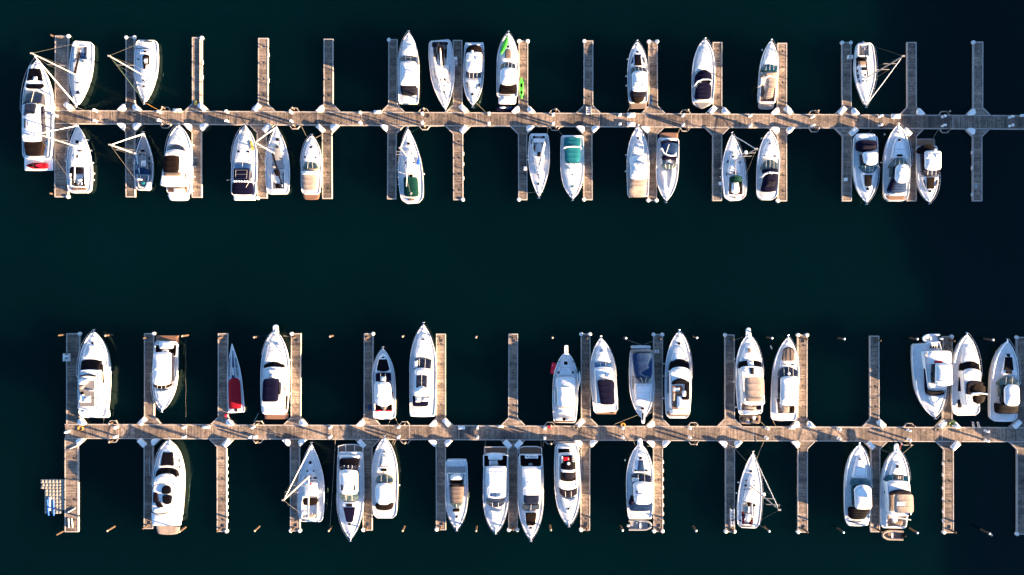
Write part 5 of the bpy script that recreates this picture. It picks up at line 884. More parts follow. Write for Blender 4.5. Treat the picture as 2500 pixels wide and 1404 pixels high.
b.well((365, 520, 890, 350, 500, 1160), -20, 6, 'TN', .4, wd=.18); b.c('spray_hood', 'GV', (375, 450, 945, 385, 455, 1005), -14, 10, 2.3, 2.2, n=2, crown=.3); b.f('companionway', 'BR', (425, 472, 888, 430, 470, 935), 0, 0, 2.0, th=.3); b.f('hatch_cover', 'BR', (490, 530, 910, 492, 528, 938), 0, 0, 1.9, th=.2)
for q in ((358, 384, 995, 356, 382, 1060), (480, 500, 1020, 482, 498, 1062), (358, 392, 1075, 365, 392, 1158), (465, 495, 1100, 450, 482, 1160), (330, 350, 1100, 330, 350, 1120)): b.f('cockpit_cushion', 'DR', q, 0, 0, 1.55, th=.2, r=6)
b.f('cockpit_table', 'W', (405, 470, 1030, 400, 465, 1110), 0, 10, 1.7, r=18); b.wheel(425, 1100, 34, 2.0); b.f('transom_step', 'TD', (340, 500, 1175, 345, 490, 1190), 0, 0, 1.25, th=.1)
b.mast((462, 682), (825, 968), rad=.12, boom=(483, 1070), bmat='W', boomr=.09, genoa=.07, radar=.48, spreaders=(.55, .8)); b.fenders([(310, 640), (305, 770)], 'the yacht with dark red cushions')
b = Boat(V23, 'express_cruiser', 'white hardtop cruiser with teal windscreen and black aft canopy', 'motor cruiser', (280, 170), (260, 1120), 315, 'round', zs=1.3, bowz=.6, sround=.5)
b.hatch(289, 353, 32, 32, 1.95, 'B'); b.f('foredeck_trunk', 'W', (245, 340, 330, 200, 380, 570), -40, 0, 1.85, 2.15, r=30); b.f('windshield', 'GT', (200, 405, 595, 205, 412, 665), -26, -24, 2.3, 3.0, m=1, r=8, mm='BR'); b.f('side_window', 'GT', (198, 212, 610, 196, 222, 820), 0, 0, 2.5, th=.5, r=6)
b.f('hardtop', 'W', (220, 425, 690, 235, 430, 930), -44, 8, 3.6, r=30, crown=.12); b.f('sunroof_panel', 'NV', (282, 382, 740, 282, 388, 835), -16, 0, 3.75, th=.15, r=12); b.f('sunroof_bar', 'W', (283, 386, 785, 283, 386, 790), 0, 0, 3.85, th=.1, r=1, crown=0)
b.c('cockpit_cover', 'B', (175, 412, 930, 175, 350, 1050), 0, 6, 2.8, 2.5, n=4); b.f('aft_deck', 'W', (130, 395, 1040, 145, 385, 1128), 0, 8, 1.3, th=.5, r=20, crown=0); b.f('step_strip', 'GY', (150, 320, 1072, 160, 310, 1090), 0, 10, 1.36, th=.08, r=3, crown=0)
b = Boat(V23, 'flybridge_cruiser', 'white cruiser with bow pulpit and big sunlit tan bimini', 'motor cruiser', (730, 225), (690, 1160), 338, 'round', zs=1.5, bowz=.65, rail=.4)
b.f('bow_pulpit', 'W', (697, 745, 165, 690, 760, 260), -6, 0, 2.2, th=.2, r=20, crown=0); b.f('foredeck_trunk', 'W', (685, 790, 365, 640, 835, 540), -10, -10, 2.0, 2.4, r=20); b.hatch(732, 432, 34, 34, 2.3, 'B'); b.f('windshield', 'GT', (620, 855, 548, 605, 865, 615), -10, -26, 2.6, 3.2, m=3, r=6); b.f('windshield_centre', 'TD', (708, 775, 540, 708, 778, 598), 0, 0, 3.1, th=.5, m=1, r=3)
b.f('flybridge', 'W', (605, 880, 620, 640, 905, 1010), -22, 8, 3.7, 3.6, r=34, crown=.03); b.f('side_window', 'NV', (584, 596, 640, 584, 596, 750), 0, 0, 2.5, th=.4); b.f('flybridge_screen', 'CH', (655, 900, 735, 640, 900, 770), -26, -6, 4.3, th=.6, r=14); b.f('screen_side', 'TD', (645, 690, 750, 642, 690, 960), 0, 0, 4.1, th=.4, r=8)
b.c('bimini', 'TN', (692, 918, 765, 692, 925, 975), -2, 4, 5.6, 5.4, n=3, crown=.22, slab=True); b.f('bimini_window', 'N', (718, 820, 848, 718, 820, 896), 0, 0, 5.75, th=.1, r=3, crown=0)
b.well((600, 860, 1000, 600, 840, 1150), 0, 0, 'TN', .35); b.f('cockpit_cover', 'TD', (630, 800, 1070, 640, 790, 1130), 0, 8, 1.8, th=.2, r=26); b.dome(705, 1062, 32, 2.2, .4, name='cockpit_table'); b.f('locker', 'B', (865, 888, 985, 865, 888, 1015), 0, 0, 3.75, th=.3); b.bar([(700, 1030), (890, 1062)], 2.6, .1, 'N', 'davit_bar', False)
L25 = b
# ================= water
w = mesh_ob('water', [(-1500, -1500, 0), (1500, -1500, 0), (1500, 1500, 0), (-1500, 1500, 0)], [(0, 1, 2, 3)], 'WA', None, False); w['kind'] = 'structure'
# ================= walkways and finger piers
DZ = .5
ORD = ['first', 'second', 'third', 'fourth', 'fifth', 'sixth', 'seventh', 'eighth', 'ninth', 'tenth', 'eleventh', 'twelfth', 'thirteenth', 'fourteenth', 'fifteenth']
def P2(x, y, z=DZ): return unp(x, y, z)
def strip(mb, pts, w, z0, z1):
    for a, b_ in zip(pts, pts[1:]):
        ax, ay = P2(*a); bx, by = P2(*b_); mb.obox((ax + bx) / 2, (ay + by) / 2, z0, z1, math.hypot(bx - ax, by - ay) + w * .6, w, math.atan2(by - ay, bx - ax))
def walkway(name, label, xa, xb, top, bot, wells, seams, mat):
    y0 = lambda x: top[0] + top[1] * (x - xa); y1 = lambda x: bot[0] + bot[1] * (x - xa)
    root = thing(name, label, 'walkway', (*P2(xa, y1(xa)), 0)); org = root.location
    A = P2(xa, 0)[0]; B = P2(xb, 0)[0]; n = int((B - A) / .21); mb = MB()
    for i in range(n):
        X = A + .21 * i + .1; px = X / ((CAMH - DZ) / FPX) + CX
        t = P2(px, y0(px))[1]; bt = P2(px, y1(px))[1]; j = random.uniform(-.03, .03); dz = random.uniform(-.006, .006)
        mb.box(X - .0975, bt + .1, DZ - .05 + dz, X + .0975, t - .1, DZ + dz)
    o = mb.ob('planking', mat, root, org, smooth=False); o['kind'] = 'stuff'
    for f, s_ in ((y0, .5), (y1, -.5)):
        K = 12
        for k in range(K):
            a = xa + (xb - xa) * k / K; b_ = xa + (xb - xa) * (k + 1) / K - .6; m2 = MB(); strip(m2, [(a, f(a) + s_), (b_, f(b_) + s_)], .18, .08, DZ + .03); m2.ob('edge_board', 'EB', root, org, smooth=False)
    for k in range(30):
        a = xa + (xb - xa) * (k + .08) / 30; b_ = xa + (xb - xa) * (k + .92) / 30; ax, ay = P2(a, y0(a)); bx, by = P2(b_, y1(b_))
        MB().box(ax, by + .2, -.5, bx, ay - .2, DZ - .06).ob('float', 'CB', root, org, smooth=False)
    for x in seams:
        m2 = MB(); strip(m2, [(x, y0(x) + 1), (x, y1(x) - 1)], .1, DZ - .02, DZ + .012); m2.ob('joint_plate', 'EB', root, org, smooth=False)
    for x, side in wells:
        f = y0 if side < 0 else y1; y = f(x); m2 = MB(); strip(m2, [(x - 14, y), (x - 7, y + side * 9), (x + 6, y + side * 9), (x + 13, y)], .11, .1, DZ + .04); m2.ob('pile_guide', 'EB', root, org, smooth=False)
    return root, y0, y1
UW = [(404, -1), (718, -1), (1035, -1), (1355, -1), (1674, -1), (1988, -1), (2306, -1), (404, 1), (720, 1), (1037, 1), (1355, 1), (1673, 1), (1989, 1), (2308, 1)]
LW = [(276, -1), (632, -1), (988, -1), (1343, -1), (1694, -1), (2221, -1), (276, 1), (630, 1), (990, 1), (1343, 1), (1694, 1), (2212, 1)]
up, uy0, uy1 = walkway('floating_walkway', 'upper floating timber walkway running across the whole marina', 134, 2540, (269.6, .0053), (301.8, .0058), UW, (220, 344, 503, 776, 1163, 1463, 1688, 1880, 2120, 2326), 'PD')
lo, ly0, ly1 = walkway('floating_walkway', 'lower floating timber walkway, parallel to the upper one', 159, 2540, (1036, .0034), (1070.5, .0036), LW, (300, 455, 782, 1000, 1120, 1364, 1560, 1840, 2092, 2300), 'PD2')

def finger(x0, x1, yend, yr, s_, label, mat, ends='', wide=False, hole=False, bumpers=(), xe=None):
    # s_ = -1 towards the top of the photo; xe = x range at the outer end
    if not xe: j_ = 0 if wide else random.uniform(-.8, .8); xe = (x0 + j_, x1 + j_)
    root = thing('finger_pier', label, 'finger pier', (*P2((x0 + x1) / 2, yr), 0), 'finger piers of the marina'); org = root.location
    Yr = P2(0, yr)[1]; Ye = P2(0, yend)[1]; n = int(abs(Ye - Yr) / .20); mb = MB(); L = abs(Ye - Yr)
    g = 19 * (CAMH - DZ) / FPX
    for i in range(n):
        v = (i + .5) / n; y = Yr + (Ye - Yr) * v; a = P2(x0 + (xe[0] - x0) * v, 0)[0] + .12; b_ = P2(x1 + (xe[1] - x1) * v, 0)[0] - .12
        d = L * v
        ext = max(0, g - d) if not wide else 0
        extl = ext; extr = ext
        if wide == 'L': extr = max(0, g - d)
        if wide == 'R': extl = max(0, g - d)
        dz = random.uniform(-.006, .006)
        if hole and L - 1.5 < d < L - .75:
            c = (a + b_) / 2; mb.box(a - extl, y - .092, DZ - .05, c - .34, y + .092, DZ + dz); mb.box(c + .34, y - .092, DZ - .05, b_ + extr, y + .092, DZ + dz); continue
        mb.box(a - extl, y - .092, DZ - .05 + dz, b_ + extr, y + .092, DZ + dz)
    o = mb.ob('planking', mat, root, org, smooth=False); o['kind'] = 'stuff'
    for sd_, (xr, xo) in ((-1, (x0, xe[0])), (1, (x1, xe[1]))):
        pts = [(xr + sd_ * 19, yr - 0 * s_), (xr, yr + s_ * 19), (xo, yend)]
        if (wide == 'L' and sd_ < 0) or (wide == 'R' and sd_ > 0): pts = [(xr, yr), (xo, yend)]
        m2 = MB(); strip(m2, pts, .19, .06, DZ + .03); m2.ob('edge_board', 'EB', root, org, smooth=False)
    m2 = MB(); strip(m2, [(xe[0], yend), (xe[1], yend)], .19, .06, DZ + .035); m2.ob('end_board', 'EB', root, org, smooth=False)
    for k in range(4):
        va, vb = k / 4 + .02, (k + 1) / 4 - .02; ya = Yr + (Ye - Yr) * va; yb = Yr + (Ye - Yr) * vb
        MB().box(P2(x0, 0)[0] + .2, min(ya, yb), -.5, P2(x1, 0)[0] - .2, max(ya, yb), DZ - .3).ob('float', 'CB', root, org, smooth=False)
    cl = None
    for k in range(4):
        v = .22 + k * .22; Y = Yr + (Ye - Yr) * v
        for sd_ in (-1, 1):
            X = P2((x0 if sd_ < 0 else x1) + ((xe[0] - x0) if sd_ < 0 else (xe[1] - x1)) * v - sd_ * 3.2, 0)[0]
            if cl is None:
                m3 = MB(); m3.tube([(-.0, -.2, .11), (0, .2, .11)], .035, 6); m3.box(-.04, -.08, 0, .04, -.03, .1); m3.box(-.04, .03, 0, .04, .08, .1)
                c = m3.ob('cleat', 'RU', root); cl = c
            else: c = cl.copy(); link(c); c.parent = root
            c.location = (X - org[0], Y - org[1], DZ)
    for ch in ends:
        X = xe[0] if ch == 'l' else xe[1]; p = P2(X, yend, .6)
        MB().lathe(p[0], p[1], [(.26, .15), (.36, .22), (.36, .6), (.27, .7), (.1, .72)], 14).ob('corner_bumper', 'FN', root, org)
    for side, ys in bumpers:
        for y in ys:
            v = (y - yr) / (yend - yr); X = (x1 + (xe[1] - x1) * v + 1.6) if side == 'r' else (x0 + (xe[0] - x0) * v - 1.6); p = P2(X, y)
            MB().obox(p[0], p[1], .1, DZ + .03, .22, .62, 0, .05).ob('edge_bumper', 'FN', root, org, ang=50)
    return root
NUM = {}
#   x0, x1, yend, ends
UN = [(135, 166, 88, 'r'), (308, 328, 91, 'lr'), (470, 492, 92, 'r'), (631, 653, 94, ''), (791, 812, 96, ''), (949, 969, 97, 'l'), (1107, 1128, 99, ''), (1267, 1288, 100, 'lr'), (1426, 1447, 100, 'l'), (1585, 1605, 101, 'lr'), (1741, 1762, 104, ''), (1899, 1920, 106, ''), (2057, 2078, 104, 'lr'), (2216, 2237, 104, ''), (2377, 2399, 103, 'l')]
US = [(134, 165, 480, 'r'), (307, 328, 480, ''), (469, 491, 481, ''), (628, 650, 483, 'l'), (787, 809, 484, ''), (947, 967, 485, ''), (1107, 1129, 487, 'r'), (1266, 1286, 487, 'l'), (1425, 1445, 487, 'l'), (1583, 1603, 489, 'lr'), (1741, 1762, 489, ''), (1899, 1920, 490, 'l'), (2058, 2079, 490, ''), (2216, 2237, 490, ''), (2376, 2397, 490, '')]
LN = [(163, 194, 815, 'r'), (353, 375, 815, 'r'), (533, 555, 815, ''), (711, 733, 815, 'l'), (889, 910, 815, 'r'), (1066, 1087, 816, ''), (1242, 1263, 816, ''), (1420, 1441, 816, 'lr'), (1596, 1617, 817, 'lr'), (1771, 1793, 818, 'l'), (1948, 1970, 818, 'lr'), (2125, 2146, 821, ''), (2302, 2324, 822, 'r'), (2483, 2514, 824, 'l')]
LS = [(159, 190, 1298, ''), (352, 373, 1290, ''), (530, 552, 1297, 'r'), (709, 731, 1296, 'lr'), (887, 908, 1294, 'l'), (1065, 1087, 1293, 'l'), (1242, 1263, 1294, 'lr'), (1419, 1440, 1294, 'l'), (1596, 1617, 1297, 'lr'), (1772, 1793, 1298, 'lr'), (1949, 1971, 1299, 'l'), (2127, 2148, 1298, ''), (2305, 2327, 1300, 'l'), (2484, 2515, 1304, 'l')]
ROWS = (('upper north', UN, uy0, -1), ('upper south', US, uy1, 1), ('lower north', LN, ly0, -1), ('lower south', LS, ly1, 1))
BUMP = {('lower south', 2): [('r', range(1120, 1290, 17))], ('lower south', 8): [('r', range(1128, 1290, 21))], ('upper north', 3): [('r', (133, 196))], ('lower south', 12): [('l', (1132, 1160, 1192, 1218, 1250, 1272))], ('upper south', 14): [('l', (372, 410, 475))], ('upper north', 2): [('r', (152, 188))], ('upper south', 6): [('r', (375, 400, 435))]}
PIN = {'upper north': 'pointing up from the upper walkway', 'upper south': 'pointing down from the upper walkway', 'lower north': 'pointing up from the lower walkway', 'lower south': 'pointing down from the lower walkway'}
RN = {'upper north': 'above the upper walkway', 'upper south': 'below the upper walkway', 'lower north': 'above the lower walkway', 'lower south': 'below the lower walkway'}
for row, Fs, yf, s_ in ROWS:
    for i, (x0, x1, ye, ends) in enumerate(Fs):
        wide = 'L' if i == 0 else ('R' if row.startswith('lower') and i == len(Fs) - 1 else False)
        yr = yf((x0 + x1) / 2); nth = ORD[i]
        lab = ('wide end pier, ' if wide else 'narrow timber finger pier, ') + nth + ' from the left, ' + PIN[row]
        hole = row.startswith('lower') and not wide
        finger(x0, x1, ye, yr, s_, lab, 'PD2' if (i * 7 + len(row)) % 3 else 'PD', ends, wide, hole, BUMP.get((row, i), ()))
# ================= piles
def pile(x, y, label, h=3.9, r=.19, cap='TN'):
    X, Y = unp(x, y, 0); root = thing('mooring_pile', label, 'pile', (X, Y, 0), 'timber mooring piles')
    MB().tube([(0, 0, -3), (.02, .01, h)], r * 1.05, 12, r * .92).ob('pile_shaft', 'PL', root)
    MB().lathe(.02, .01, [(r * 1.02, h - .03), (r * 1.05, h), (r * .3, h + .16)], 12).ob('pile_cap', cap, root)
for k, (x, side) in enumerate([w_ for w_ in UW] + [w_ for w_ in LW]):
    U = k < len(UW); y = (uy0 if side < 0 else uy1)(x) if U else (ly0 if side < 0 else ly1)(x)
    idx = [w_[0] for w_ in (UW if U else LW) if w_[1] == side].index(x)
    pile(x + 1, y + side * 4.5, '%s pile from the left in a hexagonal guide, %s edge, %s walkway' % (ORD[idx], 'top' if side < 0 else 'bottom', 'upper' if U else 'lower'), 1.9)
FP1 = [(270, 818), (455, 819), (628, 822), (811, 820), (986, 820), (1163, 822), (1347, 823), (1524, 824), (1695, 823), (1876, 824), (2050, 826), (2226, 826), (2408, 828)]
FP2 = [(275, 1288), (449, 1290), (630, 1288), (808, 1288), (986, 1288), (1163, 1288), (1343, 1286), (1516, 1287), (1693, 1288), (1869, 1289), (2048, 1292), (2226, 1293), (2400, 1295)]
for FP, nm in ((FP1, 'above'), (FP2, 'below')):
    for i, (x, y) in enumerate(FP):
        x -= 0; k = 1 - .012; pile(CX + (x - CX) * .995, CY + (y - CY) * .995, 'free-standing timber pile in the row %s the lower walkway, %s from the left' % (nm, ORD[i]), 3.1, .2, 'TN' if i < 7 else 'WC')
for row, Fs, yf, s_ in ROWS[2:]:
    for i, (x0, x1, ye, ends) in enumerate(Fs):
        y = ye - s_ * 8.6; xc = (x0 + x1) / 2
        if i == 0: xc = x0 - 3; y = ye - s_ * 2
        if i == len(Fs) - 1: xc = x1
        pile(xc, y, 'pile %s the end of the %s finger pier %s' % ('beside' if i == 0 else 'through', ORD[i], RN[row]), 2.6, .17, 'PL')
for x, y, s2 in ((132, 90, 'top'), (130, 474, 'bottom')): pile(x, y, 'pile at the %s end of the leftmost wide pier of the upper walkway' % s2, 1.2, .19, 'PL')
# ================= power pedestals
def pedestal(x, y, label, a=0):
    X, Y = P2(x, y); root = thing('power_pedestal', label, 'power pedestal', (X, Y, DZ), 'white power pedestals on the walkways'); root.rotation_euler = (0, 0, a)
    MB().obox(0, 0, 0, .08, .44, .4, 0, .02).ob('base', 'BX', root, ang=50); MB().obox(0, 0, .08, 1.0, .28, .26, 0, .0).ob('post', 'BX', root, smooth=False)
    MB().obox(0, 0, 1.0, 1.42, .46, .4, 0, .12).ob('head', 'W', root, ang=50); MB().obox(0, .21, 1.06, 1.24, .3, .03, 0).ob('socket_panel', 'CH', root, smooth=False)
PU = [(236, 271.5, 1), (237, 297, 1), (392, 275, 1), (392, 296, 1), (556, 274, 1), (556, 297, 1), (713, 276, 1), (713, 298, 1), (881, 277, 1), (881, 301, 1), (1032, 279, 1), (1032, 301, 1), (1194, 279, 1), (1194, 303, 1), (1350, 281, 1), (1350, 303, 1), (1512, 282.5, 1), (1512, 305, 1), (1666, 283, 1), (1666, 306, 1), (1829, 284, 1), (1829, 308, 1), (1981, 286, 1), (1981, 308, 1), (2146, 285, 1), (2146, 307, 1), (2300, 286, 1), (2300, 308, 1), (2464, 287, 1), (2464, 308, 1), (140, 284, 1)]
PLo = [(168, 1053), (287, 1042), (286, 1065), (453, 1042), (453, 1065), (620, 1042), (614, 1065), (808, 1042), (808, 1065), (974, 1041), (974, 1065), (1166, 1042), (1166, 1066), (1329, 1043), (1329, 1067), (1519, 1043), (1519, 1066), (1682, 1043), (1682, 1066), (1870, 1044), (1868, 1067), (2045, 1046), (2045, 1069), (2215, 1049), (2215, 1072), (2404, 1051), (2404, 1074)]
for nm, L in (('upper', [p[:2] for p in PU]), ('lower', PLo)):
    for side in ('top', 'bottom'):
        mid = {'upper': 290, 'lower': 1055}[nm]; S = sorted(p for p in L if (p[1] < mid) == (side == 'top') )
        for i, (x, y) in enumerate(S):
            o_ = ORD[i] if i < 15 else 'sixteenth'
            pedestal(x, y, 'white power pedestal, %s from the left along the %s edge of the %s walkway' % (o_, side, nm), random.choice((0, .0, math.pi / 2)))
# ================= dock boxes
def boxR(x, y, a, lx, ly, label, h=.62, mat='BX'):
    X, Y = P2(x, y); s1 = (CAMH - DZ) / FPX; root = thing('dock_box', label, 'dock box', (X, Y, DZ), 'white dock boxes'); root.rotation_euler = (0, 0, a)
    MB().obox(0, 0, 0, h - .1, lx * s1 - .08, ly * s1 - .08, 0).ob('body', mat, root, smooth=False); MB().obox(0, 0, h - .09, h, lx * s1, ly * s1, 0, .05).ob('lid', mat, root, ang=50)
    MB().obox(0, -ly * s1 / 2 - .01, h - .2, h - .12, .16, .03, 0).ob('latch', 'ST', root, smooth=False)
def boxT(cx, cy, sx, sy, label):
    X, Y = P2(cx, cy); s1 = (CAMH - DZ) / FPX; root = thing('dock_box', label, 'dock box', (X, Y, DZ), 'white dock boxes')
    pts = [(-19, -1), (-8, -13), (-4, -15.5), (0, -13), (1.5, -4), (-2, 0), (-9, 1.5), (-15, 1)]
    p = [(a * sx * s1, b_ * -sy * -s1 * -1) for a, b_ in pts]; p = [(a * sx * s1, -(b_ * (-sy)) * s1) for a, b_ in pts]
    cxm = sum(q[0] for q in p) / 8; cym = sum(q[1] for q in p) / 8; pi = [(cxm + (q[0] - cxm) * .94, cym + (q[1] - cym) * .94) for q in p]
    MB().prism(pi, 0, .55).ob('body', 'BX', root, smooth=False); MB().prism(p, .56, .66, .06).ob('lid', 'BX', root, ang=50)
# row: finger index -> (left, right)
BXS = {'upper north': {0: ' R', 1: 'TT', 2: ' R', 3: 'R ', 4: 'T ', 6: ' R', 7: 'TT', 10: 'RT', 11: 'TR', 12: 'RT', 13: ' T', 14: 'T '},
 'upper south': {1: 'TT', 2: 'TT', 3: ' R', 4: 'RT', 5: 'T ', 6: ' R', 7: ' T', 8: 'TT', 9: 'T ', 11: 'TT', 12: ' R', 13: 'R ', 14: 'T '},
 'lower north': {0: ' T', 1: 'R ', 2: ' T', 3: ' T', 4: 'T ', 5: 'TR', 7: 'R ', 8: 'T ', 10: 'TT', 11: ' R', 12: 'RT', 13: 'R '},
 'lower south': {0: ' T', 1: 'RT', 2: ' R', 3: 'TT', 4: 'R ', 5: 'TT', 6: 'RR', 7: 'TT', 8: 'TT', 9: 'TT', 10: 'T ', 11: 'R ', 12: ' R'}}
for row, Fs, yf, s_ in ROWS:
    for i, code in BXS[row].items():
        x0, x1 = Fs[i][:2]; 
        for sd_, ch in ((-1, code[0]), (1, code[1])):
            if ch == ' ': continue
            ex = x0 if sd_ < 0 else x1; y = yf(ex); nm = 'left' if sd_ < 0 else 'right'
            if ch == 'T': boxT(ex, y, -sd_, s_, 'white wedge-shaped dock box, %s side of the %s finger pier %s' % (nm, ORD[i], RN[row]))
            else:
                ang = math.radians(-45 if sd_ * -s_ > 0 else 45)
                boxR(ex + sd_ * 3, y + s_ * 9, ang, random.choice((20, 21, 22)), random.choice((11, 12, 13)), 'diagonal white rectangular dock box, %s side of the %s finger pier %s' % (nm, ORD[i], RN[row]))
for x, y, lx, ly, lab in ((922, 274.5, 17, 8, 'small white dock box on the top edge, left of the sixth upper finger pier'), (434, 270.5, 19, 8, 'low greyish dock box on the top edge, left of the third upper finger pier'), (1540, 282, 19, 11, 'white dock box on the top edge under the black-padded cruiser'), (1540, 304.5, 19, 10, 'white dock box on the bottom edge, opposite the one under the black-padded cruiser'), (2185, 285, 21, 11, 'white dock box on the top edge in shade near the right, upper walkway'), (2497, 283, 16, 6, 'grey dock box cut by the right edge, upper walkway top side'), (1127, 1043, 17, 9, 'white dock box on the lower walkway, top edge, right of a diagonal one'), (1222, 1040, 14, 5, 'low white dock box on the lower walkway, top edge, left of the seventh finger pier'), (1932, 1044, 15, 5, 'pale grey low dock box under the tan-sunbed cruiser on the lower walkway'), (883 + 0, 1042 - 4, 1, 1, ''), (504, 1042, 18, 6, 'low white dock box on the lower walkway, top edge, left of the red-covered speedboat'), (624, 1066, 9, 7, 'tiny white dock box beside a pedestal on the lower walkway, bottom edge')):
    if lab: boxR(x, y, 0, lx, ly, lab, .5)
# ================= small things
def px2(v, x, y, z): return unp(v[0] + x / v[2], v[1] + y / v[2], z)
def steps(x, y, w, h, n, label, vertical=True):
    s1 = (CAMH - DZ) / FPX; X, Y = P2(x, y); root = thing('boarding_steps', label, 'boarding steps', (X, Y, DZ)); W, H = w * s1, h * s1
    MB().box(-W / 2, -H / 2, 0, -W / 2 + .06, H / 2, .9).ob('side_panel', 'W', root, smooth=False); MB().box(W / 2 - .06, -H / 2, 0, W / 2, H / 2, .9).ob('side_panel', 'W', root, smooth=False)
    for k in range(n): MB().box(-W / 2 + .06, -H / 2 + H * k / n, .2 + .7 * k / n, W / 2 - .06, -H / 2 + H * (k + .6) / n, .26 + .7 * k / n).ob('tread', 'W', root, smooth=False)
steps(1786, 1253, 9, 26, 4, 'white four-tread boarding steps near the radar-mast yacht on a lower finger pier')
steps(1786, 1276, 8, 15, 2, 'short white boarding steps just below the four-tread ones beside the radar-mast yacht')
steps(1113, 157, 8, 10, 3, 'pale small boarding steps on the seventh finger pier above the upper walkway')
steps(2073, 141, 11, 9, 3, 'pale blue-grey boarding steps beside the thirteenth finger pier above the upper walkway yacht')
steps(1602, 857, 9, 8, 2, 'white boarding steps on the finger pier beside the deep-blue-canvas cruiser')
steps(166, 872, 13, 19, 2, 'white boarding steps overhanging the left edge of the first finger pier above the lower walkway')
steps(1436.5, 271, 12, 18, 4, 'wide white steps at the root of the ninth finger pier above the upper walkway')
boxR(1113, 145, .2, 8, 9, 'small off-white dock box just above the pale steps on a shaded finger pier')
boxR(1282, 412, 0, 8, 9, 'square white dock box on the finger pier left of the slim pale-boom yacht')
boxR(1757, 449, 0, 6, 8, 'square white dock box on the finger pier left of the green-hood yacht')
boxR(2063, 439, 0, 7, 8, 'square white dock box near the end of the thirteenth finger pier below the upper walkway')
boxR(2382, 454, 0, 8, 15, 'flat grey dock box low on the fifteenth finger pier below the upper walkway', .15, 'GV')
def mat_(x, y, w, h, mat, name, label, cat):
    s1 = (CAMH - DZ) / FPX; X, Y = P2(x, y); o = MB().obox(0, 0, .008, .04, w * s1, h * s1, 0, .01).ob(name, mat, None, ang=50); o.location = (X, Y, DZ + .004); tag(o, label, cat)
mat_(1589, 244, 7, 24, 'BL', 'blue_mat', 'dark blue mat lying at the root of the tenth finger pier above the upper walkway', 'mat')
def kayak(pa, pb, z, wid, mat, label, name='kayak', cat='kayak', pit=True, hgt=.28, parts=True):
    A = Vector(unp(*pa, z)); B = Vector(unp(*pb, z)); L = (B - A).length; a = math.atan2((B - A).y, (B - A).x); M = (A + B) / 2
    root = thing(name, label, cat, (M.x, M.y, z)); root.rotation_euler = (0, 0, a); n = 20; V = []; F = []
    for i in range(n + 1):
        t = i / n; x = -L / 2 + L * t; w_ = wid / 2 * max(.02, math.sin(math.pi * t) ** .62)
        for (fy, fz) in ((-1, .55), (-.75, .95), (0, 1.05), (.75, .95), (1, .55), (.7, .05), (0, -.02), (-.7, .05)): V.append((x, w_ * fy, hgt * fz + .12 * hgt * (2 * t - 1) ** 4))
    for i in range(n):
        for j in range(8): k = (j + 1) % 8; F.append((i * 8 + j, i * 8 + k, i * 8 + 8 + k, i * 8 + 8 + j))
    mesh_ob('shell', V, F, mat, root, True, 60)
    if pit:
        for cx_, r1 in ((-L * .12, .42), (L * .2, .3)): MB().ell((cx_, 0, hgt * 1.05), r1, wid * .3, .05, 0, 12, 4).ob('seat_well', 'B', root)
        MB().tube([(-L * .45, -wid * .1, hgt * 1.1), (-L * .3, wid * .3, hgt * 1.05)], .02, 4).ob('deck_cord', 'RU', root)
    else: MB().box(-L * .42, -.05, hgt * 1.06, L * .3, .05, hgt * 1.1).ob('deck_stripe', 'GR', root, smooth=False)
    return root
q = lambda v, x, y: (v[0] + x / v[2], v[1] + y / v[2])
kayak(q(V6, 2033, 790), q(V6, 2036, 1112), DZ + .02, .85, 'LG', 'lime green kayak lying on the eighth finger pier above the upper walkway')
kayak(q(V6, 1832, 178), q(V6, 1726, 450), 2.25, .85, 'LG', 'lime green paddleboard lying on the foredeck of a white cruiser', 'paddleboard', 'paddleboard', False, .12)
kayak(q(V19, 462, 560), q(V19, 468, 770), 1.5, .75, 'W', 'white kayak with green bow slung on the right side of the grey-covered cruiser', pit=False)
o = MB().ell((0, 0, 0), .28, .6, .12, 0, 10, 4).ob('green_float', 'GR', None); p = unp(*q(V19, 455, 575), 1.9); o.location = (p[0], p[1], 1.9); tag(o, 'green float pad on the right side of the grey-covered cruiser', 'float')
def raft(v, pts, z, mat, label):
    P = [px2(v, x, y, z) for x, y in pts]; cx_ = sum(p[0] for p in P) / 4; cy_ = sum(p[1] for p in P) / 4; r = thing('float_raft', label, 'raft', (cx_, cy_, z - .25))
    MB().prism([(a - cx_, b_ - cy_) for a, b_ in P], 0, .25, .05).ob('pad', mat, r, ang=50)
    for k in (.25, .75): x = P[0][0] + (P[2][0] - P[0][0]) * k - cx_; y = P[0][1] + (P[2][1] - P[0][1]) * k - cy_; MB().lathe(x, y, [(.07, .24), (.08, .28), (.04, .3)], 8).ob('grommet', 'W', r)
raft(V19, [(140, 475), (192, 488), (168, 620), (118, 608)], 1.3, 'RE', 'bright red float raft hanging on the left side of the grey-covered cruiser')
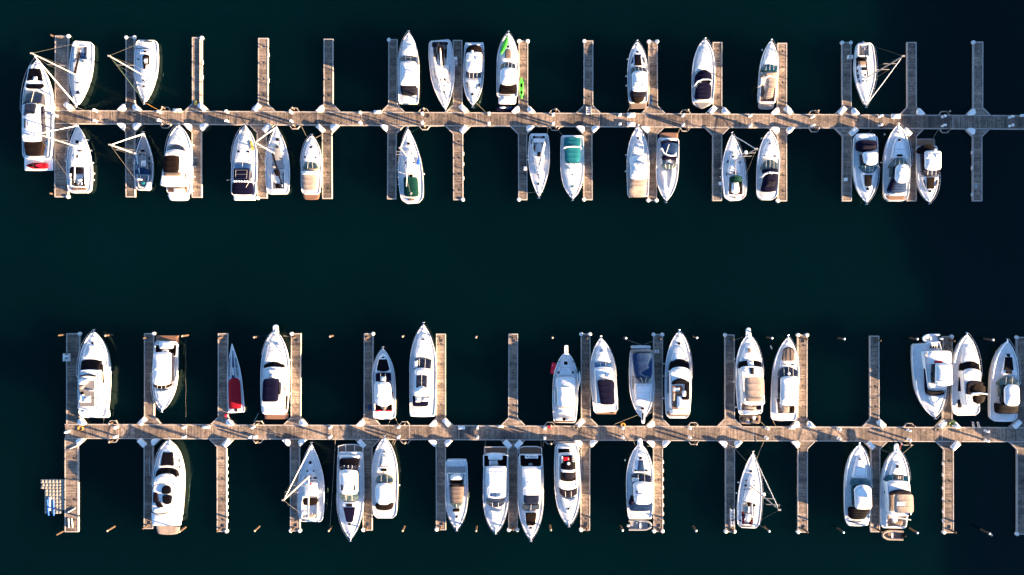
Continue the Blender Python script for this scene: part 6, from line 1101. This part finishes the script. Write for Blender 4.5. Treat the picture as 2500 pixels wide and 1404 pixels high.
# tenders
def dinghy(v, a, b_, wid, label, tube_mat='GV', floor='GV', z=.0, motor=True, name='inflatable_dinghy'):
    A = Vector(px2(v, *a, .4 + z)); B = Vector(px2(v, *b_, .4 + z)); L = (B - A).length; ang = math.atan2((B - A).y, (B - A).x); M = (A + B) / 2
    root = thing(name, label, 'dinghy', (M.x, M.y, z)); root.rotation_euler = (0, 0, ang); W = wid / 2 - .2
    path = [(L / 2, -W, .35)] + [(L / 2 - (L * .62) * i / 6, -W, .35) for i in range(1, 7)] + [(-L / 2 + .38 * L * (1 - math.sin(t)) * .95 + .2, -W * math.cos(t), .35 + .12 * math.sin(t)) for t in [math.pi / 2 * k / 5 for k in range(1, 6)]]
    path = path + [(x, -y, z_) for x, y, z_ in path[::-1][1:]]
    MB().tube(path, .21, 9).ob('tube', tube_mat, root)
    MB().box(-L * .33, -W + .1, .12, L * .44, W - .1, .2).ob('floor', floor, root, smooth=False); MB().box(-.15, -W + .05, .38, .15, W - .05, .44).ob('seat', 'W', root, smooth=False)
    MB().box(L * .44, -W, .1, L * .48, W, .5).ob('transom', 'CH', root, smooth=False)
    if motor: MB().obox(L / 2 + .12, 0, .45, .95, .5, .36, 0, .1).tube([(L / 2 + .15, 0, -.3), (L / 2 + .15, 0, .5)], .08, 6).ob('outboard_motor', 'W' if tube_mat != 'TN' else 'B', root, ang=50)
    return root
dinghy(V20, (562, 1215), (275, 1215), 2.0, 'grey inflatable dinghy with white outboard behind the cruiser with two roof hatches')
dinghy(V23, (540, 1240), (800, 1245), 1.9, 'pale tan inflatable dinghy with dark outboard behind the tan-bimini cruiser', 'TN', 'TD')
dinghy(V24, (255, 185), (475, 182), 1.75, 'white tender with small outboard behind the large yacht with round roof hatch', 'W', 'N', .7, True, 'tender')
# jet ski behind the paddleboard cruiser, and the covered one on the largest yacht's platform
def jetski(pa, pb, z, label, body, seat, accent):
    A = Vector(unp(*pa, z + .5)); B = Vector(unp(*pb, z + .5)); L = (B - A).length; a = math.atan2((B - A).y, (B - A).x); M = (A + B) / 2
    r = thing('jet_ski', label, 'jet ski', (M.x, M.y, z)); r.rotation_euler = (0, 0, a); n = 14; V = []; F = []
    for i in range(n + 1):
        t = i / n; w_ = .58 * min(1, (t * 3.2 + .03) ** .6) * (1 if t < .85 else 1 - (t - .85) * .8)
        for fy, fz in ((-1, .3), (-.85, .5), (0, .6), (.85, .5), (1, .3), (.6, -.1), (-.6, -.1)): V.append((-L / 2 + L * t, w_ * fy, fz))
    for i in range(n):
        for j in range(7): k = (j + 1) % 7; F.append((i * 7 + j, i * 7 + k, i * 7 + 7 + k, i * 7 + 7 + j))
    F += [tuple(range(7)), tuple(n * 7 + j for j in range(6, -1, -1))]
    mesh_ob('hull', V, F, body, r, True, 50); MB().ell((L * .16, 0, .78), L * .2, .22, .22, 0, 10, 6).ob('seat', seat, r); MB().obox(-L * .2, 0, .5, .85, L * .26, .5, 0, .15).ob('console', accent, r, ang=50)
    MB().tube([(-L * .08, -.38, .98), (-L * .1, 0, 1.0), (-L * .08, .38, .98)], .035, 6).ob('handlebar', 'RU', r)
jetski(q(V6, 1940, 1245), q(V6, 1665, 1240), 0, 'dark navy jet ski with pale seat floating behind the paddleboard cruiser', 'NV', 'WC', 'BL')
M1k = jetski(q(V26, 160, 1285), q(V26, 392, 1285), .58, 'jet ski with bright red rear on the platform of the largest yacht', 'RD', 'RE', 'B')
# floating drive-on dock
VD = (60, 1140, 8.256)
r = thing('drive_on_dock', 'beige cube pontoon with notched edges beside the first pier below the lower walkway', 'pontoon', (*P2(125, 1215), 0)); ro = r.location
CB = []
for x0, y0, x1, y1 in ((318, 255, 812, 345), (318, 395, 812, 440)): CB.append((x0, y0, x1, y1))
n = 0
def cube(x0, y0, x1, y1):
    a = px2(VD, x0, y0, .38); b_ = px2(VD, x1, y1, .38); MB().obox((a[0] + b_[0]) / 2, (a[1] + b_[1]) / 2, -.1, .38, abs(b_[0] - a[0]) - .04, abs(b_[1] - a[1]) - .04, 0, .06).ob('pontoon_cube', 'PX', r, ro, ang=50)
for i in range(7):
    w7 = (812 - 318) / 7; cube(318 + i * w7, 255, 318 + (i + 1) * w7, 330)
    cube(318 + i * w7, 395, 318 + (i + 1) * w7, 442)
for i in range(7):
    w7 = (812 - 318) / 7; cube(335 + i * w7 * .965, 332, 335 + (i + 1) * w7 * .965, 393)
for i in range(6):
    for j in range(7):
        if j == 6 and i in (1, 5): continue
        w6 = (812 - 400) / 6; h7 = (945 - 444) / 7; cube(400 + i * w6, 444 + j * h7, 400 + (i + 1) * w6, 444 + (j + 1) * h7)
def skid(a, b_, label):
    A = px2(VD, *a, .5); B = px2(VD, *b_, .5); o = MB().tube([(0, 0, 0), (B[0] - A[0], B[1] - A[1], 0)], .13, 8).ob('roller_bar', 'KB', None); o.location = (A[0], A[1], .5); tag(o, label, 'guide bar')
skid((458, 660), (485, 980), 'left bright blue guide bar on the beige cube pontoon'); skid((578, 665), (588, 980), 'right bright blue guide bar on the beige cube pontoon')
o = MB().obox(0, 0, 0, .12, .6, 2.6, 0, .05).ob('white_cover', 'WC', None, ang=50); p = px2(VD, 508, 745, .45); o.location = (p[0], p[1], .4); tag(o, 'narrow white ramp pad between the blue guide bars', 'pad')
# loose poles, fenders, hoses
def pole(a, b_, z, r_, mat, name, label, cat, sag=0):
    A = unp(*a, z); B = unp(*b_, z); K = 8; L = [((B[0] - A[0]) * i / K, (B[1] - A[1]) * i / K, -sag * math.sin(math.pi * i / K)) for i in range(K + 1)]
    o = MB().tube(L, r_, 6).ob(name, mat, None); o.location = (A[0], A[1], z); tag(o, label, cat); return o
pole(q(V15, 412, 1068), q(V15, 525, 1005), .62, .09, 'FN', 'pole', 'white pole lying across the first pier below the lower walkway near its end', 'pole')
pole(q(V15, 455, 280), q(V15, 555, 235), .62, .09, 'FN', 'pole', 'white pole at the root of the first pier below the lower walkway', 'pole')
pole(q(V15, 436, 1130), q(V15, 445, 1245), .6, .12, 'FN', 'long_fender', 'left of two long white fenders at the lower end of the bottom-left pier', 'fender')
pole(q(V15, 475, 1135), q(V15, 487, 1240), .6, .12, 'FN', 'long_fender', 'right of two long white fenders at the lower end of the bottom-left pier', 'fender')
pole(q(V15, 1432, 385), q(V15, 1432, 610), .6, .1, 'GV', 'gangplank_pole', 'long pale pole lying along the second finger pier below the lower walkway', 'pole')
pole(q(V13, 520, 1165), q(V13, 625, 1285), .6, .1, 'TN', 'rolled_hose', 'tan rolled hose along the right root corner of the first pier above the lower walkway', 'hose')
pole((466 + 22, 96), (466 + 22, 250), .62, .09, 'EB', 'rub_rail', 'pale rub rail on the right edge of the third finger pier above the upper walkway', 'rail')
for (pts, z, label) in ([((187, 262), (215, 272)), .8, 'short line from the first upper yacht bow to the walkway'], [((353, 250), (392, 272)), 1.0, 'orange line from the second upper yacht bow to a pedestal'], [((734, 305), (748, 333)), .8, 'line from the walkway to the beige-covered cruiser bow, left side'], [((770, 337), (787, 327)), .8, 'line from the beige-covered cruiser bow to its finger pier'],
   [(q(V6, 1365, 1175), q(V6, 1520, 1325)), .9, 'pale line from the stern-out hardtop cruiser bow to a walkway pedestal'], [(q(V7, 205, 1185), q(V7, 330, 1170)), .9, 'line from the slim yacht bow to the eighth finger end'], [(q(V7, 635, 320), q(V7, 685, 385)), .8, 'line from the walkway to the teal-covered cruiser'], [(q(V7, 490, 290), q(V7, 487, 380)), .8, 'line from the walkway to the slim yacht stern'],
   [(q(V9, 835, 200), q(V9, 805, 270)), .8, 'line from the walkway to the blue-canvas sports cruiser'], [(q(V9, 1440, 1160), q(V9, 1520, 1170)), .9, 'line from the eleventh finger end to the green-hood yacht'], [(q(V17, 650, 140), q(V17, 588, 1160)), .7, 'long line from the lower walkway down to a free pile'], [(q(V17, 105, 900), q(V17, 235, 985)), 1.3, 'line across the fourth finger pier below the lower walkway'],
   [(q(V17, 1320, 150), q(V17, 1300, 200)), 1.0, 'left line from the walkway to the louvred-pad cruiser bow'], [(q(V17, 1345, 150), q(V17, 1315, 220)), 1.0, 'right line from the walkway to the louvred-pad cruiser bow'], [(q(V18, 612, 100), q(V18, 600, 200)), .8, 'line from the walkway to the square-hardtop cruiser'], [(q(V18, 1255, 108), q(V18, 1272, 195)), .8, 'left line behind the brown-panelled yacht'], [(q(V18, 1303, 105), q(V18, 1285, 200)), .8, 'right line behind the brown-panelled yacht'],
   [(q(V19, 1015, 185), q(V19, 1230, 260)), 1.0, 'pale line from a free pile to the blue-canvas cruiser'], [(q(V19, 1270, 255), q(V19, 1380, 215)), .9, 'thin line from the blue-canvas cruiser to the ninth finger end'], [(q(V19, 890, 1240), q(V19, 1190, 1120)), .9, 'long pale line from the walkway to the blue-canvas cruiser bow'], [(q(V19, 1330, 1100), q(V19, 1385, 1075)), .9, 'short line from the blue-canvas cruiser bow to the finger pier'],
   [(q(V20, 320, 140), q(V20, 355, 240)), .9, 'line from the walkway to the two-hatch cruiser bow'], [(q(V20, 500, 248), q(V20, 580, 252)), .9, 'thin line from the two-hatch cruiser to the ninth finger pier'], [(q(V22, 640, 112), q(V22, 540, 350)), .9, 'long curved line from the walkway to the red-cushion yacht bow'], [(q(V22, 270, 225), q(V22, 430, 400)), .9, 'line from the tenth finger root to the red-cushion yacht bow'], [(q(V22, 565, 1160), q(V22, 640, 1210)), .9, 'line from the red-cushion yacht stern to a free pile'],
   [(q(V23, 520, 225), q(V23, 655, 275)), .9, 'line from the twelfth finger root to the tan-bimini cruiser'], [(q(V23, 925, 170), q(V23, 790, 285)), .9, 'thick pale line from the walkway to the tan-bimini cruiser bow'], [(q(V23, 785, 135), q(V23, 765, 260)), .9, 'reddish line from the walkway to the tan-bimini cruiser bow'], [(q(V21, 270, 255), q(V21, 370, 215)), .9, 'line from the tenth finger to the sunlit-bimini cruiser bow'], [(q(V21, 590, 1255), q(V21, 665, 1320)), .8, 'line from the sunlit-bimini cruiser platform to a pedestal'], [(q(V21, 735, 1230), q(V21, 775, 1310)), .8, 'line from the tan-sunbed cruiser stern to the walkway'],
   [(q(V14, 655, 1145), q(V14, 595, 1260)), .8, 'green-blue line from the long-pulpit cruiser to the walkway'], [(q(V14, 670, 205), q(V14, 790, 200)), 1.2, 'blue line from a free pile to the long-pulpit cruiser'], [(q(V14, 960, 200), q(V14, 1055, 212)), 1.2, 'thin line from the long-pulpit cruiser to the fourth finger end'], [(q(V16, 470, 1270), q(V16, 435, 1350)), .8, 'left stern line of the black-pad cruiser to the walkway'], [(q(V16, 520, 1245), q(V16, 570, 1345)), .8, 'right stern line of the black-pad cruiser to the walkway'],
   [(q(V8, 835, 1240), q(V8, 785, 1335)), .8, 'stern line from the black-padded cruiser to the walkway'], [(q(V13, 850, 1200), q(V13, 838, 1285)), .8, 'stern line from the open-flybridge cruiser to the walkway'], [(q(V5, 1920, 295), q(V5, 1830, 350)), .8, 'dark green line from the walkway to the green-cover yacht bow'], [(q(V11, 600, 165), q(V11, 520, 235)), .7, 'yellowish line from the walkway to the navy-cover hardtop cruiser'], [(q(V11, 1425, 170), q(V11, 1345, 300)), .7, 'faint line from the walkway to the brown-platform cruiser'], [(q(V24, 1465, 930), q(V24, 1500, 1050)), 1.2, 'pale line from the rightmost yacht over the last pier']):
    mat = 'RY' if 'orange' in label else ('BL' if 'blue line' in label or 'green-blue' in label else ('GR' if 'dark green' in label else ('PK' if 'reddish' in label else 'RP')))
    pole(pts[0], pts[1], z, .034, mat, 'mooring_line', label, 'mooring line', .15)
def coil(x, y, r_, mat, label, turns=2.5):
    X, Y = P2(x, y); K = int(turns * 16); L = [(r_ * (1 - .5 * i / K) * math.cos(i * .39), r_ * (1 - .5 * i / K) * math.sin(i * .39), .05 + .01 * (i % 5)) for i in range(K + 1)]
    o = MB().tube(L, .035, 5).ob('coiled_hose', mat, None); o.location = (X, Y, DZ); tag(o, label, 'hose')
coil(197, 1046, .6, 'RY', 'orange hose coiled on the walkway left end by the open-flybridge cruiser'); coil(2288, 1049, .45, 'RP', 'coiled tan rope beside the dock box near the potted plant'); coil(1521, 1038, .45, 'RY', 'tan-orange hose coiled by a pedestal below the navy-covered flybridge cruiser')
coil(2153, 307, .5, 'RU', 'black hose coiled on the upper walkway bottom edge left of the orange-brown-stern cruiser'); coil(1044, 283, .4, 'RU', 'dark hose on the top edge beside the third pile guide'); coil(1405, 1043, .5, 'RP', 'loose rope coil on the lower walkway below the grey-covered cruiser')
o = MB().ell((0, 0, .25), .35, .3, .25).ob('red_bucket', 'RE', None); p = P2(552, 1014); o.location = (*p, DZ); tag(o, 'red bundle at the root of the third finger pier above the lower walkway', 'bundle')
o = MB().ell((0, 0, .2), .3, .35, .2).ob('red_bag', 'RE', None); p = P2(1342, 1042); o.location = (*p, DZ); tag(o, 'red bag beside a pile guide below the grey-covered cruiser', 'bag')
o = MB().ell((0, 0, .2), .28, .4, .2).ob('yellow_bag', 'YL', None); p = P2(479, 252); o.location = (*p, DZ); tag(o, 'yellow bag at the root of the third finger pier above the upper walkway', 'bag')
o = MB().ell((0, 0, .3), .32, .55, .3).ob('blue_bag', 'BL', None); p = P2(903, 994); o.location = (*p, DZ); tag(o, 'dark blue bag on the fifth finger pier above the lower walkway', 'bag')
# potted plant
p = P2(2317, 1033); r = thing('potted_plant', 'spiky green potted plant at the root of the thirteenth finger pier above the lower walkway', 'plant', (*p, DZ))
MB().lathe(0, 0, [(.2, 0), (.3, .45), (.26, .47), (.24, .4)], 12).ob('pot', 'PL', r)
for i in range(26):
    a = random.uniform(0, 6.283); L = random.uniform(.6, 1.05); h = random.uniform(.5, 1.0); ca, sa = math.cos(a), math.sin(a); V = []; F = []
    for k in range(5):
        t = k / 4; rr = L * t; zz = .42 + h * math.sin(t * 2.1); ww = .06 * math.sin(math.pi * min(.98, t * .8 + .2)); V += [(ca * rr - sa * ww, sa * rr + ca * ww, zz), (ca * rr + sa * ww, sa * rr - ca * ww, zz)]
    for k in range(4): F.append((2 * k, 2 * k + 1, 2 * k + 3, 2 * k + 2))
    mesh_ob('leaf', V, F, 'LF', r)
# two swim ladders leaning over the lower walkway edge on the right
for k, x in enumerate((2373.5, 2386)):
    X, Y = P2(x, 1045); r = thing('swim_ladder', '%s of two small ladders hung over the lower walkway edge by the brown-bimini yacht' % ('left' if k == 0 else 'right'), 'ladder', (X, Y, DZ))
    for sx in (-.16, .16): MB().tube([(sx, -.3, .05), (sx, 0, .7), (sx, .5, .5), (sx, 1.2, .2)], .035, 6).ob('rail', 'ST', r)
    for j in range(4): MB().box(-.16, .15 + .3 * j, .58 - .11 * j, .16, .23 + .3 * j, .62 - .11 * j).ob('rung', 'W', r, smooth=False)
# line of small floats in the open water of the second lower berth
o = MB()
for i in range(60):
    X, Y = unp(453.5 + .6 * math.sin(i * .4), 830 + i * 3.4, .02); o.ell((X, Y, .02), .05, .08, .04, 0, 6, 4)
f_ = o.ob('float_line', 'WR'); tag(f_, 'thin dotted float line running down the open berth right of the stern-out hardtop cruiser', 'float line')
# small buoys / floats seen beside boats; one stands in for a sunlit pile top
for i, (x, y, lab) in enumerate(((1861, 122, 'tiny white buoy left of the tan-and-teal express cruiser bow'), (1882, 846, 'upper tiny white float between the two tan-trimmed cruisers'), (1884, 850, 'lower tiny white float between the two tan-trimmed cruisers'), (2160, 328, 'tiny pale float between the navy-cover cruiser and its tall neighbour'), (2406 + 16, 1307, 'tiny white ball standing in for the sunlit top of the last free pile'), (1526, 1124, 'tiny pale float left of the two-hatch cruiser'))):
    X, Y = unp(x, y, .1); t = MB().ell((0, 0, 0), .14, .2, .14, 0, 8, 6).ob('small_buoy', 'FN', None); t.location = (X, Y, .06); tag(t, lab, 'buoy')
# ================= unseen sheds added to cast shade over the right of the marina
def shed(ya, yb, ridge, eave, label):
    x0 = (2770 - CX) / 13; x1 = x0 + 14; Y0 = -(yb - CY) / 13; Y1 = -(ya - CY) / 13; r = thing('shade_shed', label, 'added building', ((x0 + x1) / 2, (Y0 + Y1) / 2, 0)); W = 7; H = (Y1 - Y0) / 2; zf = 1.6
    MB().box(-W - 3, -H - .5, -2, W + 3, H + .5, zf).ob('shed_base', 'CB', r, smooth=False)
    V = [(-W, -H, zf), (W, -H, zf), (W, H, zf), (-W, H, zf), (-W, -H, eave), (W, -H, eave), (W, H, eave), (-W, H, eave), (0, -H, ridge), (0, H, ridge)]
    mesh_ob('wall', V, [(0, 1, 5, 8, 4), (2, 3, 7, 9, 6), (3, 0, 4, 7), (1, 2, 6, 5)], 'WB', r, False)
    for s_ in (-1, 1):
        V = [(s_ * (W + .6), -H - .4, eave - .3), (0, -H - .4, ridge + .05), (0, H + .4, ridge + .05), (s_ * (W + .6), H + .4, eave - .3)]; V += [(x, y, z + .15) for x, y, z in V]
        mesh_ob('roof', V, [(0, 1, 2, 3), (4, 5, 6, 7), (0, 1, 5, 4), (1, 2, 6, 5), (2, 3, 7, 6), (3, 0, 4, 7)], 'RF', r, False)
    n = int(2 * H / 4); 
    wm = None
    for s_ in (-1, 1):
        for i in range(n):
            y = -H + 2 * H * (i + .5) / n; f = MB().box(-.08, -1.0, -.9, .08, 1.0, .9).ob('window', 'W', r, smooth=False); f.location = (s_ * (W + .02), y, (zf + eave) / 2 + .3)
            g = MB().box(-.1, -.88, -.78, .1, .88, .78).ob('pane', 'G', f, smooth=False)
ya = -420  # added sheds; uneven ridge heights break up their shadow edge
for i, (ln, rd) in enumerate(((170, 11.4), (120, 11.0), (210, 11.5), (90, 10.9), (160, 11.1), (140, 11.3), (110, 10.8), (190, 10.5), (90, 10.0), (145, 9.3))):
    shed(ya, ya + ln, rd, 7.0 + .3 * (i % 3), '%s unseen shed from the north, added to shade the right side of the marina' % ORD[i]); ya += ln
shed(1005, 1178, 8.6, 6.2, 'short unseen shed added to shade the right end of the lower walkway')  # gap before the next added shed lets a light streak onto the dock
shed(1246, 1900, 8.6, 6.2, 'unseen shed added for shade, below the gap that lights the lower walkway')
scene.cycles.max_bounces = 6
